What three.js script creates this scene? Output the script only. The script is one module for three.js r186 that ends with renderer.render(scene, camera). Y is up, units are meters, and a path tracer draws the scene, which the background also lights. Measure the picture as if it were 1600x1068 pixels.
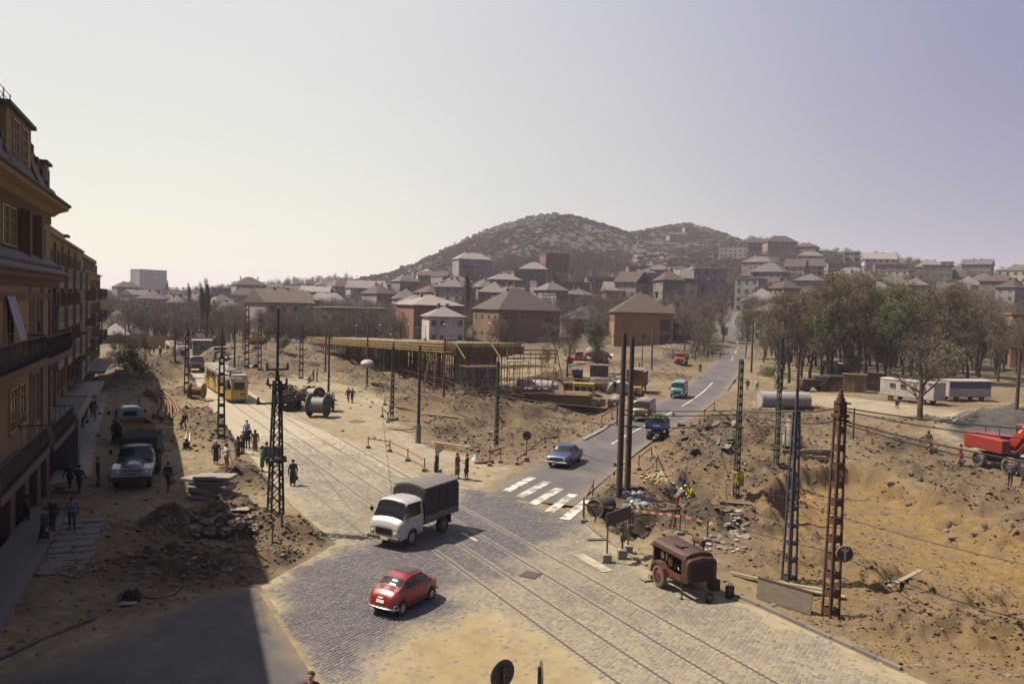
import * as THREE from 'three';
import { mergeGeometries, mergeVertices, toCreasedNormals } from 'three/addons/utils/BufferGeometryUtils.js';
import { RoundedBoxGeometry } from 'three/addons/geometries/RoundedBoxGeometry.js';

// ------------------------------------------------------------------ camera, sky, sun, exposure
const scene = new THREE.Scene();
const CAM_H = 11.5, PITCH = Math.atan(59 / 1258.05), ROLL = 0.028;
const camera = new THREE.PerspectiveCamera(46, 1600 / 1068, 0.5, 6000);
camera.position.set(0, CAM_H, 0);
camera.rotation.order = 'YXZ';
camera.rotation.set(-PITCH, 0, ROLL);
const SKYN = (x, y) => Math.sin(x * 1.1 + 2 * Math.sin(y * 0.7 + 1)) * 0.5 + Math.sin(y * 2.3 + x * 0.9 + 1.7 * Math.sin(x * 1.9)) * 0.3 + Math.sin(x * 5.1 + y * 3.7 + 2 * Math.sin(y * 4.3)) * 0.2;
const ALB = 0.74; // overall calibration of the base colours against the film
const SUN_DIR = new THREE.Vector3(-0.84, 1.4, -0.54).normalize();
{
const W = 512, H = 256, d = new Float32Array(W * H * 4);
const v = new THREE.Vector3();
for (let j = 0; j < H; j++) for (let i = 0; i < W; i++) {
const th = (j + 0.5) / H * Math.PI - Math.PI / 2, ph = (i + 0.5) / W * Math.PI * 2;
v.set(Math.cos(th) * Math.cos(ph - Math.PI), Math.sin(th), Math.cos(th) * Math.sin(ph - Math.PI));
const cs = v.dot(SUN_DIR), ang = Math.acos(Math.max(-1, Math.min(1, cs))), el = Math.max(0, v.y), hl = Math.hypot(v.x, v.z) || 1, sl = Math.hypot(SUN_DIR.x, SUN_DIR.z);
const az = (v.x * SUN_DIR.x + v.z * SUN_DIR.z) / hl / sl, k = Math.min(1, Math.max(0, (az + 0.12) / 1.0)), w = k * k * (3 - 2 * k) * (1 - el * el * 0.6) + 0.5 * el * el * 0.6;
const hz = Math.exp(-el * 4.2), s = Math.exp(-Math.pow(ang / 0.34, 2)) * 0.5;   // haze near the horizon, aureole round the sun
const mixc = (a, b, t) => a + (b - a) * t;
let r = mixc(mixc(0.1, 0.355, w), mixc(0.205, 0.485, w), hz) + s, g = mixc(mixc(0.105, 0.37, w), mixc(0.2, 0.48, w), hz) + s, b = mixc(mixc(0.218, 0.395, w), mixc(0.228, 0.365, w), hz) + s * 0.9;
const cl = 1 + 0.035 * SKYN(v.x / (el + 0.25) * 1.3, v.z / (el + 0.25) * 1.3) * (1 - hz * 0.4); r *= cl; g *= cl; b *= 1 + (cl - 1) * 0.7;
if (v.y < 0) { r = g = b = 0.12; }
const o = (j * W + i) * 4; d[o] = r; d[o + 1] = g; d[o + 2] = b; d[o + 3] = 1;
}
const t = new THREE.DataTexture(d, W, H, THREE.RGBAFormat, THREE.FloatType);
t.mapping = THREE.EquirectangularReflectionMapping; t.magFilter = THREE.LinearFilter; t.minFilter = THREE.LinearFilter;
t.wrapS = THREE.RepeatWrapping; t.needsUpdate = true;
scene.background = t; scene.environment = t;
}
const sun = new THREE.DirectionalLight(0xfff1dc, 5);
sun.position.copy(SUN_DIR).multiplyScalar(300); sun.target.position.set(0, 0, -70);
sun.castShadow = true; sun.shadow.radius = 1; sun.shadow.mapSize.set(4096, 4096);
Object.assign(sun.shadow.camera, { left: -140, right: 140, top: 140, bottom: -140, near: 10, far: 800 });
scene.add(sun, sun.target);
scene.fog = new THREE.FogExp2(0xc9c3cf, 0.00017);
const renderer = new THREE.WebGLRenderer({ antialias: true });
renderer.toneMapping = THREE.LinearToneMapping;
renderer.toneMappingExposure = 2.0;
renderer.shadowMap.enabled = true;
renderer.setSize(1024, 683);

// ------------------------------------------------------------------ helpers
let seed = 7;
const rnd = () => { seed = (seed * 1664525 + 1013904223) >>> 0; return seed / 4294967296; };
const rr = (a, b) => a + (b - a) * rnd();
const jc = (c, a, b) => { const k = rr(a, b); return c.map(v => v * k); };
const pick = a => a[Math.floor(rnd() * a.length)];
const clamp = (x, a = 0, b = 1) => Math.min(b, Math.max(a, x));
const sst = (a, b, x) => { const t = clamp((x - a) / (b - a)); return t * t * (3 - 2 * t); };
const lerp = (a, b, t) => a + (b - a) * t;
const ORD = ['first', 'second', 'third', 'fourth', 'fifth', 'sixth', 'seventh', 'eighth', 'ninth', 'tenth', 'eleventh', 'twelfth', 'thirteenth', 'fourteenth', 'fifteenth', 'sixteenth', 'seventeenth', 'eighteenth', 'nineteenth', 'twentieth', 'twenty-first', 'twenty-second', 'twenty-third'];
const D2R = Math.PI / 180;
const V = (x, y, z) => new THREE.Vector3(x, y, z);
const PERM = new Uint8Array(512); { for (let i = 0; i < 256; i++) PERM[i] = i; for (let i = 255; i > 0; i--) { const j = Math.floor(rnd() * (i + 1)); const t = PERM[i]; PERM[i] = PERM[j]; PERM[j] = t; } for (let i = 0; i < 256; i++) PERM[256 + i] = PERM[i]; }
function vn(x, y) { // value noise, -1..1
const xi = Math.floor(x), yi = Math.floor(y), fx = x - xi, fy = y - yi, u = fx * fx * (3 - 2 * fx), w = fy * fy * (3 - 2 * fy);
const h = (a, b) => PERM[(PERM[a & 255] + b) & 255] / 127.5 - 1;
return lerp(lerp(h(xi, yi), h(xi + 1, yi), u), lerp(h(xi, yi + 1), h(xi + 1, yi + 1), u), w);
}
function fbm(x, y, o = 4) { let s = 0, a = 0.5; for (let i = 0; i < o; i++) { s += a * vn(x, y); x = x * 2.03 + 17.1; y = y * 2.03 + 5.3; a *= 0.5; } return s; }
camera.updateMatrixWorld(true);
const FPX = 534 / Math.tan(23 * D2R);
function ray(px, py) { return V((px - 800) / FPX, (534 - py) / FPX, -1).applyQuaternion(camera.quaternion); }
function G(px, py, h = 0) { const r = ray(px, py), t = (h - CAM_H) / r.y; return V(r.x * t, h, r.z * t); }
function at(px, py, depth) { const r = ray(px, py), t = -depth / r.z; return V(r.x * t, CAM_H + r.y * t, r.z * t); }
const polyG = l => l.map(p => { const g = G(p[0], p[1]); return [g.x, g.z]; });
function sd(P, x, z) { // signed distance to a polygon (negative inside)
let d = 1e18, s = 1;
for (let i = 0, j = P.length - 1; i < P.length; j = i++) {
const ex = P[j][0] - P[i][0], ez = P[j][1] - P[i][1], wx = x - P[i][0], wz = z - P[i][1];
const t = clamp((wx * ex + wz * ez) / (ex * ex + ez * ez)), bx = wx - ex * t, bz = wz - ez * t;
d = Math.min(d, bx * bx + bz * bz);
const c1 = z >= P[i][1], c2 = z < P[j][1], c3 = ex * wz > ez * wx;
if ((c1 && c2 && c3) || (!c1 && !c2 && !c3)) s = -s;
}
return s * Math.sqrt(d);
}
function sdLine(L, x, z) { let d = 1e18; for (let i = 0; i + 1 < L.length; i++) { const ex = L[i + 1][0] - L[i][0], ez = L[i + 1][1] - L[i][1], wx = x - L[i][0], wz = z - L[i][1], t = clamp((wx * ex + wz * ez) / (ex * ex + ez * ez)); d = Math.min(d, Math.hypot(wx - ex * t, wz - ez * t)); } return d; }

function noiseTex(n, fn, srgb) {
const a = new Uint8Array(n * n * 4);
for (let j = 0; j < n; j++) for (let i = 0; i < n; i++) { const c = fn(i / n, j / n), o = (j * n + i) * 4; a[o] = clamp(c[0]) * 255; a[o + 1] = clamp(c[1]) * 255; a[o + 2] = clamp(c[2]) * 255; a[o + 3] = 255; }
const t = new THREE.DataTexture(a, n, n, THREE.RGBAFormat); t.wrapS = t.wrapT = THREE.RepeatWrapping; t.magFilter = THREE.LinearFilter; t.minFilter = THREE.LinearMipmapLinearFilter; t.generateMipmaps = true;
if (srgb) t.colorSpace = THREE.SRGBColorSpace; t.needsUpdate = true; return t;
}
const tileF = (u, v, f, o) => { // tileable fbm
const k = (x, y) => fbm(x * f, y * f, o); const a = u, b = v;
return k(a, b) * (1 - a) * (1 - b) + k(a - 1, b) * a * (1 - b) + k(a, b - 1) * (1 - a) * b + k(a - 1, b - 1) * a * b;
};
const rep = (t, x, y) => { const c = t.clone(); c.repeat.set(x, y); c.needsUpdate = true; return c; };
const T = {};
T.grit = noiseTex(512, (u, v) => { const a = 0.86 + 0.3 * tileF(u, v, 9, 5) + 0.2 * (rnd() - 0.5); return [a, a * 0.995, a * 0.985]; });
T.bump = noiseTex(512, (u, v) => { const a = 0.5 + 0.5 * tileF(u, v, 14, 5) + 0.12 * (rnd() - 0.5); return [a, a, a]; });
T.wood = noiseTex(256, (u, v) => { const a = 0.82 + 0.28 * fbm(u * 5, v * 70, 3) + 0.2 * tileF(u, v, 4, 3); return [a, a * 0.98, a * 0.95]; });
T.wall = noiseTex(512, (u, v) => { const a = 0.9 + 0.42 * tileF(u, v, 5, 6) + 0.1 * (rnd() - 0.5); return [a, a * 0.985, a * 0.96]; });
T.rust = noiseTex(256, (u, v) => { const n = tileF(u, v, 7, 5), a = 0.85 + 0.4 * n; return [a + 0.03, a * (0.94 - 0.1 * n), a * (0.9 - 0.15 * n)]; });
T.paint = noiseTex(256, (u, v) => { const a = 0.93 + 0.16 * tileF(u, v, 5, 5) + 0.04 * (rnd() - 0.5); return [a, a * 0.99, a * 0.97]; });
const MM = (rough, metal, map, o = {}) => new THREE.MeshStandardMaterial({ vertexColors: true, roughness: rough, metalness: metal, map: map || null, ...o });
const M = {
matte: MM(0.9, 0, T.wall), cloth: MM(0.95, 0, T.grit), paint: new THREE.MeshPhysicalMaterial({ vertexColors: true, roughness: 0.42, map: T.paint, clearcoat: 0.5, clearcoatRoughness: 0.18 }),
dullpaint: MM(0.62, 0, T.rust), metal: MM(0.35, 0.9, T.paint), rust: MM(0.85, 0.2, T.rust), wood: MM(0.85, 0, T.wood), concrete: MM(0.92, 0, T.grit, { bumpMap: T.bump, bumpScale: 0.01 }),
wall: MM(0.95, 0, T.wall), roof: MM(0.85, 0, T.grit), rubber: MM(0.9, 0, T.grit), leaf: MM(0.85, 0, null, { side: THREE.DoubleSide }), bark: MM(0.95, 0, T.grit),
glass: new THREE.MeshPhysicalMaterial({ vertexColors: true, roughness: 0.08, metalness: 0, specularIntensity: 1 }),
clear: new THREE.MeshPhysicalMaterial({ vertexColors: true, roughness: 0.03, transmission: 1, thickness: 0, ior: 1.45 }),
skin: MM(0.8, 0, null), stone: MM(0.9, 0, T.grit, { bumpMap: T.bump, bumpScale: 0.012 }),
};
const W1 = [1, 1, 1];
function tint(g, c = W1, jit = 0) {
const n = g.attributes.position.count, a = new Float32Array(n * 3), k = ALB;
for (let i = 0; i < n; i++) { a[i * 3] = c[0] * k; a[i * 3 + 1] = c[1] * k; a[i * 3 + 2] = c[2] * k; }
g.setAttribute('color', new THREE.BufferAttribute(a, 3)); return g;
}
function norm(g) { g = g.index ? g.toNonIndexed() : g; for (const k of Object.keys(g.attributes)) if (!['position', 'normal', 'uv', 'color'].includes(k)) g.deleteAttribute(k); if (!g.attributes.normal) g.computeVertexNormals(); if (!g.attributes.uv) g.setAttribute('uv', new THREE.BufferAttribute(new Float32Array(g.attributes.position.count * 2), 2)); if (!g.attributes.color) tint(g); return g; }
const used = {};
function numbered(n) { const k = used[n] = (used[n] ?? -1) + 1; return k ? n + '_' + String(k).padStart(3, '0') : n; }
function tag(o, label, category, group, kind) { Object.assign(o.userData, { label, category }); if (group) o.userData.group = group; if (kind) o.userData.kind = kind; return o; }
function thing(name, label, category, pos = [0, 0, 0], ry = 0, group) {
const o = new THREE.Group(); o.name = numbered(name); scene.add(o);
if (pos.isVector3) o.position.copy(pos); else o.position.set(...pos); o.rotation.y = ry; return tag(o, label, category, group);
}
function struct(o, name) { o.name = name; o.userData.kind = 'structure'; scene.add(o); return o; }
function copyOf(o, label, pos, ry, group) { const c = o.clone(); c.name = numbered(o.name.replace(/_\d{3}$/, '')); c.userData = { ...o.userData, label }; if (group) c.userData.group = group; if (pos) { if (pos.isVector3) c.position.copy(pos); else c.position.set(...pos); } if (ry !== undefined) c.rotation.y = ry; scene.add(c); return c; }
function stretchUV(g, s) { const u = g.attributes.uv; for (let i = 0; i < u.count; i++) u.setXY(i, u.getX(i) * s[0], u.getY(i) * s[1]); return g; }
class B { // collects shapes, merged into one named mesh
constructor(c) { this.g = []; this.c = c || W1; }
add(g, m, c) { g = norm(g); if (c || !g.userData.tinted) tint(g, c || this.c); if (m) g.applyMatrix4(m); this.g.push(g); return this; }
mat(x, y, z, rx = 0, ry = 0, rz = 0) { return new THREE.Matrix4().compose(V(x, y, z), new THREE.Quaternion().setFromEuler(new THREE.Euler(rx, ry, rz)), V(1, 1, 1)); }
box(w, h, d, x, y, z, rx, ry, rz, c) { return this.add(new THREE.BoxGeometry(w, h, d), this.mat(x, y, z, rx, ry, rz), c); }
rbox(w, h, d, r, x, y, z, rx, ry, rz, c) { return this.add(new RoundedBoxGeometry(w, h, d, 2, r), this.mat(x, y, z, rx, ry, rz), c); }
cyl(r1, r2, h, x, y, z, rx, ry, rz, c, n = 12) { return this.add(new THREE.CylinderGeometry(r1, r2, h, n), this.mat(x, y, z, rx, ry, rz), c); }
sph(r, x, y, z, sx = 1, sy = 1, sz = 1, c) { const g = new THREE.SphereGeometry(r, 14, 10); g.scale(sx, sy, sz); return this.add(g, this.mat(x, y, z), c); }
bar(p, q, r, c, n = 6, r2) { const a = V(...p), b = V(...q), L = a.distanceTo(b); if (L < 1e-6) return this; const g = new THREE.CylinderGeometry(r2 ?? r, r, L, n); const m = new THREE.Matrix4().compose(a.clone().add(b).multiplyScalar(0.5), new THREE.Quaternion().setFromUnitVectors(V(0, 1, 0), b.clone().sub(a).normalize()), V(1, 1, 1)); return this.add(g, m, c); }
beam(p, q, w, d, c) { // rectangular bar between two points, w sideways and d the other way
const a = V(...p), b = V(...q), y = b.clone().sub(a), L = y.length(); y.normalize(); const up = Math.abs(y.y) > 0.95 ? V(0, 0, 1) : V(0, 1, 0); const x = V().crossVectors(y, up).normalize(), z = V().crossVectors(x, y);
const m = new THREE.Matrix4().makeBasis(x, y, z).setPosition(a.add(b).multiplyScalar(0.5)); return this.add(new THREE.BoxGeometry(w, L, d), m, c); }
ext(pts, depth, m, c, bevel = 0, seg = 2) { // extrude a closed outline (x,y) by depth about z = 0
const s = new THREE.Shape(pts.map(p => new THREE.Vector2(p[0], p[1]))); const g = new THREE.ExtrudeGeometry(s, { depth: depth - 2 * bevel, bevelEnabled: bevel > 0, bevelSize: bevel, bevelThickness: bevel, bevelOffset: -bevel, bevelSegments: seg }); g.translate(0, 0, -depth / 2 + bevel); return this.add(g, m, c); }
tube(pts, r, c, n = 6, seg) { return this.add(new THREE.TubeGeometry(new THREE.CatmullRomCurve3(pts.map(p => V(...p))), seg || pts.length * 6, r, n, false), null, c); }
lathe(pts, m, c, n = 16) { return this.add(new THREE.LatheGeometry(pts.map(p => new THREE.Vector2(p[0], p[1])), n), m, c); }
quad(a, b, c2, d, c) { const g = new THREE.BufferGeometry(); g.setAttribute('position', new THREE.BufferAttribute(new Float32Array([...a, ...b, ...c2, ...a, ...c2, ...d]), 3)); g.setAttribute('uv', new THREE.BufferAttribute(new Float32Array([0, 0, 1, 0, 1, 1, 0, 0, 1, 1, 0, 1]), 2)); g.computeVertexNormals(); return this.add(g, null, c); }
slab(a, b, c2, d, th, c) { // a thin pane with four given corners
const A = V(...a), n = V(...b).sub(A).cross(V(...d).sub(A)).normalize().multiplyScalar(th / 2), o = (p, s) => [p[0] + n.x * s, p[1] + n.y * s, p[2] + n.z * s];
const P = [a, b, c2, d].map(p => o(p, 1)), Q = [a, b, c2, d].map(p => o(p, -1)); this.quad(...P, c); this.quad(Q[3], Q[2], Q[1], Q[0], c);
for (let i = 0; i < 4; i++) { const j = (i + 1) % 4; this.quad(P[j], P[i], Q[i], Q[j], c); } return this; }
geo() { return this.g.length === 1 ? this.g[0] : mergeGeometries(this.g); }
build(name, mat, parent, kind) { const m = new THREE.Mesh(this.geo(), mat); m.name = name; m.castShadow = m.receiveShadow = true; if (kind) m.userData.kind = kind; if (parent) parent.add(m); return m; }
}
const b_ = c => new B(c);
function mesh(name, geo, mat, parent, pos, rot, scl) { const m = new THREE.Mesh(geo, mat); m.name = name; if (pos) m.position.set(...pos); if (rot) m.rotation.set(...rot); if (scl) m.scale.set(...scl); parent.add(m); m.castShadow = m.receiveShadow = true; return m; }
function inst(name, geo, mat, items, parent, kind = 'stuff') { // items: [pos, quaternion|ry, scale(Vector3|number), color]
const im = new THREE.InstancedMesh(norm(geo), mat, items.length), m = new THREE.Matrix4(), q = new THREE.Quaternion(), s = V(1, 1, 1), c = new THREE.Color();
items.forEach((it, i) => { if (typeof it[1] === 'number') q.setFromAxisAngle(V(0, 1, 0), it[1]); else q.copy(it[1]); if (typeof it[2] === 'number') s.setScalar(it[2]); else s.copy(it[2]); im.setMatrixAt(i, m.compose(it[0], q, s)); if (it[3]) im.setColorAt(i, c.setRGB(...it[3])); });
im.name = name; im.castShadow = im.receiveShadow = true; im.userData.kind = kind; (parent || scene).add(im); return im;
}
// ------------------------------------------------------------------ the lie of the land
const CREST = [[-900, 470, 1000], [-300, 466, 1000], [0, 464, 1000], [160, 463, 1000], [300, 456, 950], [420, 447, 900], [500, 441, 880], [560, 437, 880], [600, 429, 900], [640, 416, 930], [700, 389, 950], [760, 361, 960], [800, 348, 960], [830, 339, 960], [865, 335, 960], [900, 341, 970], [950, 354, 1000], [990, 362, 1050], [1030, 354, 1150], [1075, 350, 1200], [1110, 357, 1150], [1160, 378, 900], [1250, 396, 740], [1330, 409, 680], [1420, 421, 640], [1500, 434, 620], [1600, 443, 600], [1900, 460, 600], [2500, 470, 600]]
.map(([x, y, d]) => { const r = ray(x, y); const h = Math.hypot(r.x, r.z); return [Math.atan2(r.x, -r.z), CAM_H + r.y / h * d, d]; });
const D0 = [[-1.2, 330], [-0.4, 300], [-0.1, 200], [0.05, 190], [0.2, 135], [0.35, 140], [0.6, 150], [1.2, 150]];
function lut(tab, a, k) { if (a <= tab[0][0]) return tab[0][k]; for (let i = 0; i + 1 < tab.length; i++) if (a <= tab[i + 1][0]) { const t = (a - tab[i][0]) / (tab[i + 1][0] - tab[i][0]); return lerp(tab[i][k], tab[i + 1][k], t); } return tab[tab.length - 1][k]; }
function far(x, z) {
const d = Math.hypot(x, z); if (z > 0 || d < 120) return 0;
const a = Math.atan2(x, -z), d0 = lut(D0, a, 1); if (d < d0) return 0;
const E = lut(CREST, a, 1), D = lut(CREST, a, 2), t = (d - d0) / (D - d0);
const n = (fbm(x * 0.006, z * 0.006, 5) * 16 + fbm(x * 0.03, z * 0.03, 4) * 5) * sst(0.15, 0.7, t) * clamp(E / 60);
if (t > 1) return E * Math.max(0.2, 1 - (t - 1) * (t - 1) * 3) - (t - 1) * 30;
return Math.max(0, E * Math.pow(t, 1.45) + n * (1 - sst(0.85, 1, t) * 0.75));
}
const DA = [-Math.sin(28.4 * D2R), -Math.cos(28.4 * D2R)], DB = [Math.sin(19.6 * D2R), -Math.cos(19.6 * D2R)]; // the two streets
const P = {
cobble: [[-62, -150], [-44.5, -112], [-26.3, -72.8], [-12, -44.1], [-8.15, -37.4], [-9.9, -31.6], [-5.46, -23.6], [-3.5, -16], [20, -16], ...polyG([[1409, 1047], [1187, 947], [1040, 905], [903, 806], [750, 765], [640, 738], [546, 688], [442, 646]]), [-51, -136]],
asphaltL: [[-9.9, -31.6], [-5.46, -23.6], [-3.5, -16], [-30, -16], ...polyG([[-60, 1075], [100, 1020], [240, 965], [330, 930]])],
roadB: [[-1.72, -49.2], [5.94, -67.8], [12.06, -84.7], [29.5, -128.9], [35.4, -130.4], [22.3, -92], [7.3, -55.1], [4, -44.5]],
apronA: polyG([[442, 646], [546, 688], [640, 738], [750, 765], [800, 730], [740, 718], [650, 690], [610, 655], [605, 630], [560, 608], [480, 590], [420, 596]]),
pitM: polyG([[690, 668], [780, 705], [850, 700], [905, 674], [962, 640], [940, 630], [830, 636], [735, 640]]),
pitR: polyG([[1258, 742], [1330, 730], [1425, 770], [1520, 812], [1640, 858], [1640, 935], [1480, 905], [1340, 835], [1225, 790]]),
yard: polyG([[1180, 640], [1300, 640], [1420, 655], [1480, 690], [1700, 780], [1700, 690], [1480, 640], [1300, 615], [1190, 610]]),
siteM: polyG([[760, 600], [900, 640], [960, 640], [1010, 600], [1060, 570], [860, 565], [740, 580]]),
lane: polyG([[120, 690], [250, 690], [300, 740], [440, 760], [440, 700], [330, 690], [270, 650], [235, 620], [180, 640], [140, 690]]),
sideL: polyG([[165, 560], [182, 560], [147, 690], [138, 745], [75, 760]]),
};
const MOUNDS = [ // photo place, radii across and along, height
[378, 756, 2.3, 2.2, 1.15], [345, 828, 3.0, 2.2, 0.55], [300, 822, 2.5, 1.8, 0.5], [400, 822, 2.4, 1.5, 0.5], [455, 842, 2.8, 1.5, 0.7], [430, 875, 2.6, 1.0, 0.4], [290, 885, 3.0, 1.7, 0.55], [345, 905, 2.5, 1, 0.35], [500, 832, 1.7, 1.1, 0.3],
[385, 684, 4.5, 4, 1.5], [345, 672, 3.4, 4, 1.0], [318, 655, 3, 4, 0.9], [430, 690, 2.6, 2.6, 0.5], [280, 590, 7, 9, 2.0], [225, 588, 6, 8, 1.2], [200, 600, 5, 6, 0.9], [195, 575, 7, 9, 1.3], [290, 570, 5, 12, 1.6], [310, 615, 4, 7, 0.8],
[600, 596, 5, 5, 1.1], [650, 608, 5, 4, 1.0], [560, 584, 5, 6, 0.9], [530, 574, 5, 8, 0.8], [700, 626, 6, 4, 0.9], [755, 632, 6, 4, 0.7], [640, 635, 5, 3, 0.7], [585, 612, 5, 4, 0.6], [860, 612, 6, 6, 1.6], [905, 614, 6, 5, 1.4], [850, 660, 4, 3, 0.9], [800, 665, 4, 3, 0.5],
[1105, 698, 3.4, 3.2, 1.1], [1150, 708, 4.2, 3.6, 1.35], [1075, 722, 2.4, 2.2, .8], [1190, 742, 3.4, 2.6, .7], [1120, 745, 3, 2, .8], [1205, 705, 4, 4, 1.2], [1230, 770, 3, 2, .5], [1175, 770, 2.4, 1.6, .5], [1165, 668, 5, 4, .8], [1200, 650, 5, 4, .35],
[975, 785, 2.0, 1.4, 0.6], [1020, 772, 2.0, 1.2, 0.5], [1095, 815, 3, 1.7, 0.55], [1140, 822, 2.4, 1.6, 0.4], [950, 778, 1.5, 1.5, 0.5],
[1270, 662, 4, 3, 0.5], [1340, 688, 5, 3.5, 1.0], [1405, 708, 4, 2.6, 1.0], [1465, 742, 3.5, 2.4, 1.0], [1530, 783, 3.2, 2, 0.9], [1600, 822, 3.2, 2, 0.9], [1690, 860, 3.2, 2, 0.9],
[1565, 668, 6, 5, 1.0], [1600, 665, 6, 5, 1.2], [1440, 664, 2.6, 3, 0.7], [1265, 640, 3, 3, 0.2],
[1250, 880, 2.0, 1.1, 0.25], [1420, 905, 3, 1.5, 0.35], [1560, 905, 4, 1.5, 0.4], [1450, 985, 2.6, 1.0, 0.3], [1580, 1000, 3, 1.2, 0.35], [1370, 880, 1.4, 1.0, 0.3],
[1010, 572, 8, 12, 1.0], [950, 575, 8, 10, 0.8], [1045, 590, 5, 6, 0.6], [400, 585, 7, 12, 1.2], [450, 565, 10, 20, 2.0], [380, 565, 8, 18, 1.4],
].map(m => { const g = G(m[0], m[1]); return [g.x, g.z, m[2], m[3], m[4]]; });
const TRENCH = [[polyG([[1045, 770], [1075, 752], [1105, 775], [1075, 800]]), 1.0], [polyG([[962, 815], [1035, 798], [1060, 822], [985, 840]]), 1.1]];
const YR = polyG([[1180, 790], [1330, 730], [1700, 860], [1700, 1090], [1480, 1080], [1409, 1047], [1200, 945]]);
function ground(x, z, fine = true) {
let h = far(x, z); const d = Math.hypot(x, z); if (d > 230 || z > 5) return h;
let dirt = 0.35;
for (const m of MOUNDS) { const u = (x - m[0]) / m[2], w = (z - m[1]) / m[3], q = u * u + w * w; if (q < 6) { const k = Math.exp(-q * 1.25); h += m[4] * k * (1 + 0.3 * vn(x * 0.9 + 3, z * 0.9)); dirt += k * 1.4; } }
const sM = sd(P.pitM, x, z); if (sM < 4) { h -= 1.6 * sst(2.2, -3.2, sM + vn(x * 0.5, z * 0.5) * 0.9); dirt += sst(4, 0, sM); }
const sR = sd(P.pitR, x, z); if (sR < 6) { const far_ = sst(-1, 1, -(z + 49 - (x - 25) * -0.35)); h -= 1.35 * sst(lerp(4.5, 1.0, far_), lerp(-1.5, -0.2, far_), sR + vn(x * 0.6, z * 0.6) * 0.5); dirt += sst(6, 1, sR) * sst(-1.5, .5, sR) * 0.9; }
for (const [p, dep] of TRENCH) { const s = sd(p, x, z); if (s < 2) { h -= dep * sst(0.7, -0.5, s + vn(x * 1.4, z * 1.4) * 0.35); dirt += sst(2, 0, s); } }
const c = Math.min(sd(P.cobble, x, z), sd(P.roadB, x, z), sd(P.asphaltL, x, z));
const smooth = sst(0.0, 2.2, c), ap = sst(-0.6, 1.2, Math.min(sd(P.apronA, x, z), sd(P.sideL, x, z)));
if (c < 0.3) h = Math.min(h, 0) * sst(-0.4, 0.3, c); else h *= sst(0.1, 0.9, c);
const rg = clamp(dirt - 0.35, 0, 1) * smooth * ap; if (fine && rg > 0) h += rg * ((0.5 - Math.abs(vn(x * 0.42 + 7, z * 0.42))) * 0.42 + (0.45 - Math.abs(vn(x * 1.15 + 3, z * 1.15))) * 0.3 + (0.45 - Math.abs(vn(x * 2.7, z * 2.7 + 8))) * 0.16);
if (fine) h += (fbm(x * 0.7, z * 0.7, 3) * 0.22 + fbm(x * 2.6, z * 2.6, 4) * 0.26 + Math.max(0, vn(x * 3.3, z * 3.3)) * 0.07) * clamp(dirt, 0, 1.5) * smooth * (0.1 + 0.9 * ap);
if (d > 120) h -= 0.12; else h -= 0.12 * sst(-0.05, -0.6, c);
return h;
}
function hit(px, py) { // where the line of sight through a photo place meets the land
const r = ray(px, py); let t = 8, p;
for (let i = 0; i < 4000; i++) { const s = Math.max(0.15, t * 0.004); t += s; const x = r.x * t, z = r.z * t, y = CAM_H + r.y * t; if (y < (t < 200 ? ground(x, z, false) : far(x, z))) { p = V(x, 0, z); break; } if (t > 1500) break; }
if (!p) p = V(r.x * 400, 0, r.z * 400); p.y = gy(p.x, p.z); return p;
}
const gy = (x, z) => ground(x, z, false);
function on(px, py) { const g = hit(px, py); return g; }

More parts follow.
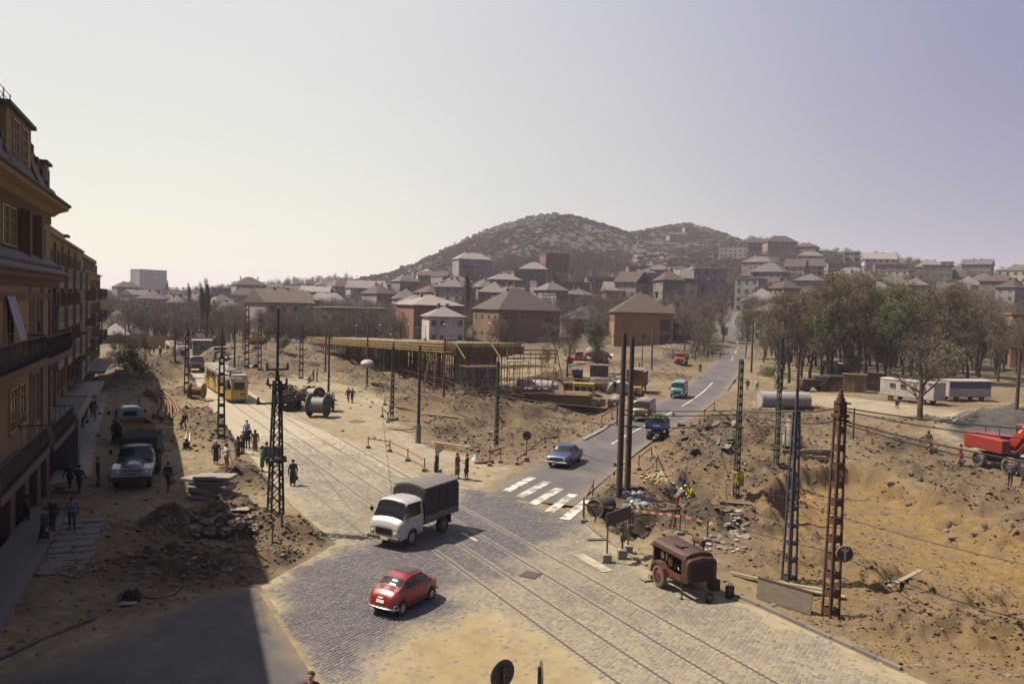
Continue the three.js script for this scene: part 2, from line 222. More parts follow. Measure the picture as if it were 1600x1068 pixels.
const C = { pale: [.24, .185, .104], dirt: [.135, .09, .045], dark: [.052, .037, .025], orange: [.26, .145, .035], ochre: [.2, .125, .037], grey: [.12, .11, .105], green: [.06, .075, .025], hill: [.04, .033, .027], mortar: [.285, .236, .15], asph: [.062, .058, .062] };
function groundCol(x, z, h, slope) {
const d = Math.hypot(x, z), mix = (a, b, t) => [lerp(a[0], b[0], t), lerp(a[1], b[1], t), lerp(a[2], b[2], t)];
const n1 = fbm(x * 0.12, z * 0.12, 4), n2 = fbm(x * 0.8 + 9, z * 0.8, 4), n3 = fbm(x * 3, z * 3, 3);
const calm = z > -150 ? sst(1.5, -1.5, Math.min(sd(P.apronA, x, z), sd(P.yard, x, z), sd(P.sideL, x, z), sd(P.cobble, x, z) - 2.5, sd(P.lane, x, z), sd(P.siteM, x, z))) : 0; let c = mix(C.pale, C.dirt, clamp(lerp(0.78, 0.22, calm) + n1 * 1.0 + n2 * 0.9));
if (d < 240) {
let m = 0; for (const q of MOUNDS) { const u = (x - q[0]) / q[2], w = (z - q[1]) / q[3], e = u * u + w * w; if (e < 5) m = Math.max(m, Math.exp(-e * 0.9)); }
c = mix(c, mix(C.dark, C.dirt, clamp(0.55 + n2 * 1.2 + n3 * 0.5)), clamp(m * 1.3));
const s = sd(P.pitR, x, z); if (s < 8) { const o = sst(2.2, -0.8, s + n2 * 1.6); c = mix(c, mix(C.orange, C.ochre, clamp(0.4 + n1 * 2)), o * 0.9); c = mix(c, C.dirt, clamp(sst(0.12, 0.5, n2) * 0.8) * sst(6, 0, s)); }
const y = sd(YR, x, z); if (y < 0) c = mix(c, mix(C.ochre, C.dirt, clamp(0.42 + n2 * 1.3 + n3 * 0.6)), 0.75 * sst(0, -1, y));
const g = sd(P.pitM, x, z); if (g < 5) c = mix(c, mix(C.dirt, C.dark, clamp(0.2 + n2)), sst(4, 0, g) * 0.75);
const a = Math.min(sd(P.apronA, x, z), sd(P.yard, x, z) + 1); if (a < 1.5) c = mix(c, mix(C.pale, [.31, .268, .198], clamp(0.5 + n1)), sst(1.2, -0.6, a) * 0.9);
const gr = sd(polyG_gravel, x, z); if (gr < 2) c = mix(c, mix([.075, .068, .064], [.05, .046, .045], clamp(0.5 + n3)), sst(1.5, -1, gr + n2 * 2));
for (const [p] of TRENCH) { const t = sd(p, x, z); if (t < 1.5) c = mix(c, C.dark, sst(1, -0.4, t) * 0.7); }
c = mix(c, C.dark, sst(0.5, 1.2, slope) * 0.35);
}
if (d > 140) { // town and hillside soil, dry grass
const w = sst(150, 260, d), e = clamp(0.5 + fbm(x * 0.012, z * 0.012, 5) * 1.4);
c = mix(c, mix(mix(C.hill, C.green, clamp(0.12 + n1 * 0.8)), [.046, .036, .025], e), w);
}
const k = (1 + n3 * 0.34 + n2 * 0.2) * ALB; return [c[0] * k, c[1] * k, c[2] * k];
}
const polyG_gravel = polyG([[1480, 668], [1540, 652], [1640, 648], [1640, 690], [1560, 694], [1500, 690]]);
{
const rows = []; for (let d = 9; d < 2600; d *= d < 130 ? 1.0058 : d < 300 ? 1.012 : 1.022) rows.push(d); rows.push(5000);
const NA = 430, A0 = -0.98, A1 = 0.98, pos = [], col = [], uv = [], idx = [];
for (const d of rows) for (let i = 0; i <= NA; i++) {
const a = lerp(A0, A1, i / NA), dd = d / Math.cos(a * 0.8), x = Math.sin(a) * dd, z = -Math.cos(a) * dd;
pos.push(x, ground(x, z), z); uv.push(x / 3, z / 3);
}
const n = NA + 1; for (let j = 0; j + 1 < rows.length; j++) for (let i = 0; i < NA; i++) { const o = j * n + i; idx.push(o, o + 1, o + n, o + 1, o + n + 1, o + n); }
const g = new THREE.BufferGeometry(); g.setAttribute('position', new THREE.BufferAttribute(new Float32Array(pos), 3)); g.setAttribute('uv', new THREE.BufferAttribute(new Float32Array(uv), 2)); g.setIndex(idx); g.computeVertexNormals();
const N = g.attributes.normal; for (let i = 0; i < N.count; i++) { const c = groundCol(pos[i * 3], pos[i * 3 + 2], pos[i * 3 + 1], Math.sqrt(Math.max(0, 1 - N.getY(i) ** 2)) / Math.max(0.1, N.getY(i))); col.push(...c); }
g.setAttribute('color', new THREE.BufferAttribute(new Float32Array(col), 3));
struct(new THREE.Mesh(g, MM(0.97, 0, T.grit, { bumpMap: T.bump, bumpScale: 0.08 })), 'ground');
}
{
const cl = new THREE.IcosahedronGeometry(0.5, 1); { const p = cl.attributes.position; for (let i = 0; i < p.count; i++) { const x = p.getX(i), y = p.getY(i), z = p.getZ(i), k = 1 + 0.35 * vn(x * 5 + 2, y * 5 + z * 4); p.setXYZ(i, x * k, y * k * 0.7, z * k); } cl.computeVertexNormals(); }
const L = []; const q = new THREE.Quaternion(), e = new THREE.Euler();
let tries = 0;
while (L.length < 60000 && tries++ < 600000) {
const d = 24 * Math.pow(6.5, Math.pow(rnd(), 0.95)), a = rr(-0.62, 0.62), x = Math.sin(a) * d, z = -Math.cos(a) * d;
const c = Math.min(sd(P.cobble, x, z), sd(P.roadB, x, z), sd(P.asphaltL, x, z)); if (c < 0.3) continue;
let m = 0.05; for (const o of MOUNDS) { const u = (x - o[0]) / o[2], w = (z - o[1]) / o[3], k = u * u + w * w; if (k < 3) m = Math.max(m, Math.exp(-k * 0.8)); }
if (sd(P.pitM, x, z) < 2) m = Math.max(m, 0.4); const inY = sd(YR, x, z) < 0; if (inY) m = Math.max(m, 0.32); if (sd(P.apronA, x, z) < 0 || sd(P.yard, x, z) < 0) m *= 0.12;
if (rnd() > m) continue;
const s = 0.035 + (inY ? .13 : .2) * Math.pow(rnd(), inY ? 6 : 5) * (d > 60 ? 1.4 : 1), k = rr(0.7, 1.25), pale = rnd() < 0.08, b = pale ? [.19, .16, .115] : [.118, .083, .047];
L.push([V(x, ground(x, z) + s * 0.12, z), q.clone().setFromEuler(e.set(rr(-.4, .4), rr(0, 6), rr(-.4, .4))), V(s * rr(.7, 1.4), s * rr(.5, 1), s * rr(.7, 1.4)), [b[0] * k, b[1] * k, b[2] * k]]);
}
tag(inst('rubble', cl, MM(0.95, 0, null), L), 'loose stones and clods strewn over the dug-up earth', 'rubble', null, 'stuff');
}
// ------------------------------------------------------------------ roads, setts, rails, kerbs
function sheet(name, poly, y, mat, colf, step = 0.5, uvs = 3) { // a level sheet cut into cells so that wear can vary over it
const s = new THREE.Shape(poly.map(p => new THREE.Vector2(p[0], -p[1]))), g0 = new THREE.ShapeGeometry(s); let g = g0.toNonIndexed();
let P0 = Array.from(g.attributes.position.array), out = [];
const q = []; for (let i = 0; i < P0.length; i += 9) q.push(P0.slice(i, i + 9));
while (q.length) { const t = q.pop(); const L = [0, 1, 2].map(k => Math.hypot(t[k * 3] - t[(k + 1) % 3 * 3], t[k * 3 + 1] - t[(k + 1) % 3 * 3 + 1])); const m = Math.max(...L), c = -(t[1] + t[4] + t[7]) / 3, lim = step * (c < -70 ? 3 : 1); if (m > lim && out.length < 3e6) { const k = L.indexOf(m), a = [t[k * 3], t[k * 3 + 1]], b = [t[(k + 1) % 3 * 3], t[(k + 1) % 3 * 3 + 1]], o = [t[(k + 2) % 3 * 3], t[(k + 2) % 3 * 3 + 1]], h = [(a[0] + b[0]) / 2, (a[1] + b[1]) / 2]; q.push([...a, 0, ...h, 0, ...o, 0], [...h, 0, ...b, 0, ...o, 0]); } else out.push(...t); }
const n = out.length / 3, pos = new Float32Array(n * 3), col = new Float32Array(n * 3), uv = new Float32Array(n * 2), nor = new Float32Array(n * 3);
for (let i = 0; i < n; i++) { const x = out[i * 3], z = -out[i * 3 + 1]; pos.set([x, typeof y === 'function' ? y(x, z) : y, z], i * 3); nor.set([0, 1, 0], i * 3); uv.set([x / uvs, z / uvs], i * 2); col.set(colf(x, z).map(v => v * ALB), i * 3); }
g = new THREE.BufferGeometry(); for (const [k, a, w] of [['position', pos, 3], ['normal', nor, 3], ['uv', uv, 2], ['color', col, 3]]) g.setAttribute(k, new THREE.BufferAttribute(a, w));
const m = new THREE.Mesh(g, mat); return struct(m, name);
}
const mix3 = (a, b, t) => [lerp(a[0], b[0], t), lerp(a[1], b[1], t), lerp(a[2], b[2], t)];
const CLEAN1 = polyG([[400, 918], [470, 895], [555, 862], [640, 852], [700, 868], [735, 905], [715, 935], [660, 975], [600, 1010], [545, 1045], [500, 1070], [430, 990]]);
const CLEAN2 = polyG([[640, 860], [700, 800], [760, 765], [905, 725], [960, 742], [905, 800], [850, 840], [790, 880], [745, 912], [700, 900]]);
const SAND = polyG([[560, 1068], [650, 985], [760, 950], [860, 1000], [960, 1090], [560, 1090]]);
function dust(x, z) { // 1 = buried under pale dust, 0 = swept clean by the traffic
const n = fbm(x * 0.5, z * 0.5, 4) * 1.3, s = Math.min(sd(CLEAN1, x, z), sd(CLEAN2, x, z));
let k = 0.2 + 0.62 * sst(-1.0, 1.5, s + n * 1.1) + 0.4 * sst(-1.1, 0.1, sd(P.cobble, x, z) + n * .5); k += 0.42 * sst(2, -1.5, sd(SAND, x, z) + n);
const st = sst(0.25, 0.5, Math.abs(vn((x * DA[1] - z * DA[0]) * 0.9, (x * DA[0] + z * DA[1]) * 0.03))); // wheel tracks along the street
return clamp(k + n * 0.16 - st * 0.1);
}
const matDust = MM(0.97, 0, T.grit, { bumpMap: T.bump, bumpScale: 0.015 });
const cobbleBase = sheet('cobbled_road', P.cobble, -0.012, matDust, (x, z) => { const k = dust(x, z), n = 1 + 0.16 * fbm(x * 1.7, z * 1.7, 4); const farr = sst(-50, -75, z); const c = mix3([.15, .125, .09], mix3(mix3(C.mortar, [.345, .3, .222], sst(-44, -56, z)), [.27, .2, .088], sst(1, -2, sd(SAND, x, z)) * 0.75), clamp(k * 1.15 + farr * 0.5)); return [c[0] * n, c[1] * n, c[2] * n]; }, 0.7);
const MRAIL = MM(.5, .35, T.rust);
const railDir = V(DA[0], 0, DA[1]), railN = V(-DA[1], 0, DA[0]);  // railN points to the right of the street seen going away
const R0 = V(-2.55, 0, -44.9);
const railOff = [0, -1.5, -3.05, -4.5], railA = -34, railB = 118;
const inRail = (x, z) => { const o = (x - R0.x) * railN.x + (z - R0.z) * railN.z; for (const r of railOff) if (Math.abs(o - r) < 0.17) return true; return false; };
{
const stone = new RoundedBoxGeometry(1, 1, 1, 1, 0.14); stone.deleteAttribute('uv');
const a = 31 * D2R, ux = Math.sin(a), uz = -Math.cos(a), vx = uz * -1, vz = ux; // rows run along u, v goes across
const near = [], rest = [], q = new THREE.Quaternion(), e = new THREE.Euler();
const rw = 0.155, bl = 0.215, cx = 0, cz = -36;
for (let j = -232; j < 232; j++) { let s = -45 + (j & 1 ? bl / 2 : 0) + rr(-.03, .03); while (s < 45) {
const L = bl * rr(0.82, 1.18), u = s + L / 2, w = j * rw; s += L;
const x = cx + ux * u + vx * w, z = cz + uz * u + vz * w; if (z > -19 || z < -68) continue;
const px = 800 + FPX * x / -z; if (px < -10 || px > 1610) continue;
if (sd(P.cobble, x, z) > -0.1 || inRail(x, z)) continue;
const k = dust(x, z); if (k > 0.93 && rnd() < 0.8) continue; if (z < -58 && rnd() < (-58 - z) / 10) continue;
const b = mix3(mix3([.082, .074, .082], [.12, .108, .108], rnd()), (rnd() < .3 ? mix3([.13, .125, .125], [.17, .155, .13], rnd()) : mix3([.215, .178, .116], [.185, .158, .112], rnd())), sst(0.15, 0.95, k)), m = rr(0.82, 1.2);
const up = lerp(0.014, -0.007, k) + rr(-.006, .006) + fbm(x * .9, z * .9, 3) * .008;
const it = [V(x, up - 0.05 + 0.0, z), q.clone().setFromEuler(e.set(rr(-.03, .03), Math.PI / 2 - a + rr(-.03, .03), rr(-.03, .03))), V(L - 0.022, 0.1, rw - 0.02), [b[0] * m, b[1] * m, b[2] * m]];
(z > -26.2 && near.length < 300 && k < 0.8 ? near : rest).push(it);
} }
const mats = [0, 1, 2, 3].map(i => MM(0.8, 0, null, { color: new THREE.Color().setRGB(...[[.1, .09, .098], [.14, .122, .11], [.19, .16, .12], [.08, .074, .084]][i]) }));
tint(stone); for (const it of near) { const m = mesh('cobble', stone, mats[it[3][0] > .17 ? 2 : it[3][0] > .13 ? 1 : it[3][0] > .09 ? 0 : 3], cobbleBase); m.position.copy(it[0]); m.quaternion.copy(it[1]); m.scale.copy(it[2]); }
inst('cobble', stone.clone(), MM(0.78, 0, null), rest, cobbleBase);
railOff.forEach((o, i) => { const p = R0.clone().addScaledVector(railN, o), A = p.clone().addScaledVector(railDir, railA), Z = p.clone().addScaledVector(railDir, railB);
const r = b_([.13, .112, .1]).beam([A.x, -0.035, A.z], [Z.x, -0.035, Z.z], 0.075, 0.08).build('tram_rail', MRAIL); tag(r, ['tram rail nearest the compressor in the cobbles', 'second tram rail from the compressor in the cobbles', 'third tram rail from the compressor, under the white truck', 'tram rail nearest the red car, under the white truck'][i], 'rail', 'tram rails set in the street'); scene.add(r);
const it = []; for (let s = railA; s < 24; s += 0.25) for (const w of [-0.115, 0.115]) { const t = p.clone().addScaledVector(railDir, s).addScaledVector(railN, w); if (sd(P.cobble, t.x, t.z) > 0 || t.z > -19) continue; const k = dust(t.x, t.z), b = mix3([.15, .135, .13], [.24, .2, .14], k), m = rr(0.85, 1.15); it.push([V(t.x, 0.008 - 0.05, t.z), Math.atan2(railDir.x, railDir.z) + Math.PI / 2, V(0.235, 0.1, 0.13), [b[0] * m, b[1] * m, b[2] * m]]); }
inst('rail_sett', stone.clone(), MM(0.8, 0, null), it, cobbleBase); });
}
const matAsph = MM(0.88, 0, T.grit, { bumpMap: T.bump, bumpScale: 0.006 });
const asphCol = (x, z, apron = z > -46) => { const n = fbm(x * 0.35, z * 0.35, 4), m = fbm(x * 2, z * 2, 3); const k = clamp(0.15 + n * 0.8); const c = mix3([.068, .062, .066], [.15, .122, .09], k * 0.75); const e = apron ? sst(-1.3, -.1, sd(P.asphaltL, x, z) + n * 1.2) : 0; for (let i = 0; i < 3; i++) c[i] = lerp(c[i], [.17, .135, .085][i], e * .8); const f = 1 + m * 0.3 - .3 * sst(.05, 0, Math.abs(vn(x * .45 + 5, z * .45))); return [c[0] * f, c[1] * f, c[2] * f]; };
sheet('asphalt_apron', P.asphaltL, -0.002, matAsph, (x, z) => asphCol(x, z, true), 0.4);
const BC = [[1.0, -46.8], [4.2, -56], [9.3, -70], [17.3, -88.5], [25, -108], [32.4, -129.6]];
for (const p of [[1148, 548], [1150, 534], [1139, 519], [1131, 507], [1134, 497], [1143, 487]]) { const g = hit(...p); BC.push([g.x, g.z]); }
const curveB = new THREE.CatmullRomCurve3(BC.map(p => V(p[0], 0, p[1])));
function ribbon(name, curve, wl, wr, lift, mat, colf, n, t0 = 0, t1 = 1) {
const pos = [], uv = [], col = [], idx = [], K = 8; let L = 0, pp;
for (let i = 0; i <= n; i++) { const t = lerp(t0, t1, i / n), p = curve.getPointAt(t), d = curve.getTangentAt(t), nx = -d.z, nz = d.x; if (pp) L += p.distanceTo(pp); pp = p;
const yc = Math.max(0, Math.max(gy(p.x, p.z), gy(p.x + nx * wr(t), p.z + nz * wr(t)), gy(p.x + nx * wl(t), p.z + nz * wl(t))));
for (let k = 0; k <= K; k++) { const w = lerp(wl(t), wr(t), k / K), x = p.x + nx * w, z = p.z + nz * w; pos.push(x, yc + lift, z); uv.push(w / 3, L / 3); col.push(...colf(x, z, k / K).map(v => v * ALB)); } }
for (let i = 0; i < n; i++) for (let k = 0; k < K; k++) { const o = i * (K + 1) + k; idx.push(o, o + 1, o + K + 1, o + 1, o + K + 2, o + K + 1); }
const g = new THREE.BufferGeometry(); g.setAttribute('position', new THREE.BufferAttribute(new Float32Array(pos), 3)); g.setAttribute('uv', new THREE.BufferAttribute(new Float32Array(uv), 2)); g.setAttribute('color', new THREE.BufferAttribute(new Float32Array(col), 3)); g.setIndex(idx); g.computeVertexNormals();
return new THREE.Mesh(g, mat);
}
struct(ribbon('asphalt_road', curveB, t => t < 0.12 ? lerp(-2.6, -2.9, t / 0.12) : -3.1, t => lerp(3.0, 3.4, clamp(t * 5)), 0.012, matAsph, (x, z, k) => { const c = asphCol(x, z, false), e = Math.max(0, Math.abs(k - 0.5) - 0.33) * 4, dd = sst(-60, -46, z) * clamp(0.6 + fbm(x * 0.6, z * 0.6, 4) * 1.2) * 0.5; return mix3(mix3([c[0] * 1.15, c[1] * 1.13, c[2] * 1.18], [.2, .165, .12], clamp(e)), [.13, .115, .105], dd); }, 220), 'asphalt_road');
const matLine = MM(0.8, 0, T.grit);
const lineCol = (x, z) => { const k = 0.5 + 0.42 * fbm(x * 2.2, z * 2.2, 5); return [k, k * 0.95, k * 0.82]; };
{ const seg = [[0.078, 0.165], [0.185, 0.4]]; for (let t = 0.425; t < 0.74; t += 0.045) seg.push([t, t + 0.03]);
for (const [a, b] of seg) { const m = ribbon('line', curveB, t => 0.32, t => 0.5, 0.028, matLine, lineCol, 40, a, b); m.name = numbered('centre_line'); struct(m, m.name); } }
{ const z0 = [[790, 768, 832, 746], [811, 777, 855, 753], [832, 788, 875, 763], [858, 800, 896, 772], [882, 812, 918, 782]], e = z0.map(q => [G(q[0], q[1]), G(q[2], q[3])]);
e.forEach(([a, b]) => { const d = b.clone().sub(a).normalize(), n = V(-d.z, 0, d.x).multiplyScalar(0.3); const g = b.clone().sub(a).length() > 4.9 ? 4.9 : 0; if (g) b = a.clone().addScaledVector(d, g);
const pl = [a.clone().sub(n), a.clone().add(n), b.clone().add(n), b.clone().sub(n)].map(p => [p.x, p.z]);
const m = sheet('x', pl, 0.03, matLine, (x, z) => { const f = fbm(x * 2.6, z * 2.6, 5), k = f < -.12 ? .24 : 0.46 + 0.45 * f, j = Math.abs(((x * d.x + z * d.z) * 2.6) % 1) < 0.12 || Math.abs(((x * d.z - z * d.x) * 4.2) % 1) < .1 ? 0.62 : 1; return [k * j, k * 0.96 * j, k * 0.87 * j]; }, 0.15); m.name = numbered('zebra_stripe'); }); }
for (const [x0, y0, x1, y1, w] of [[903, 866, 950, 893, 0.28], [722, 833, 745, 845, 0.1]]) { const a = G(x0, y0), b = G(x1, y1), d = b.clone().sub(a).normalize(), n = V(-d.z, 0, d.x).multiplyScalar(w); const m = sheet('x', [a.clone().sub(n), a.clone().add(n), b.clone().add(n), b.clone().sub(n)].map(p => [p.x, p.z]), 0.024, matLine, (x, z) => { const k = .36 + 0.2 * fbm(x * 4, z * 4, 4); return [k, k * 0.9, k * 0.7]; }, 0.3); m.name = numbered('edge_line'); }
function kerb(label, pts, h, w, c, group) {
const o = thing('kerb', label, 'kerb', [0, 0, 0], 0, group || 'kerbs of dressed stone'); const g = new RoundedBoxGeometry(1, 1, 1, 1, 0.06); tint(g);
const mats = [0.85, 1, 1.12].map(k => MM(0.9, 0, T.grit, { color: new THREE.Color().setRGB(c[0] * k, c[1] * k, c[2] * k) }));
for (let i = 0; i + 1 < pts.length; i++) { const a = pts[i], b = pts[i + 1], d = b.clone().sub(a), L = d.length(), n = Math.max(1, Math.round(L / 1.0)); for (let k = 0; k < n; k++) { const p = a.clone().addScaledVector(d, (k + 0.5) / n); mesh('kerb_stone', g, pick(mats), o, [p.x + rr(-.015, .015), p.y + h / 2 - 0.05 + rr(-.01, .01), p.z], [0, Math.atan2(-d.z, d.x) + rr(-.01, .01), 0], [L / n - 0.015, h + 0.1, w]); } }
return o;
}
kerb('long stone kerb between cobbles and dirt below the compressor', [G(1147, 929), G(1187, 947), G(1300, 998), G(1409, 1047)], 0.1, 0.16, [.16, .14, .12]);
kerb('curved stone kerb at the edge of the asphalt beside the pit with the railing', [G(912, 688), G(935, 676), G(957, 662), G(972, 650)], 0.14, 0.3, [.26, .23, .19]);
kerb('long kerb along the right side of the tram street', [[442, 646], [546, 688], [640, 738], [690, 762]].map(q => G(...q)), 0.05, 0.16, [.3, .26, .2]);
kerb('short stone kerb between cobbles and trench left of the compressor', [G(905, 808), G(940, 838), G(985, 868), G(1010, 884)], 0.08, 0.16, [.2, .175, .14]);
kerb('low kerb between shaded asphalt and dirt at the bottom left', [G(-20, 1040), G(60, 1003), G(150, 965)], 0.08, 0.14, [.09, .08, .075]);
{ // pavement along the left houses, of cast slabs
const m = sheet('pavement', P.sideL, 0.06, MM(0.9, 0, T.grit), (x, z) => { const k = 1 + 0.2 * fbm(x * 0.6, z * 0.6, 4); return [.3 * k, .27 * k, .23 * k]; }, 1.5); m.name = 'pavement';
const edge = polyG([[183, 560], [148, 690], [139, 745]]); kerb('kerb of the pavement along the left row of houses', edge.map(p => V(p[0], 0, p[1])), 0.07, 0.14, [.27, .25, .21]);
}
{ // manhole covers and drain covers
const mh = (label, px, py, r, y = 0.0) => { const g = on(px, py); const o = thing('manhole_cover', label, 'manhole cover', [g.x, Math.max(0, g.y) + y, g.z]); b_([.1, .09, .085]).cyl(r, r, 0.06, 0, 0.0, 0, 0, 0, 0, null, 24).build('cover', M.rust, o); b_([.17, .15, .12]).lathe([[r + 0.01, -0.03], [r + 0.01, 0.036], [r + 0.1, 0.036], [r + 0.12, -0.03]], null, null, 24).build('ring', M.concrete, o); };
mh('round concrete manhole cover in the shade beside the cobble heap', 327, 853, 0.55, 0.04); mh('round manhole ring in the dusty road near two walking men', 557, 659, 0.75);
const g = G(829, 898); const o = thing('drain_cover', 'square grey iron drain cover set in the cobbles between tram rails', 'drain cover', [g.x, 0.012, g.z], 61 * D2R); b_([.09, .085, .085]).box(0.8, 0.03, 0.75, 0, 0, 0).build('lid', M.rust, o); for (let i = -3; i < 4; i++) b_([.13, .12, .12]).box(0.03, 0.01, 0.66, i * 0.1, 0.02, 0).build('rib', M.rust, o);
}
// ------------------------------------------------------------------ the shaded houses along the left side
const OCHRE = [.235, .148, .058], BROWN = [.13, .075, .04], PINK = [.115, .066, .05], DKROOF = [.075, .06, .058];
const paneGeo = {};
function winGeo(w, h, nx, ny, c, fw = 0.07) { // frame with glazing bars, facing +z
const b = b_(c); b.box(w, fw, 0.08, 0, h / 2 - fw / 2, 0.04).box(w, fw, 0.08, 0, -h / 2 + fw / 2, 0.04).box(fw, h - 2 * fw, 0.08, -w / 2 + fw / 2, 0, 0.04).box(fw, h - 2 * fw, 0.08, w / 2 - fw / 2, 0, 0.04);
for (let i = 1; i < nx; i++) b.box(fw * 0.6, h - 2 * fw, 0.06, -w / 2 + w * i / nx, 0, 0.035);
for (let j = 1; j < ny; j++) b.box(w - 2 * fw, fw * 0.45, 0.05, 0, -h / 2 + h * j / ny, 0.033);
return b.geo();
}
function pane(w, h, c = [.03, .035, .045]) { return b_(c).box(w - 0.1, h - 0.1, 0.02, 0, 0, 0.012).geo(); }
function addWin(parent, w, h, x, y, z, ry, nx, ny, c, sill = true) {
const k = [w, h, nx, ny, c].join(); const p = paneGeo[k] ||= [winGeo(w, h, nx, ny, c), pane(w, h), b_([.2, .17, .13]).box(w + 0.2, 0.06, 0.16, 0, -h / 2 - 0.03, 0.07).geo()];
const o = mesh('window', p[0], M.dullpaint, parent, [x, y, z], [0, ry, 0]); mesh('pane', p[1], M.glass, o); if (sill) mesh('window_sill', p[2], M.matte, o); return o;
}
{
const o = thing('corner_house', 'tall ochre corner house with mansard roof and iron balconies at the left edge, in shade', 'apartment house', [-26.6, 0, -46.2], 111.8 * D2R);
const X0 = -34;
const box = (w, x0, x1, y0, y1, z0, z1) => w.box(x1 - x0, y1 - y0, z1 - z0, (x0 + x1) / 2, (y0 + y1) / 2, (z0 + z1) / 2);
box(b_(OCHRE), X0, 0.3, 4.2, 16.4, -12, 0).build('wall', M.wall, o);
box(b_(PINK), X0, 0.28, 0, 4.2, -12, -0.6).build('ground_floor_wall', M.wall, o);
for (const x of [-1.0, -3.8, -7.2, -10.6, -14, -17.4, -20.8, -24, -28]) { const p = box(b_(PINK), x - 0.55, x + 0.55, 0.12, 4.15, -0.6, 0.06).build('pier', M.wall, o); }
for (const x of [-2.4, -5.5, -8.9, -12.3, -15.7, -19.1]) { const d = box(b_([.045, .032, .024]), x - 1.1, x + 1.1, 0.1, 3.4, -0.6, -0.45).build('shop_door', M.wood, o); mesh('pane', pane(1.7, 2.2), M.glass, o, [x, 1.9, -0.44]); }
{ const w = b_([.3, .2, .09]); w.ext([[0, 15.7], [0.25, 15.75], [0.5, 15.95], [0.95, 16.1], [1.0, 16.3], [0, 16.35]], 33.8, new THREE.Matrix4().makeRotationY(-Math.PI / 2).setPosition(-16.9, 0, 0)); w.build('cornice', M.wall, o); }
b_([.09, .07, .065]).cyl(0.1, 0.1, 34, -17, 16.36, 1.02, 0, 0, Math.PI / 2, null, 8).build('gutter', M.rust, o);
box(b_(BROWN), X0, 0.2, 15.3, 15.7, 0, 0.06).build('frieze', M.wall, o);
{ // mansard with rows of tiles
const RP_ = [[-12, 16.36], [0.75, 16.36], [0.35, 17.2], [-0.25, 19.4], [-1.2, 20.1], [-12, 21.4]]; b_(DKROOF).ext(RP_, 28.2, new THREE.Matrix4().makeRotationY(-Math.PI / 2).setPosition(-19.6, 0, 0)).build('roof', M.roof, o);
{ const b = b_(DKROOF), F = RP_.map(p => [-5.5, p[1], p[0]]), E = RP_.map(p => [lerp(.1, -5, (p[1] - 16.36) / 6), 16.36 + (p[1] - 16.36) * .16, lerp(p[0], -5, (p[1] - 16.36) / 7)]); for (let k = 1; k < 5; k++) b.quad(F[k], E[k], E[k + 1], F[k + 1]); b.quad(F[5], E[5], E[0], F[0]); b.quad(E[1], E[0], E[5], E[2]); b.build('roof_hip', MM(.85, 0, T.grit, { side: THREE.DoubleSide }), o); }
const pts = [[0.77, 16.4], [0.37, 17.2], [-0.23, 19.4]]; const g = b_([.085, .068, .066]).rbox(0.5, 0.36, 0.035, 0.012, 0, 0, 0).geo();
const tm = [M.roof, MM(.8, 0, T.grit, { color: new THREE.Color().setRGB(.75, .75, .78) }), MM(.8, 0, T.grit, { color: new THREE.Color().setRGB(1.25, 1.15, 1.15) })];
for (let r = 0; r < 10; r++) { const t = r / 9.5, y = lerp(16.5, 19.3, t), z = y < 17.2 ? lerp(0.77, 0.37, (y - 16.4) / 0.8) : lerp(0.37, -0.23, (y - 17.2) / 2.2); for (let i = 0; i < 26; i++) { const x = -0.3 - i * 0.52 - (r & 1) * 0.26; if (x > -5.5 && y > 16.4 + (-x) * .17) continue; if (x < -7.4 && x > -13.4) continue; mesh('roof_tile', g, pick(tm), o, [x, y, z + 0.05], [y < 17.2 ? -0.45 : -0.26, 0, rr(-.03, .03)]); } }
const dormer = (x, w) => { const d = box(b_(OCHRE), x - w / 2, x + w / 2, 16.4, 19.3, -1.5, 0.3).build('dormer', M.wall, o); box(b_(DKROOF), x - w / 2 - 0.3, x + w / 2 + 0.3, 19.25, 19.42, -1.6, 0.5).build('dormer_roof', M.roof, d); const n = w > 3 ? 2 : 1; for (let i = 0; i < n; i++) addWin(d, 1.3, 1.9, x + (i - (n - 1) / 2) * 2, 18.0, 0.3, 0, 2, 4, [.35, .28, .16]); };
dormer(-10.4, 5.6); { const d = box(b_(OCHRE), -3.4, -2.0, 16.4, 18.3, -1.5, 0.25).build('dormer', M.wall, o); box(b_(DKROOF), -3.6, -1.8, 18.3, 18.45, -1.6, 0.4).build('dormer_roof', M.roof, d); addWin(d, .9, 1.3, -2.7, 17.4, .25, 0, 2, 3, [.35, .28, .16]); }
for (let i = 0; i < 5; i++) box(b_([.06, .05, .05]), -7.2 + i * 0.55, -6.75 + i * 0.55, 18.9 - i * 0.52, 19.25 - i * 0.52, -.45 + i * .142, .06 + i * .142).build('roof_step', M.rust, o);
}
{ const r = b_([.25, .22, .2]); for (let i = 0; i < 9; i++) { const x = -5.8 - i * 1.5; r.bar([x, 20.1, -0.9], [x, 21.2, -0.9], 0.03).bar([x, 20.2, -1.4], [x, 20.9, -0.9], 0.02); } for (const y of [20.55, 20.85, 21.15]) r.bar([-5.6, y, -0.9], [-18, y, -0.9], 0.018); r.build('roof_railing', M.rust, o); }
box(b_(OCHRE), X0, -3.2, 4.25, 12.0, 0.001, 0.5).build('bay', M.wall, o);
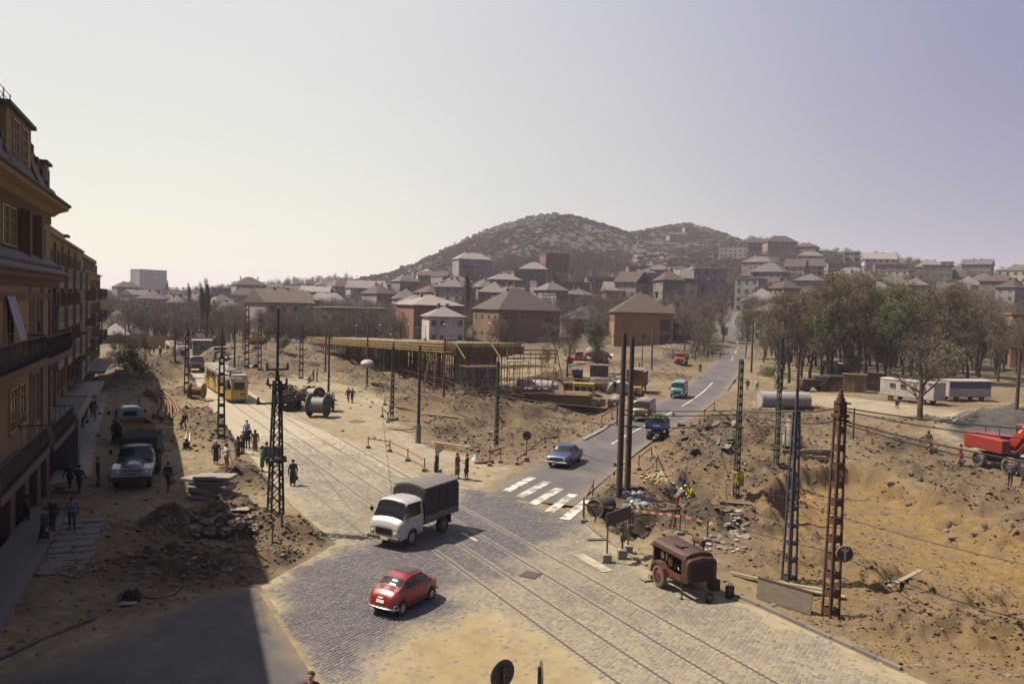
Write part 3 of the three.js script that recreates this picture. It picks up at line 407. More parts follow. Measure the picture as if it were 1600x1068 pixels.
{ const m = new THREE.Matrix4().makeRotationY(-Math.PI / 2).setPosition(-17.7, 0, 0); b_([.13, .115, .125]).ext([[0, 12.35], [1.15, 12.35], [1.2, 12.45], [0.9, 12.65], [0.4, 13.2], [0, 13.4]], 32, m).build('bay_roof', M.rust, o); b_(BROWN).ext([[0, 11.7], [0.55, 11.7], [0.75, 11.95], [1.02, 12.12], [1.02, 12.34], [0, 12.34]], 31.6, m).build('bay_cornice', M.wall, o);
for (let i = 0; i < 22; i++) { const x = -2.2 - i * 0.8; b_([.16, .14, .15]).bar([x, 13.36, 0.06], [x, 12.68, 0.92], 0.035).build('standing_seam', M.rust, o); } }
for (const x of [-5.9, -9, -3.6]) box(b_(BROWN), x - 0.25, x + 0.25, 4.3, x === -3.6 ? 11.6 : 15.3, x > -4 ? 0.5 : 0.0, x > -4 ? 0.58 : x === -5.9 ? 0.56 : 0.54).build('pilaster', M.wall, o);
for (const y of [8.15, 11.1]) box(b_(BROWN), X0, -3.2, y, y + 0.3, 0.5, 0.56).build('string_course', M.wall, o);
for (const x of [-10.4, -12.0, -18, -19.6, -25]) addWin(o, 1.35, 1.75, x, 14.35, 0, 0, 2, 3, [.36, .28, .13]);
for (const x of [-14, -17.6, -21.4]) addWin(o, 1.5, 2.1, x, 10.2, 0.5, 0, 2, 4, [.36, .28, .13]);
for (const x of [-11.2, -13.2, -17.4, -21]) addWin(o, 1.5, 1.9, x, 6.4, 0.5, 0, 2, 4, [.36, .28, .13]);
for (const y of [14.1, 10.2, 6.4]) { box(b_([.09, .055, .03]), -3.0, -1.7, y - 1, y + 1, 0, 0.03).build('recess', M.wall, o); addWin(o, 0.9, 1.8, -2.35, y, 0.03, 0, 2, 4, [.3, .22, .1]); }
for (const x of [-6.8, -8.2]) for (const y of [10.1, 6.3]) box(b_([.05, .035, .02]), x - 0.45, x + 0.45, y - 1.2, y + 1.1, 0.5, 0.53).build('balcony_door', M.wood, o);
b_([.3, .3, .33]).slab([-14.9, 11.25, 0.62], [-13.3, 11.25, 0.62], [-13.1, 9.4, 1.05], [-14.7, 9.4, 1.05], 0.03).build('awning', M.cloth, o);
const bal = b_([.035, .03, .03]).tube([[0, 0, 0], [0, 0.18, 0.1], [0, 0.42, 0.13], [0, 0.7, 0.03], [0, 0.98, 0]], 0.016, null, 5, 10).geo();
const balcony = (x0, x1, y, z0, z1) => {
const b = box(b_(PINK), x0, x1, y - 0.28, y, z0, z1).build('balcony', M.wall, o); const r = b_([.035, .03, .03]);
r.bar([x0, y + 1, z1 - 0.08], [x1, y + 1, z1 - 0.08], 0.035).bar([x1 - 0.06, y + 1, z0], [x1 - 0.06, y + 1, z1 - 0.08], 0.03).bar([x0 + 0.06, y + 1, z0], [x0 + 0.06, y + 1, z1 - 0.08], 0.03).bar([x0, y + 0.08, z1 - 0.08], [x1, y + 0.08, z1 - 0.08], 0.022).build('rail', M.rust, b);
for (let x = x0 + 0.1; x < x1; x += 0.24) mesh('baluster', bal, M.rust, b, [x, y, z1 - 0.1]);
for (let z = z0 + 0.15; z < z1 - 0.1; z += 0.24) mesh('baluster', bal, M.rust, b, [x1 - 0.08, y, z], [0, Math.PI / 2, 0]);
};
balcony(-22, -11.8, 8.55, 0.5, 1.65); balcony(-9.8, -1.6, 8.3, 0, 1.35); balcony(-22, -12.1, 4.55, 0.5, 1.75); balcony(-9.8, -2.4, 4.2, 0, 1.6);
for (const x of [-11, -2.9, -7]) b_([.03, .03, .03]).box(0.5, 0.06, 0.06, x, 9.9, 0.6).box(0.06, 0.5, 0.06, x, 9.7, 0.55, 0, 0, 0.4).build('wall_bracket', M.rust, o);
const st = thing('stone_steps', 'broad dim stone steps at the foot of the corner house, bottom left', 'steps', [-26.6, 0, -46.2], 111.8 * D2R);
for (let i = 0; i < 4; i++) box(b_([.16, .145, .14]), -34, -6 - i * 0.3, 0.12 * (3 - i) - 0.05, 0.12 * (4 - i), 0.07 + i * 0.4, 0.07 + (i + 1) * 0.4 - 0.004).build('step', M.concrete, st);
const bp = thing('broken_pavement', 'cracked pale concrete slabs in front of the stone steps', 'paving slabs', [-26.6, 0, -46.2], 111.8 * D2R);
for (let i = 0; i < 18; i++) { const w = rr(0.6, 1.2); b_([.15, .135, .13]).ext([[-w / 2, -0.4], [w * .4, -.5], [w / 2, .35], [-.1, .5], [-w * .45, .3]], 0.06, new THREE.Matrix4().makeRotationX(-Math.PI / 2 + rr(-.04, .04)).premultiply(new THREE.Matrix4().makeRotationY(rr(-.3, .3))).setPosition(-7.8 - (i >> 1) * 1.0 + rr(-.1, .1), 0.03, 2.25 + (i & 1) * 0.9 + rr(-.1, .1)), null, 0.01, 1).build('slab', M.concrete, bp); }
}
{
const th = 114.2 * D2R;
const o = thing('balcony_house', 'long yellow apartment house with pierced concrete balconies beyond the corner house', 'apartment house', [-27.2, 0, -45.96], th);
const box = (w, x0, x1, y0, y1, z0, z1) => w.box(x1 - x0, y1 - y0, z1 - z0, (x0 + x1) / 2, (y0 + y1) / 2, (z0 + z1) / 2);
const YEL = [.24, .165, .06];
box(b_(YEL), 0.35, 33, 3.7, 15.2, -12, 0).build('wall', M.wall, o); box(b_([.06, .05, .045]), 0.35, 33, 0, 3.7, -12, -0.8).build('shop_front', M.glass, o);
box(b_([.03, .026, .024]), 0.4, 32.4, 15.2, 16.1, -11, -1.6).build('attic_band', M.wood, o); box(b_(YEL), 0.36, 28, 16.1, 16.45, -11.5, -1.0).build('roof_slab', M.wall, o); box(b_(DKROOF), 27.5, 29.5, 16.3, 16.5, -11.5, -.7).build('roof_edge', M.roof, o);
box(b_([.3, .22, .12]), 0.36, 33, 15.16, 15.34, -0.4, 0.22).build('parapet_coping', M.concrete, o);
for (let i = 0; i < 14; i++) box(b_([.09, .06, .025]), 1 + i * 2.3, 1.5 + i * 2.3, 4.0, 14.6, 0, 0.02).build('slot_shade', M.wall, o);
for (let i = 0; i < 13; i++) for (const y of [13.5, 10.6, 7.9, 5.3]) addWin(o, 0.9, 1.7, 2.4 + i * 2.3, y, 0, 0, 1, 2, [.2, .15, .07]);
for (const x of [0.9, 4.3, 9, 14, 19, 25]) box(b_(BROWN), x - 0.12, x + 0.12, 0, 14.8, 0.0, 0.12).build('pilaster_strip', M.wall, o);
const panel = (w, h, n) => { const s = new THREE.Shape([[-w / 2, 0], [w / 2, 0], [w / 2, h], [-w / 2, h]].map(p => new THREE.Vector2(...p))); for (let i = 0; i < n; i++) { const x = -w / 2 + w * (i + 0.5) / n; if (i % 2) { const p = new THREE.Path([[x - .1, .2], [x + .1, .2], [x + .1, h - .2], [x - .1, h - .2]].map(q => new THREE.Vector2(...q))); s.holes.push(p); } else for (let j = 0; j < 5; j++) { const y = 0.22 + j * (h - 0.36) / 5; s.holes.push(new THREE.Path([[x - .06, y], [x + .06, y], [x + .06, y + .09], [x - .06, y + .09]].map(q => new THREE.Vector2(...q)))); } } const g = new THREE.ExtrudeGeometry(s, { depth: 0.1, bevelEnabled: false }); return tint(norm(g), [.21, .175, .14]); };
const pf = panel(3.4, 1.1, 9), ps = panel(1.4, 1.1, 5);
const pierced = (parent, x, y) => { const b = box(b_([.2, .165, .13]), x - 1.75, x + 1.75, y - 0.2, y, 0, .95).build('balcony', M.concrete, parent); mesh('pierced_panel', pf, M.concrete, b, [x, y, .85]); for (const s of [-1, 1]) mesh('pierced_panel', ps, M.concrete, b, [x + s * 1.65 - 0.05, y, 0.42], [0, Math.PI / 2, 0], [.6, 1, 1]); box(b_([.22, .185, .15]), x - 1.78, x + 1.78, y + 1.1, y + 1.18, .82, 1.0).build('balcony_coping', M.concrete, b); };
for (const [x, ys] of [[3.4, [11.9, 9.4, 7.0]], [9.4, [11.9, 9.4, 6.8]], [15.4, [11.9, 9.4, 6.8]], [21.4, [11.9, 9.4, 6.8, 4.6]], [27.4, [11.9, 9.4, 6.8, 4.6]]]) for (const y of ys) pierced(o, x, y);
const can = box(b_([.17, .145, .13]), 2, 14, 3.5, 3.78, 0.0, 2.0).build('shop_canopy', M.concrete, o); box(b_([.24, .21, .19]), 2, 14, 3.78, 4.1, 1.88, 2.0).build('canopy_parapet', M.concrete, can); box(b_([.2, .18, .17]), 16, 27, 3.4, 3.65, 0, 2.2).build('shop_canopy', M.concrete, o);
const kiosk = box(b_([.1, .11, .13]), 5.5, 7.2, 0.1, 3.0, 0.0, 1.7).build('shop_porch', M.dullpaint, o);
const f = thing('end_house', 'far yellow house with dark roof terrace closing the left row of houses', 'apartment house', [-27.2, 0, -45.96], th);
box(b_([.29, .2, .075]), 33.05, 62, 3.4, 13.6, -12, 0.05).build('wall', M.wall, f); box(b_([.05, .045, .045]), 33.05, 62, 0, 3.4, -12, -0.5).build('shop_front', M.wood, f); box(b_([.03, .028, .026]), 33.2, 61.8, 13.6, 14.9, -11, -.3).build('roof_terrace', M.wood, f); box(b_(YEL), 34, 57, 14.9, 15.3, -11, -.1).build('roof_slab', M.wall, f); box(b_([.3, .22, .12]), 33.05, 62.2, 13.5, 13.64, -.4, .25).build('coping', M.concrete, f);
for (let i = 0; i < 3; i++) box(b_([.33, .33, .34]), 33.6 + i * 1.2, 34.4 + i * 1.2, 13.8, 14.7, -.3, -.2).build('terrace_window', M.dullpaint, f);
for (let i = 0; i < 9; i++) for (const y of [12.2, 9.6, 7.0, 4.8]) addWin(f, 0.9, 1.5, 35 + i * 3, y, 0.05, 0, 1, 2, [.2, .15, .07]);
for (const x of [38, 50, 58]) for (const y of [10.9, 8.4, 5.9]) { const b = box(b_([.16, .13, .1]), x - 1.8, x + 1.8, y - 0.2, y + 1.05, .05, 1.0).build('balcony', M.concrete, f); for (let i = 0; i < 4; i++) b_([.06, .05, .04]).box(0.3, 0.7, 0.02, x - 1.2 + i * 0.8, y + 0.5, 1.01).build('slot', M.matte, b); }
box(b_([.2, .18, .16]), 40, 58, 3.1, 3.4, 0.05, 1.6).build('shop_canopy', M.concrete, f);
}
// ------------------------------------------------------------------ the town and the hill behind
function hip(w, d, h, ov, c, gable) { // roof over a w x d block, ridge along x
const W = w / 2 + ov, Dd = d / 2 + ov, r = gable ? W : Math.max(0.01, W - Dd * 0.95), b = b_(c), A = [-W, 0, Dd], Bq = [W, 0, Dd], Cq = [W, 0, -Dd], Dq = [-W, 0, -Dd], E = [-r, h, 0], F = [r, h, 0];
b.quad(A, Bq, F, E).quad(Cq, Dq, E, F); const tri = (p, q, s) => { const g = new THREE.BufferGeometry(); g.setAttribute('position', new THREE.BufferAttribute(new Float32Array([...p, ...q, ...s]), 3)); g.setAttribute('uv', new THREE.BufferAttribute(new Float32Array([0, 0, 1, 0, .5, 1]), 2)); g.computeVertexNormals(); b.add(g); };
tri(Bq, Cq, F); tri(Dq, A, E); b.box(2 * W, 0.18, 2 * Dd, 0, -0.1, 0); return b; }
function house(px, py, wpx, h, o = {}) {
const g = o.depth ? at(px, py, o.depth) : hit(px, py), dist = Math.hypot(g.x, g.z); if (o.depth) g.y = Math.min(g.y, Math.max(0, gy(g.x, g.z))) ;
const w = wpx / FPX * -g.z, d = o.d || w * 0.8, c = o.c || [.3, .27, .23], face = Math.atan2(-g.x, -g.z) + (o.turn || 0);
const t = thing(o.name || 'house', o.label, o.cat || 'house', [g.x, g.y - 0.3, g.z], face, o.group);
t.translateZ(-d / 2);
const sink = 6; b_(c).box(w, h + sink, d, 0, (h - sink) / 2, 0).build('wall', o.brick ? M.wall : M.wall, t);
const rc = dk(o.rc || [.2, .13, .1]);
if (o.roof === 'f') { b_(mix3(c, [.2, .2, .2], 0.4)).box(w + 0.5, 0.35, d + 0.5, 0, h + 0.175, 0).build('roof', M.roof, t); }
else { const rh = o.rh || d * 0.33, r = hip(w, d, rh, 0.5, rc, o.roof === 'g').build('roof', M.roof, t); r.position.y = h; if (o.roof === 'g') for (const s of [-1, 1]) b_(c).ext([[-d / 2, 0], [d / 2, 0], [0, rh * 0.93]], 0.2, new THREE.Matrix4().makeRotationY(Math.PI / 2).setPosition(s * (w / 2 - 0.11), h, 0)).build('gable', M.wall, t);
const n = o.ch ?? 2; for (let i = 0; i < n; i++) { const cx = (i - (n - 1) / 2) * w * 0.28 + rr(-.5, .5); const k = b_([.17, .1, .075]).box(0.7, 1.6, 0.6, cx, rh * 0.75 + 0.5, rr(-.3, .3) * d * 0.2).build('chimney', M.wall, r); b_([.2, .17, .15]).box(0.85, 0.14, 0.75, 0, 0, 0).build('chimney_cap', M.concrete, k).position.set(cx, rh * 0.75 + 1.3, k.geometry.boundingBox ? 0 : 0); } }
const fl = o.fl || Math.max(1, Math.round(h / 3.1)), fh = h / fl, nx = o.nx ?? Math.max(2, Math.round(w / 3.4)), nz = o.nz ?? Math.max(1, Math.round(d / 4));
const ww = o.ww || 1.3, wh = o.wh || 1.4, wc = o.wc || [.42, .39, .34];
if (o.win !== 0) for (let f = 0; f < fl; f++) { for (let i = 0; i < nx; i++) if (rnd() < (o.pw ?? 0.95)) addWin(t, ww, wh, -w / 2 + w * (i + 0.5) / nx, f * fh + fh * 0.55, d / 2, 0, 2, 1, wc, dist < 260); for (let i = 0; i < nz; i++) for (const s of [o.side || (px > 800 ? -1 : 1)]) if (rnd() < 0.9) addWin(t, ww, wh, s * w / 2, f * fh + fh * 0.55, -d / 2 + d * (i + 0.5) / nz, s * Math.PI / 2, 2, 1, wc, false); }
if (o.balc) for (let f = 1; f < fl; f++) for (const u of o.balc) { const bw = Math.min(3, w / 3); const k = b_(mix3(c, [.1, .08, .07], 0.55)).box(bw, 0.95, 1.1, u * w, f * fh + 0.35, d / 2 + 0.55).build('balcony', M.concrete, t); b_([.05, .045, .045]).box(bw * 0.8, 1.9, 0.04, u * w, f * fh + 1.75, d / 2 + 0.025).build('balcony_door', M.wood, t); }
if (o.extra) o.extra(t, w, h, d);
return t;
}
const dk = c => [c[0] * .38, c[1] * .36, c[2] * .36];
const CR = [.36, .32, .25], WHT = [.5, .48, .43], BRK = [.2, .095, .055], GRY = [.26, .245, .235], TAN = [.27, .2, .13], RR_ = [.13, .085, .07], RG = [.23, .22, .22], RRED = [.16, .085, .065], RP = [.58, .55, .51];
house(684, 556, 82, 14.5, { label: 'brick red four-storey block with pale hipped roof behind the bridge works', c: [.21, .1, .055], rc: RP, rh: 3, d: 16, turn: 0.35, fl: 4, nx: 5, pw: 0.5, wc: [.3, .25, .2], depth: 225 });
house(697, 560, 56, 11, { label: 'pale cream three-storey house with light roof just behind the bridge deck', c: [.44, .4, .37], rc: [.46, .44, .42], rh: 2.6, d: 11, turn: 0.2, nx: 4, fl: 3, depth: 205 });
house(826, 562, 108, 14.2, { label: 'large brown block with steep dark hipped roof behind the bridge pier', c: [.19, .12, .075], rc: [.135, .095, .085], rh: 6.2, d: 17, turn: 0.5, fl: 3, nx: 4, pw: 0.45, ch: 2, depth: 225, balc: [0.32, -0.42] });
house(1004, 566, 92, 13, { label: 'orange brown three-storey block with red hipped roof beside the climbing road', c: [.27, .145, .07], rc: [.15, .1, .085], rh: 5.6, d: 16, turn: 0.12, nx: 3, pw: 0.12, fl: 3, depth: 205, ch: 3, extra(t, w, h, d) { for (let f = 0; f < 3; f++) { b_([.06, .055, .055]).box(2.6, 2.9, 0.05, w * 0.36, 2.1 + f * 3.9, d / 2 + 0.028).build('stair_window', M.glass, t); b_([.14, .12, .11]).box(2.6, 0.2, 0.9, w * 0.36, 0.6 + f * 3.9, d / 2 + 0.45).build('balcony', M.concrete, t); } } });
house(1036, 562, 40, 11.5, { label: 'narrow end wing in the same orange brown brick, nearest the road', c: [.25, .135, .065], rc: [.15, .1, .085], rh: 4.5, d: 13, turn: -0.3, nx: 2, fl: 3, depth: 218 });
house(930, 556, 80, 11.5, { label: 'low brown block with grey hipped roof between two larger brick blocks', c: [.2, .14, .1], rc: [.17, .135, .125], rh: 4, d: 13, turn: 0.4, depth: 245, nx: 5 });
house(548, 534, 110, 10, { label: 'long yellowish flat-roofed house with a row of small windows behind the bridge deck', c: [.25, .19, .1], roof: 'f', d: 12, turn: 0.1, nx: 7, fl: 2, ww: 1.0, wh: 1.1, depth: 235 });
house(452, 530, 80, 11, { label: 'pale gabled apartment house with reddish balconies left of the long yellowish house', c: [.3, .25, .22], rc: [.26, .2, .17], roof: 'g', rh: 4, d: 14, turn: 0.45, nx: 4, fl: 3, balc: [-0.35], depth: 235, cat: 'apartment house' });
house(484, 524, 30, 11, { label: 'grey firewall end of the gabled apartment house', c: [.21, .185, .165], roof: 'f', d: 14, win: 0, depth: 245, cat: 'apartment house' });
house(360, 512, 60, 6.5, { label: 'villa with pale pinkish hipped roof and chimneys left of centre', c: [.17, .145, .125], rc: [.38, .31, .28], rh: 3.6, ch: 4, depth: 300 });
house(640, 528, 40, 6, { label: 'small house with light grey roof left of the brick red block', c: [.28, .25, .22], rc: RP, rh: 3.4, d: 11, turn: 0.5, depth: 255 });
house(620, 530, 44, 5.5, { label: 'small house with purple grey pyramid roof behind the bridge deck', c: [.25, .22, .18], rc: [.19, .165, .16], rh: 4, turn: -0.3, depth: 262 });
house(673, 500, 90, 8, { label: 'cream house with wide pale hipped roof above the brick red block', c: [.32, .29, .22], rc: [.4, .38, .35], rh: 3.5, d: 14, turn: 0.3, depth: 285 });
house(196, 555, 62, 5.5, { label: 'low house with wide pinkish grey hipped roof at the end of the left street', c: [.2, .16, .14], rc: [.24, .19, .17], rh: 6, d: 20, ch: 2, depth: 200, turn: 0.2 });
house(180, 548, 34, 4, { label: 'low shed with pale metal roof beside the last house on the left', c: [.2, .17, .15], rc: [.45, .43, .4], rh: 2.5, d: 14, ch: 0, depth: 185 });
house(239, 470, 44, 46, { name: 'tower_block', label: 'blue grey high-rise slab standing alone on the left skyline', cat: 'tower block', c: [.16, .17, .21], roof: 'f', d: 26, fl: 12, nx: 8, turn: 0.5, depth: 1150, ww: 4, wh: 2.2, wc: [.2, .21, .25] });
const leftTown = [
[212, 500, 40, 9, [.3, .27, .26], 'f', 'pale flat-roofed block below the high-rise on the left'], [255, 505, 46, 12, [.16, .145, .14], 'h', 'dark house with pyramid roof left of the tall poplars'], [300, 500, 40, 12, [.17, .15, .145], 'h', 'dark grey house with steep roof just left of the poplars'], [345, 480, 44, 8, [.2, .18, .175], 'f', 'long low grey block on the left skyline beyond the poplars'],
[180, 480, 60, 10, [.17, .15, .15], 'f', 'long chimney-topped block on the far left skyline'], [392, 492, 40, 15, [.24, .22, .22], 'h', 'grey block with pale gable left of the stepped houses'], [372, 470, 40, 9, [.22, .2, .2], 'h', 'row of grey houses on the rise left of centre'], [430, 490, 46, 13, [.22, .2, .195], 'h', 'grey four-storey block with hipped roof on the rise'], [407, 472, 50, 9, [.2, .18, .17], 'f', 'far flat block with many chimneys on the skyline'],
[462, 482, 42, 11, [.28, .23, .2], 'f', 'brownish block crowned by a row of chimneys on the skyline'], [490, 492, 40, 12, [.3, .27, .24], 'g', 'pale gabled house stepped on the slope'], [520, 478, 40, 13, [.3, .26, .24], 'h', 'tall house with pale hipped roof on the slope left of the hill'], [545, 490, 44, 14, [.3, .27, .26], 'h', 'grey rendered block with white pyramid roof on the slope'], [570, 470, 46, 12, [.25, .215, .2], 'f', 'brown roofed block on the skyline at the foot of the hill'],
[575, 498, 50, 14, [.27, .25, .245], 'g', 'block with broad light slanting roof at the foot of the hill'], [600, 482, 44, 14, [.26, .24, .235], 'f', 'grey terrace block left of the rocky hill foot'], [618, 500, 44, 12, [.24, .21, .2], 'f', 'grey stepped block behind the brick red house'], [640, 478, 38, 13, [.29, .27, .255], 'f', 'pale rectangular block at the left foot of the hill'], [510, 505, 60, 9, [.27, .24, .22], 'h', 'low pale terrace below the stepped houses'], [420, 510, 50, 6, [.2, .15, .13], 'h', 'small dark house between bare gardens left of centre'], [285, 522, 60, 6, [.19, .16, .15], 'h', 'low house among gardens behind the sheds on the left'], [335, 535, 40, 4.5, [.24, .19, .16], 'h', 'single-storey garden house beyond the tram street'],
];
leftTown.forEach(([x, y, w, h, c, roof, label], i) => house(x, y + 6, w * 1.15, h * (x > 370 ? 1.4 : 1.1), { label, c, roof, rc: pick([RG, RR_, RP, [.2, .15, .135]]), depth: lerp(300, 640, clamp((520 - y) / 50)), turn: rr(-.5, .5), d: rr(11, 18), rh: rr(3.5, 5.5), ch: 3, cat: h > 11 ? 'apartment house' : 'house' }));
const midTown = [
[742, 448, 50, 12, [.26, .24, .235], 'h', RP, 'tall grey block with white roof high under the rocky slope'], [668, 440, 40, 8, [.22, .16, .15], 'f', 0, 'low reddish terrace under the left hill foot'], [668, 452, 26, 8, [.33, .31, .29], 'h', RP, 'small house with pale roof under the left hill foot'], [720, 468, 40, 7, [.25, .2, .16], 'h', [.24, .17, .14], 'house with brownish hipped roof beside the tall poplar'], [790, 478, 46, 9, [.23, .18, .17], 'h', [.4, .38, .35], 'house with pale hipped roof right of the poplar'], [832, 462, 40, 10, [.2, .17, .17], 'h', [.42, .4, .38], 'villa with bright roof and balconies under the hill'],
[870, 442, 34, 12, [.17, .09, .075], 'f', 0, 'dark red brick block among the shrubs under the hill'], [845, 452, 30, 8, [.23, .15, .13], 'f', 0, 'low brick red row left of the dark red block'], [758, 470, 30, 6, [.33, .3, .28], 'h', RG, 'small pale house between poplar and villa'], [712, 482, 34, 7, [.36, .34, .32], 'f', 0, 'white flat house half hidden by the tall poplar'], [955, 470, 70, 8, [.22, .19, .18], 'f', 0, 'long grey row under the right flank of the hill'], [880, 486, 80, 9, [.2, .165, .16], 'f', 0, 'long brownish row behind the large brown block'], [1010, 470, 50, 9, [.2, .17, .165], 'h', RG, 'grey house at the foot of the green hollow'],
[1080, 468, 44, 7, [.36, .33, .31], 'h', RP, 'villa with bright white roof near the climbing road'], [1064, 452, 28, 6, [.33, .3, .28], 'g', RP, 'small white gabled house above the climbing road'], [1108, 478, 46, 12, [.24, .215, .22], 'f', 0, 'grey apartment slab left of the climbing road'], [1060, 488, 50, 10, [.19, .16, .16], 'f', 0, 'shaded block behind the bare trees by the climbing road'], [1000, 462, 34, 11, [.24, .21, .22], 'f', 0, 'pale narrow block in front of the green hollow'], [980, 490, 60, 7, [.28, .24, .215], 'g', [.4, .37, .34], 'low house with pale slanted roof behind the orange brown block'],
[1078, 372, 15, 12, [.3, .28, .28], 'f', 0, 'narrow pale tower on the saddle of the hill'], [1060, 378, 26, 8, [.3, .24, .18], 'g', RR_, 'ochre villa beside the tower on the saddle'],
];
midTown.forEach(([x, y, w, h, c, roof, rc, label]) => house(x, y, w * 1.1, h * (y > 440 ? 1.3 : 1), { label, c, roof, rc: rc || RG, turn: rr(-.4, .4), d: rr(10, 14), rh: rr(3, 4.5), cat: h > 10 ? 'apartment house' : 'house' }));
const rightTown = [
[1145, 408, 44, 13, [.33, .3, .27], 'f', 0, 'modern cream block with stepped terraces on the hillside'], [1178, 402, 46, 12, [.27, .215, .17], 'h', RR_, 'broad ochre institute building on the hill crest'], [1222, 404, 46, 13, [.25, .195, .16], 'h', RR_, 'long ochre institute building with dark roof along the crest'], [1256, 406, 34, 10, [.24, .185, .15], 'h', RR_, 'lower middle part of the institute building on the crest'], [1290, 408, 24, 8, [.3, .25, .22], 'f', 0, 'end wing of the institute building on the crest'], [1198, 418, 36, 9, [.3, .24, .15], 'f', 0, 'yellowish flat house below the institute building'], [1266, 418, 38, 8, [.24, .19, .17], 'h', [.34, .31, .3], 'villa with grey hipped roof below the institute'], [1180, 425, 26, 8, [.22, .15, .13], 'h', RR_, 'reddish house among trees below the institute'], [1222, 432, 36, 9, [.38, .35, .31], 'f', 0, 'white house left of the half-timbered villas'], [1240, 446, 30, 11, [.36, .33, .3], 'g', RR_, 'white villa with dark steep gable on the hillside'], [1270, 448, 32, 12, [.3, .27, .25], 'g', [.17, .13, .12], 'steep-gabled villa right of the white villa'],
[1330, 426, 24, 13, [.33, .31, .3], 'f', 0, 'slim pale apartment tower on the hillside'], [1375, 436, 46, 12, [.44, .41, .37], 'g', RP, 'large white apartment block with balconies on the hillside'], [1395, 448, 44, 9, [.38, .35, .32], 'f', 0, 'lower white terraced wing beside the large apartment block'], [1450, 440, 38, 9, [.27, .23, .2], 'h', [.36, .33, .31], 'villa with pale hipped roof on the right skyline'], [1480, 432, 18, 10, [.38, .36, .33], 'f', 0, 'small white cube house on the right skyline'], [1480, 450, 52, 9, [.29, .23, .14], 'h', [.17, .14, .13], 'wide yellow house with dark roof on the right slope'], [1515, 434, 34, 8, [.24, .21, .2], 'h', [.36, .34, .33], 'house with light roof behind the wide yellow house'], [1560, 436, 50, 8, [.22, .19, .18], 'f', 0, 'long low block on the far right skyline'], [1578, 484, 44, 18, [.4, .36, .29], 'f', 0, 'white five-storey block with side balconies at the right edge'],
[1165, 486, 36, 13, [.3, .28, .27], 'f', 0, 'grey panel block right of the climbing road'], [1195, 500, 52, 7, [.3, .28, .27], 'h', [.46, .44, .42], 'villa with bright grey roof right of the climbing road'], [1205, 530, 66, 8, [.36, .34, .3], 'h', [.26, .18, .15], 'white villa with wide pinkish roof behind the grove'], [1365, 480, 60, 8, [.27, .25, .23], 'h', [.33, .3, .28], 'house with pale roof showing over the grove'], [1420, 480, 34, 8, [.3, .25, .22], 'g', [.25, .19, .17], 'gabled house behind the middle of the grove'], [1487, 488, 44, 8, [.33, .3, .27], 'g', [.2, .16, .15], 'white gabled house behind the right end of the grove'], [1590, 448, 40, 9, [.24, .2, .18], 'h', [.2, .14, .12], 'brown roofed house on the right skyline edge'],
];
rightTown.forEach(([x, y, w, h, c, roof, rc, label], i) => house(x, y, w, h, { label, c, roof, rc: rc || RG, turn: rr(-.35, .35), d: rr(10, 15), rh: rr(3, 5), cat: h > 11 ? 'apartment house' : 'house', balc: [10, 11, 18].includes(i) ? [-0.3, 0.3] : 0 }));
house(1440, 590, 150, 14, { label: 'long brick red block hidden behind the grove of trees', c: [.19, .085, .06], rc: RR_, roof: 'f', d: 14, fl: 4, depth: 190, turn: 0.1, nx: 9, cat: 'apartment house' });
house(1612, 600, 60, 14.5, { label: 'orange brick block cut by the right edge of the view', c: [.24, .11, .06], rc: RR_, roof: 'f', d: 16, fl: 4, depth: 165, turn: 0.1, nx: 4, cat: 'apartment house', side: -1 });
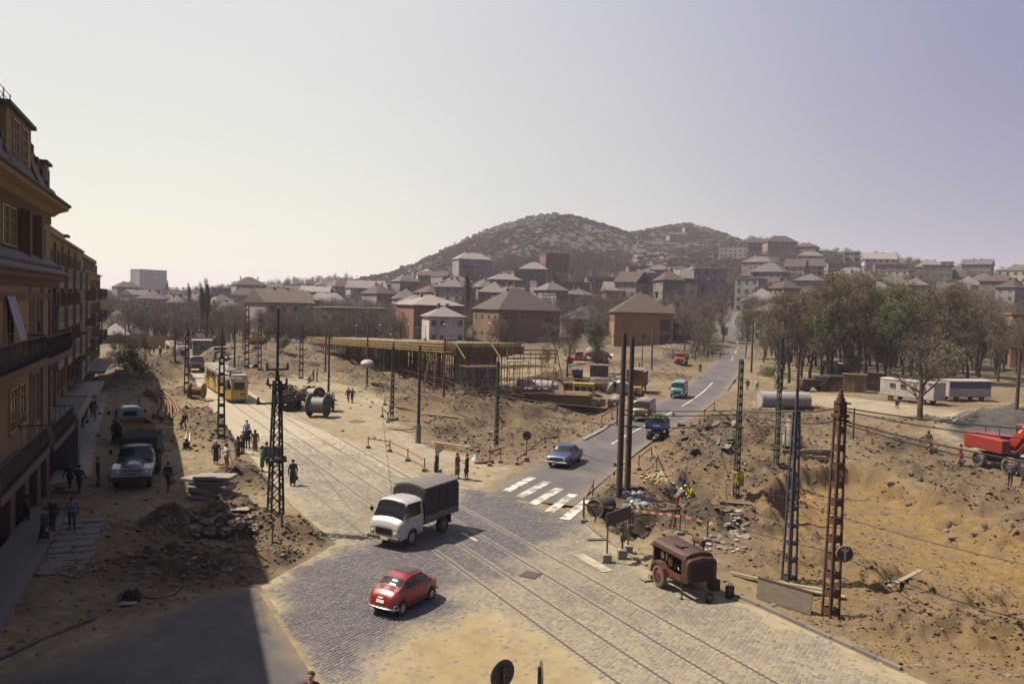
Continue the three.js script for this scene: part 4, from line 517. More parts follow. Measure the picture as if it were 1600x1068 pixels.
{ // anonymous houses crowding the gaps, too alike to tell apart
const L = []; for (let i = 0; i < 400 && L.length < 74; i++) { const q = rnd(), x = q < .34 ? rr(600, 1130) : q < .64 ? rr(1160, 1600) : rr(180, 600), y = x < 600 ? rr(462, 520) : x < 1130 ? rr(446, 512) : rr(434, 500); if (L.some(p => Math.abs(p[0] - x) < 26 && Math.abs(p[1] - y) < 9) || (x > 1110 && x < 1165)) continue; if (x > 760 && x < 1000 && y < 465) continue; L.push([x, y]); }
const LM = [[688, 500, 'the brick red block'], [826, 500, 'the large brown block'], [1004, 500, 'the orange brown block'], [742, 440, 'the tall grey block under the rocks'], [870, 435, 'the dark red brick block'], [1108, 465, 'the grey slab by the climbing road'], [1165, 475, 'the grey panel block'], [1195, 495, 'the bright-roofed villa'], [1240, 440, 'the white gabled villa'], [1240, 395, 'the institute on the crest'], [1375, 425, 'the white apartment block'], [1480, 445, 'the wide yellow house'], [1578, 470, 'the white block at the right edge'], [239, 450, 'the high-rise'], [320, 470, 'the tall poplars'], [452, 505, 'the pale gabled apartment house'], [548, 512, 'the long yellowish house'], [1060, 480, 'the shaded block by the bare trees'], [1420, 470, 'the gabled house behind the grove'], [620, 480, 'the stepped grey blocks']], seen = {};
for (const [x, y] of L) { const k = x < 600 ? 2 : x < 1140 ? 0 : 1, g = pick([.2, .25, .3, .17]), roof = pick(['f', 'h', 'h', 'g']), rc = pick([RG, RR_, RRED, [.3, .28, .27]]), lm = LM.slice().sort((p, q) => Math.hypot(p[0] - x, (p[1] - y) * 1.5) - Math.hypot(q[0] - x, (q[1] - y) * 1.5)), side = l => Math.abs(l[0] - x) > Math.abs(l[1] - y) * 1.3 ? (x < l[0] ? 'left of ' : 'right of ') : y < l[1] ? 'just above ' : 'just below '; const desc = `${g > .22 ? 'paler' : 'darker'} ${{ f: 'flat-roofed', h: 'hip-roofed', g: 'gabled' }[roof]} house`; let lab = ''; for (const l of lm) { lab = `${desc} ${side(l)}${l[2]}`; if (!seen[lab]) break; } seen[lab] = 1; house(x, y, rr(26, 52), rr(7, 14), { label: lab, group: ['grey houses below the hill', 'houses among trees on the right slope', 'houses of the far left town'][k], c: [g, g * rr(.85, .93), g * rr(.75, .9)], roof, rc, turn: rr(-.6, .6), d: rr(9, 14), rh: rr(2.5, 4.5), depth: x < 600 ? lerp(300, 600, clamp((520 - y) / 55)) : 0 }); }
}
// ------------------------------------------------------------------ trees, scrub, rocks
function treeGeo({ h = 14, trunkR = 0.28, fork = 0.25, spread = 0.55, levels = 4, kids = 4, leaf = 0, leafC = [.07, .085, .03], twigC = [.1, .078, .06], twigs = 3000, up = 0.35, twigLen = 0.9, barkC = [.05, .04, .033], dense = 1 }) {
const w = b_(barkC), tips = [];
const LR = [1 - fork * .4, .44, .5, .5, .5];
const grow = (p, d, L, r, lv) => { // a limb whose side branches leave it all along its outer part
const n = lv === 0 ? 6 : lv === 1 ? 4 : 3, Q = [p.clone()]; let q = p.clone(), dd = d.clone();
for (let i = 0; i < n; i++) { const e = q.clone().addScaledVector(dd, L / n), f = i / n, f2 = (i + 1) / n; w.bar(q.toArray(), e.toArray(), r * (1 - f * .75), null, lv < 2 ? 7 : 4, r * (1 - f2 * .75)); q = e; Q.push(q.clone()); if (lv >= 2 || (lv === 1 && i >= n / 2)) tips.push([q.clone(), dd.clone(), lv]); dd.add(V(rr(-.17, .17), rr(-.06, .14), rr(-.17, .17))).normalize(); }
if (lv >= levels - 1) return; const K = lv === 0 ? kids * 3 : kids + 1, s0 = lv === 0 ? fork : .3, a0 = rr(0, 6);
for (let k = 0; k < K; k++) { const u = lerp(s0, 1, (k + rr(0, .8)) / K), fi = Math.min(n - .001, u * n), i = Math.floor(fi), bp = Q[i].clone().lerp(Q[i + 1], fi - i), a = a0 + k * 2.4 + rr(-.5, .5); const nd = dd.clone().multiplyScalar(.55).addScaledVector(V(Math.cos(a), 0, Math.sin(a)), spread * rr(.8, 1.5)).add(V(0, up * rr(.5, 1.2), 0)).normalize(); grow(bp, nd, L * LR[lv + 1] * rr(.7, 1.15) * (lv === 0 ? lerp(1.25, .6, u) : 1), r * (1 - u * .7) * .55, lv + 1); }
};
grow(V(0, -0.3, 0), V(rr(-.05, .05), 1, rr(-.05, .05)).normalize(), h * .8, trunkR, 0);
const pos = [], col = []; const add = (p, d, L, wd, c) => { const s = V().crossVectors(d, V(rr(-1, 1), rr(-1, 1), rr(-1, 1))).normalize().multiplyScalar(wd), e = p.clone().addScaledVector(d, L); pos.push(p.x - s.x, p.y - s.y, p.z - s.z, p.x + s.x, p.y + s.y, p.z + s.z, e.x, e.y, e.z); const k = rr(.7, 1.35); for (let i = 0; i < 3; i++) col.push(c[0] * k, c[1] * k, c[2] * k); };
const use = tips;
for (let i = 0; i < twigs; i++) { const t = pick(use), d = t[1].clone().add(V(rr(-.9, .9), rr(-.4, .8), rr(-.9, .9))).normalize(); const o = t[0].clone().add(V(rr(-.5, .5), rr(-.4, .5), rr(-.5, .5)).multiplyScalar(twigLen * dense)); add(o, d, twigLen * rr(.5, 1.3), 0.022, twigC); if (leaf && rnd() < leaf) { const l = o.clone().addScaledVector(d, twigLen * rr(.3, 1)); for (let k = 0; k < 3; k++) add(l.clone().add(V(rr(-.2, .2), rr(-.2, .2), rr(-.2, .2))), V(rr(-1, 1), rr(-1, 1), rr(-1, 1)).normalize(), rr(.12, .26), 0.09, leafC); } }
const cg = new THREE.BufferGeometry(); cg.setAttribute('position', new THREE.BufferAttribute(new Float32Array(pos), 3)); cg.setAttribute('color', new THREE.BufferAttribute(new Float32Array(col), 3)); cg.computeVertexNormals();
return [w.geo(), norm(cg)];
}
const TREES = {
bare: [0, 1, 2].map(() => treeGeo({ h: 15, leaf: 0.12, leafC: [.08, .07, .035], twigs: 4200, twigC: [.105, .076, .05], kids: 4, spread: 0.5, up: 0.45 })),
bud: [0, 1].map(() => treeGeo({ h: 15, leaf: 0.5, leafC: [.06, .078, .024], twigs: 4800, twigC: [.09, .068, .046], kids: 4, spread: 0.5, up: 0.45 })),
lime: [treeGeo({ h: 9, leaf: .8, leafC: [.12, .135, .03], twigs: 2600, trunkR: 0.16, kids: 4, spread: 0.65 })],
gnarl: [treeGeo({ h: 12, fork: 0.28, trunkR: 0.42, leaf: 0.05, leafC: [.08, .075, .035], twigs: 2000, kids: 4, spread: 0.85, up: 0.28, barkC: [.07, .055, .042], twigC: [.075, .058, .043] })],
poplar: [treeGeo({ h: 20, fork: 0.3, trunkR: 0.3, leaf: 0.4, leafC: [.085, .08, .04], twigC: [.11, .09, .068], twigs: 4600, kids: 4, spread: 0.16, up: 1.3, levels: 4 })],
small: [0, 1].map(() => treeGeo({ h: 7, trunkR: 0.13, leaf: 0.2, leafC: [.09, .085, .035], twigs: 1500, twigLen: 0.6, kids: 4, spread: 0.6 })),
};
for (const k in TREES) for (const t of TREES[k]) { t[0].computeBoundingBox(); t[1].computeBoundingBox(); t[2] = t[1].boundingBox.max.y; }
const treeProto = {};
function tree(kind, px, py, topPy, label, group, o = {}) {
const v = (o.v ?? Math.floor(rnd() * 9)) % TREES[kind].length, g = o.depth ? at(px, py, o.depth) : hit(px, py), d = -g.z; if (o.depth) g.y = gy(g.x, g.z);
const topY = CAM_H + ray(px, topPy).y / -ray(px, topPy).z * d, s = (topY - g.y) / TREES[kind][v][2], key = kind + v; let t;
if (!treeProto[key]) { t = treeProto[key] = thing(kind === 'poplar' ? 'poplar_tree' : 'tree', label, 'tree', g, 0, group); mesh('trunk', TREES[kind][v][0], M.bark, t); mesh('crown', TREES[kind][v][1], M.leaf, t); }
else t = copyOf(treeProto[key], label, g, 0, group);
if (!group) delete t.userData.group; t.rotation.y = rr(0, 6.28); t.scale.set(s * (o.w || 1), s, s * (o.w || 1)); return t;
}
tree('gnarl', 1438, 656, 512, 'gnarled bare tree with forked trunk standing on a dirt hump in front of the caravans', null, { w: 1.05 });
const GR = 'bare and budding trees of the grove';
{ const n_ = { bare: 0, bud: 0 }, l_ = [[1216, 592, 480, 'bare'], [1233, 598, 468, 'bare'], [1252, 590, 470, 'bare'], [1266, 600, 455, 'bare'], [1283, 592, 450, 'bare'], [1298, 601, 440, 'bare'], [1318, 590, 432, 'bud'], [1340, 600, 438, 'bare'], [1352, 588, 440, 'bud'], [1372, 597, 452, 'bud'], [1390, 587, 448, 'bud'], [1410, 600, 455, 'bud'], [1424, 588, 460, 'bare'], [1470, 596, 452, 'bare'], [1492, 588, 470, 'bare'], [1512, 600, 478, 'bare'], [1478, 575, 462, 'bare'], [1330, 575, 446, 'bare'], [1450, 582, 462, 'bud'], [1530, 590, 490, 'bare'], [1245, 575, 478, 'bare'], [1300, 570, 452, 'bud'], [1225, 578, 476, 'bare'], [1275, 572, 458, 'bare'], [1312, 580, 444, 'bare'], [1360, 572, 446, 'bud'], [1400, 575, 452, 'bud'], [1436, 598, 462, 'bare'], [1465, 570, 462, 'bare'], [1500, 575, 474, 'bare'], [1290, 606, 470, 'bud'], [1380, 606, 470, 'bud']].sort((p, q) => p[0] - q[0]); for (const [x, y, top, k] of l_) { const o_ = ORD[n_[k]++]; tree(k, x, y, top - 20, k === 'bud' ? `green budding grove tree, ${o_} of the green ones counted from the left` : `tall brownish bare grove tree, ${o_} bare trunk counted from the left`, k === 'bud' ? 'green budding trees in the middle of the grove' : GR, { w: 0.95 }); } }
tree('lime', 1385, 600, 512, 'bright yellow-green young tree at the front of the grove');
tree('lime', 1335, 602, 535, 'smaller yellow-green tree left of the brightest one in the grove', null, { w: 0.8 });
tree('lime', 1490, 600, 530, 'yellow-green young tree behind the blue caravan');
tree('bare', 1560, 596, 478, 'bare many-stemmed tree standing apart at the right end of the grove', null, { v: 2 });
tree('bare', 1592, 590, 492, 'thin bare tree at the right edge of the view');
tree('small', 1478, 618, 520, 'thin bare sapling in front of the blue caravan'); tree('small', 1463, 622, 535, 'thin bare sapling leaning by the end of the white caravan');
tree('bare', 886, 588, 490, 'bare tree with dark trunk beside the green one left of the concrete mixer', null, { v: 1 });
tree('bud', 932, 583, 490, 'pale green budding tree in front of the orange brown block', null, { w: .9 });
tree('small', 852, 580, 535, 'small green-tinged bush tree behind the scaffold end');
tree('bare', 1130, 535, 465, 'bare street tree by the bend of the climbing road'); tree('bare', 1070, 548, 480, 'bare tree left of the climbing road'); tree('lime', 1131, 534, 505, 'small pale green tree on the inside of the road bend', null, { w: .8 }); tree('bare', 1098, 540, 470, 'bare tree before the grey slab by the climbing road'); tree('bare', 1165, 560, 480, 'bare tree right of the climbing road at the bend', null, { w: .8 });
tree('poplar', 729, 525, 420, 'tall slim poplar with dry leaves left of the large brown block', null, { depth: 250, w: 0.9 });
tree('poplar', 324, 540, 432, 'tallest bare poplar on the left', null, { w: 0.85 }); tree('poplar', 315, 540, 438, 'slightly lower bare poplar leaning against the tallest one on the left', null, { w: 0.8 }); tree('poplar', 295, 500, 440, 'thin lone poplar on the left skyline', null, { w: 0.8 }); tree('poplar', 261, 480, 436, 'slim poplar just right of the high-rise', null, { w: .8 });
tree('lime', 492, 530, 474, 'fresh green tree against the grey firewall', null, { depth: 225 }); tree('lime', 680, 460, 432, 'rounded light green tree under the left hill foot'); tree('lime', 440, 555, 520, 'yellow-green shrub tree by the pale gabled house');
for (const [x, y, t, l] of [[205, 575, 520, 'bare garden tree at the end of the left pavement'], [185, 572, 515, 'wide bare tree by the last house on the left'], [228, 568, 520, 'bare tree before the wide hipped roof on the left'], [270, 560, 505, 'bare tree beside the far shed on the left'], [345, 555, 510, 'bare tree beyond the tram street'], [383, 550, 500, 'bare tree in front of the pinkish villa'], [415, 548, 508, 'bare tree left of the pale gabled house'], [528, 545, 500, 'bare tree behind the left end of the bridge deck'], [600, 545, 510, 'bare tree behind the bridge deck'], [770, 560, 490, 'bare tree at the left side of the large brown block'], [868, 568, 500, 'bare tree between the two large brick blocks']]) tree('bare', x, y, t, l, null, { w: 1.1 });
{ // dense round evergreen shrub by the left pavement and hedges
const bush = (label, px, py, r, h, c) => { const g = on(px, py), t = thing('bush', label, 'bush', g); const pos = [], col = []; for (let i = 0; i < 2600; i++) { const a = rr(0, 6.28), u = rr(-.15, 1), k = Math.pow(rnd(), .4) * (0.85 + .25 * vn(a * 2, u * 4)), q = V(Math.cos(a) * Math.sqrt(Math.max(0, 1 - u * u)) * r * k, Math.max(0.02, (u + .15) / 1.15 * h * k), Math.sin(a) * Math.sqrt(Math.max(0, 1 - u * u)) * r * k), m = rr(.6, 1.4); for (let j = 0; j < 3; j++) { pos.push(q.x + rr(-.14, .14), q.y + rr(-.14, .14), q.z + rr(-.14, .14)); col.push(c[0] * m, c[1] * m, c[2] * m); } } const cg = new THREE.BufferGeometry(); cg.setAttribute('position', new THREE.BufferAttribute(new Float32Array(pos), 3)); cg.setAttribute('color', new THREE.BufferAttribute(new Float32Array(col), 3)); cg.computeVertexNormals(); mesh('foliage', norm(cg), M.leaf, t); const s = b_([.05, .04, .03]); for (let i = 0; i < 5; i++) s.bar([0, 0, 0], [rr(-.5, .5) * r, h * .6, rr(-.5, .5) * r], 0.04); s.build('stem', M.bark, t); };
bush('dark round evergreen shrub at the end of the left pavement', 207, 576, 2.0, 3.6, [.035, .045, .02]); bush('brown hedge bush behind the heaps at the end of the left pavement', 188, 570, 3, 2.2, [.05, .045, .03]); bush('dark low hedge beside the climbing road', 1080, 560, 7, 3, [.035, .038, .022]); bush('pinkish blossoming shrub near the climbing road', 1048, 560, 2.2, 3.6, [.3, .23, .2]); bush('dark shrub mass inside the road bend', 1105, 552, 5, 4, [.04, .045, .025]); bush('green shrub below the gnarled grove edge by the road', 1208, 588, 3, 2.4, [.06, .07, .03]); bush('dark conifer-like shrub at the left verge of the climbing road', 1160, 532, 2.5, 8, [.025, .035, .02]);
}
{ // far trees of gardens and streets, which read as one brownish mass
const tg = (o) => { const [a, b] = treeGeo(o); return mergeGeometries([a, b]); };
const protos = [tg({ h: 9, twigs: 320, levels: 2, kids: 4, twigLen: 1.5, trunkR: 0.2, twigC: [.085, .062, .05], leaf: 0 }), tg({ h: 8, twigs: 320, levels: 2, kids: 4, twigLen: 1.3, trunkR: 0.18, leaf: 0.8, leafC: [.07, .075, .035], twigC: [.09, .075, .055] })];
const wide = protos.map((g, i) => { const p = g.attributes.position; return g; });
const L = [[], []]; let n = 0; for (let i = 0; i < 30000 && n < 6800; i++) { const a = rr(-.62, .62), d = 170 * Math.pow(5.2, Math.pow(rnd(), 0.75)), x = Math.sin(a) * d, z = -Math.cos(a) * d; const lo = a < -.1 ? 215 : a < .1 ? 235 : a < .22 ? 215 : 165; if (d < lo) continue; const E = far(x, z), cr = lut(CREST, Math.atan2(x, -z), 2); if (d > cr * 1.05) continue;
const hillc = a > -.2 && a < .28 && d > 560; if (hillc && rnd() < 0.93) continue; let dr = 1e9; for (let k = 0; k < BC.length - 1; k++) dr = Math.min(dr, sdLine([BC[k], BC[k + 1]], x, z)); if (dr < 6) continue; if (fbm(x * .012 + 4, z * .012, 3) < -.3) continue;
const s = rr(.6, 1.15) * (a > .3 ? 1.05 : 1); const gk = (a > .12 && d > 350 ? .55 : .22); L[rnd() < gk ? 1 : 0].push([V(x, E - .2, z), rr(0, 6.28), V(s * 1.15, s, s * 1.15), (k => [k, k * .97, k * .98])(rr(.75, 1.3))]); n++; }
L.forEach((l, i) => tag(inst('garden_trees', wide[i], MM(.95, 0, null, { side: THREE.DoubleSide }), l), ['bare brownish garden trees filling the gaps between the far houses', 'greenish budding garden trees between the far houses and on the slopes'][i], 'trees', null, 'stuff'));
}
{ // scrub and rock on the hill
const pos = [], col = []; for (let i = 0; i < 90; i++) { const a = rr(0, 6.28), u = rnd(), q = V(Math.cos(a) * Math.sqrt(1 - u * u), u * .8, Math.sin(a) * Math.sqrt(1 - u * u)), m = rr(.6, 1.4); for (let j = 0; j < 3; j++) { pos.push(q.x + rr(-.35, .35), q.y + rr(-.3, .3), q.z + rr(-.35, .35)); col.push(m, m, m); } }
const sg = new THREE.BufferGeometry(); sg.setAttribute('position', new THREE.BufferAttribute(new Float32Array(pos), 3)); sg.setAttribute('color', new THREE.BufferAttribute(new Float32Array(col), 3)); sg.computeVertexNormals();
const rk = new THREE.IcosahedronGeometry(1, 2); { const p = rk.attributes.position; for (let i = 0; i < p.count; i++) { const x = p.getX(i), y = p.getY(i), z = p.getZ(i), k = 1 + 0.5 * vn(x * 2.3 + 7, y * 2.3 + z * 3.1); p.setXYZ(i, x * k, y * k * 1.1, z * k); } rk.computeVertexNormals(); }
const S = [], R = []; for (let i = 0; i < 60000 && S.length < 16000; i++) { const a = rr(-.26, .5), d = rr(420, 1250), x = Math.sin(a) * d, z = -Math.cos(a) * d; const cr = lut(CREST, a, 2), E = lut(CREST, a, 1); if (d > cr * 1.06 || E < 30) continue; const t = d / cr; if (t < .5) continue; const y = far(x, z); const n = fbm(x * .02, z * .02, 4), rkz = fbm(x * .011 + 31, z * .011 + 3, 4);
const left = a < .16; if (left && t > .6 && rkz > .2 && n < .2 && R.length < 1500) { const k = rr(.75, 1.3), s = rr(.7, 2.6); R.push([V(x, y + s * .1, z), rr(0, 6.28), V(s * rr(.8, 1.4), s * rr(.7, 1.3), s), [.085 * k, .078 * k, .077 * k]]); if (rnd() < .7) continue; }
if (n < -.22 && rnd() < .7) continue; const s = rr(.9, 2.6) * (n > .15 ? 1.4 : 1), k = rr(.6, 1.25), g = a > .1 && t < .85 ? [.04, .042, .022] : [.043, .036, .024]; S.push([V(x, y - .2, z), rr(0, 6.28), V(s, s * rr(.6, 1.1), s), [g[0] * k, g[1] * k, g[2] * k]]); }
tag(inst('hillside_scrub', sg, MM(.97, 0, null, { side: THREE.DoubleSide }), S), 'dark scrub covering the hill behind the town', 'scrub', null, 'stuff');
tag(inst('hillside_rocks', rk, MM(.95, 0, null), R), 'pale rock outcrops on the left face of the hill', 'rocks', null, 'stuff');
const bl = []; for (let i = 0; i < 26; i++) { const g = hit(rr(982, 1042), rr(396, 416)); bl.push([g, rr(0, 6), rr(1.6, 3.2), [.34, .27, .22]]); } tag(inst('blossom_scrub', sg.clone(), MM(.97, 0, null, { side: THREE.DoubleSide }), bl), 'pale blossoming scrub in the hollow on the hillside', 'scrub', null, 'stuff');
}
// ------------------------------------------------------------------ vehicles
const tl = (tab, x) => { if (x <= tab[0][0]) return tab[0][1]; for (let i = 0; i + 1 < tab.length; i++) if (x <= tab[i + 1][0]) { const t = (x - tab[i][0]) / (tab[i + 1][0] - tab[i][0]); return lerp(tab[i][1], tab[i + 1][1], t * t * (3 - 2 * t) * 0.5 + t * 0.5); } return tab[tab.length - 1][1]; };
class Hull { // a car body: half profiles along x, mirrored
constructor(o) { Object.assign(this, { n: 56, rnd: 0.8, crown: 0.03 }, o); }
prof(x) { const o = this, yt = tl(o.top, x), yB = Math.min(tl(o.belt, x), yt - 0.015), wb = tl(o.wb, x), wt = Math.min(tl(o.wt, x), wb * 0.985); let yb = tl(o.yb, x); for (const a of o.arches || []) { const q = a[1] * a[1] - (x - a[0]) * (x - a[0]); if (q > 0) yb = Math.max(yb, Math.min(yB - 0.1, a[2] + Math.sqrt(q))); }
const g = clamp((yt - yB) / 0.35), ws = wb * (o.sill ?? 0.95); const P = [[ws, yb], [lerp(ws, wb, 0.8), lerp(yb, yB, 0.35)], [wb, lerp(yb, yB, 0.75)], [wb * 0.985, yB], [lerp(wb * 0.95, wt * 1.03, g), lerp(yB, yt, 0.55)], [lerp(wb * 0.9, wt, g), lerp(yB, yt, 0.86)], [lerp(wb * 0.78, wt * 0.85, g), lerp(yB, yt, 0.985)], [lerp(wb * 0.4, wt * 0.45, g), yt + o.crown * 0.8], [0, yt + o.crown]]; return P; }
pt(x, t) { const P = this.prof(x), k = clamp(t, 0, 1) * (P.length - 1), i = Math.min(P.length - 2, Math.floor(k)), f = k - i; return V(x, lerp(P[i][1], P[i + 1][1], f), lerp(P[i][0], P[i + 1][0], f)); }
body(c, crease = 0.7) {
const o = this, xs = []; for (let i = 0; i <= o.n; i++) xs.push(lerp(o.x0, o.x1, i / o.n)); for (const a of o.arches || []) xs.push(a[0] - a[1], a[0] + a[1]); xs.sort((a, b) => a - b); const K = 8, pos = [], idx = [], row = 2 * K + 1;
for (const x of xs) { const P = o.prof(x); for (let k = 0; k < row; k++) { const q = k <= K ? P[k] : P[2 * K - k]; pos.push(x, q[1], k <= K ? q[0] : -q[0]); } }
for (let i = 0; i + 1 < xs.length; i++) for (let k = 0; k < row - 1; k++) { const a = i * row + k, b = a + 1, c2 = a + row, d = c2 + 1; idx.push(a, b, c2, b, d, c2); } for (let i = 0; i + 1 < xs.length; i++) { const a = i * row, b = a + row - 1, c2 = a + row, d = c2 + row - 1; idx.push(a, c2, b, b, c2, d); }
const cap = (r, f) => { const ci = pos.length / 3; let my = 0; for (let k = 0; k < row; k++) my += pos[(r * row + k) * 3 + 1] / row; pos.push(xs[r], my, 0); for (let k = 0; k < row; k++) { const a = r * row + k, b = r * row + (k + 1) % row; f ? idx.push(ci, a, b) : idx.push(ci, b, a); } }; cap(0, true); cap(xs.length - 1, false);
let g = new THREE.BufferGeometry(); g.setAttribute('position', new THREE.BufferAttribute(new Float32Array(pos), 3)); g.setIndex(idx); g.computeVertexNormals(); const N = g.attributes.normal; // outward?
let s = 0; for (let i = 0; i < N.count; i++) s += N.getZ(i) * pos[i * 3 + 2]; if (s < 0) { const ix = g.index.array; for (let i = 0; i < ix.length; i += 3) { const t = ix[i]; ix[i] = ix[i + 1]; ix[i + 1] = t; } }
g = toCreasedNormals(g, crease); const u = new Float32Array(g.attributes.position.count * 2); for (let i = 0; i < u.length / 2; i++) { u[i * 2] = g.attributes.position.getX(i) * .5; u[i * 2 + 1] = g.attributes.position.getY(i) * .5 + g.attributes.position.getZ(i) * .3; } g.setAttribute('uv', new THREE.BufferAttribute(u, 2)); return tint(norm(g), c); }
patch(b, xa0, xa1, xb0, xb1, t0, t1, side, c, off = 0.012, nx = 6, nt = 6) { // x from xa0..xa1 at t0 to xb0..xb1 at t1; side 0 = across the middle
const grid = [], T = []; const m = side === 0 ? 2 * nt : nt; for (let j = 0; j <= m; j++) { const u = j / m; T.push(side === 0 ? (u <= .5 ? [lerp(t0, 1, u * 2), 1] : [lerp(t0, 1, (1 - u) * 2), -1]) : [lerp(t0, t1, u), side]); }
const e = 0.01, P = (x, t, s) => { const p = this.pt(x, t); p.z *= s; return p; };
for (let j = 0; j <= m; j++) { const [t, s] = T[j], v = side === 0 ? 0 : (t - t0) / (t1 - t0); for (let i = 0; i <= nx; i++) { const x = lerp(lerp(xa0, xb0, v), lerp(xa1, xb1, v), i / nx), p = P(x, t, s), dx = P(x + e, t, s).sub(P(x - e, t, s)), dt = P(x, Math.min(1, t + e), s).sub(P(x, Math.max(0, t - e), s)); let n = dx.cross(dt).normalize(); if (n.dot(V(0, p.y - 0.5, p.z)) < 0) n.negate(); grid.push(p.addScaledVector(n, off)); } }
const w = nx + 1; for (let j = 0; j < m; j++) for (let i = 0; i < nx; i++) { const a = grid[j * w + i], q = grid[j * w + i + 1], d = grid[(j + 1) * w + i + 1], f = grid[(j + 1) * w + i]; b.quad(a.toArray(), q.toArray(), d.toArray(), f.toArray(), c); } return b; }
}
const hd = a => (90 - a) * D2R;
const GL = [.02, .022, .028];
function wheelGeo(r, w) { const q = r * 0.62; return { tyre: b_([.028, .026, .025]).lathe([[q, -w / 2], [r * .88, -w / 2], [r * .97, -w * .4], [r, -w * .25], [r, w * .25], [r * .97, w * .4], [r * .88, w / 2], [q, w / 2]], new THREE.Matrix4().makeRotationX(Math.PI / 2), null, 22).geo(), rim: q }; }
const wg = {};
function wheel(parent, x, z, r, w, rimC, o = {}) {
const k = r + '_' + w, G_ = wg[k] ||= wheelGeo(r, w); const s = Math.sign(z) || 1, t = mesh('wheel', o.dusty ? (wg[k + 'd'] ||= (() => { const g = G_.tyre.clone(); return tint(g, [.13, .11, .085]); })()) : G_.tyre, M.rubber, parent, [x, o.y ?? r, z]); const kk = k + rimC.join() + s; const rg = wg[kk] ||= (() => { const b = b_(rimC); b.cyl(G_.rim, G_.rim, w * 0.7, 0, 0, 0, Math.PI / 2, 0, 0, null, 18).cyl(G_.rim * .62, G_.rim * .72, 0.03, 0, 0, s * w * 0.37, Math.PI / 2, 0, 0, [rimC[0] * 1.5, rimC[1] * 1.5, rimC[2] * 1.5], 14).cyl(G_.rim * .3, G_.rim * .3, 0.05, 0, 0, s * w * 0.4, Math.PI / 2, 0, 0, [rimC[0] * .6, rimC[1] * .6, rimC[2] * .6], 10); for (let i = 0; i < 6; i++) b.box(0.035, 0.035, 0.03, Math.cos(i * 1.047) * G_.rim * .8, Math.sin(i * 1.047) * G_.rim * .8, s * w * .36, 0, 0, 0, [.03, .03, .03]); return b.geo(); })(); mesh('rim', rg, M.metal2 ||= MM(0.5, 0.3, T.rust), t); return t; }
const text = (s, w, h, fg, bg, font = 'bold 78px sans-serif', cw = 256, chh = 96) => { const cv = document.createElement('canvas'); cv.width = cw; cv.height = chh; const x = cv.getContext('2d'); x.fillStyle = bg; x.fillRect(0, 0, cw, chh); x.fillStyle = fg; x.font = font; x.textAlign = 'center'; x.textBaseline = 'middle'; x.fillText(s, cw / 2, chh / 2); const t = new THREE.CanvasTexture(cv); t.colorSpace = THREE.SRGBColorSpace; return new THREE.MeshStandardMaterial({ map: t, roughness: 0.7 }); };
const lamp = (parent, name, x, y, z, r, c, ax = 'x') => b_(c).add(new THREE.SphereGeometry(r, 12, 8, 0, 6.3, 0, 1.3), new THREE.Matrix4().makeScale(1, .5, 1).premultiply(ax === 'x' ? new THREE.Matrix4().makeRotationZ(-Math.PI / 2) : new THREE.Matrix4().makeRotationZ(Math.PI / 2)).setPosition(x, y, z), c).build(name, M.glass, parent);
const CHR = [.55, .55, .55];

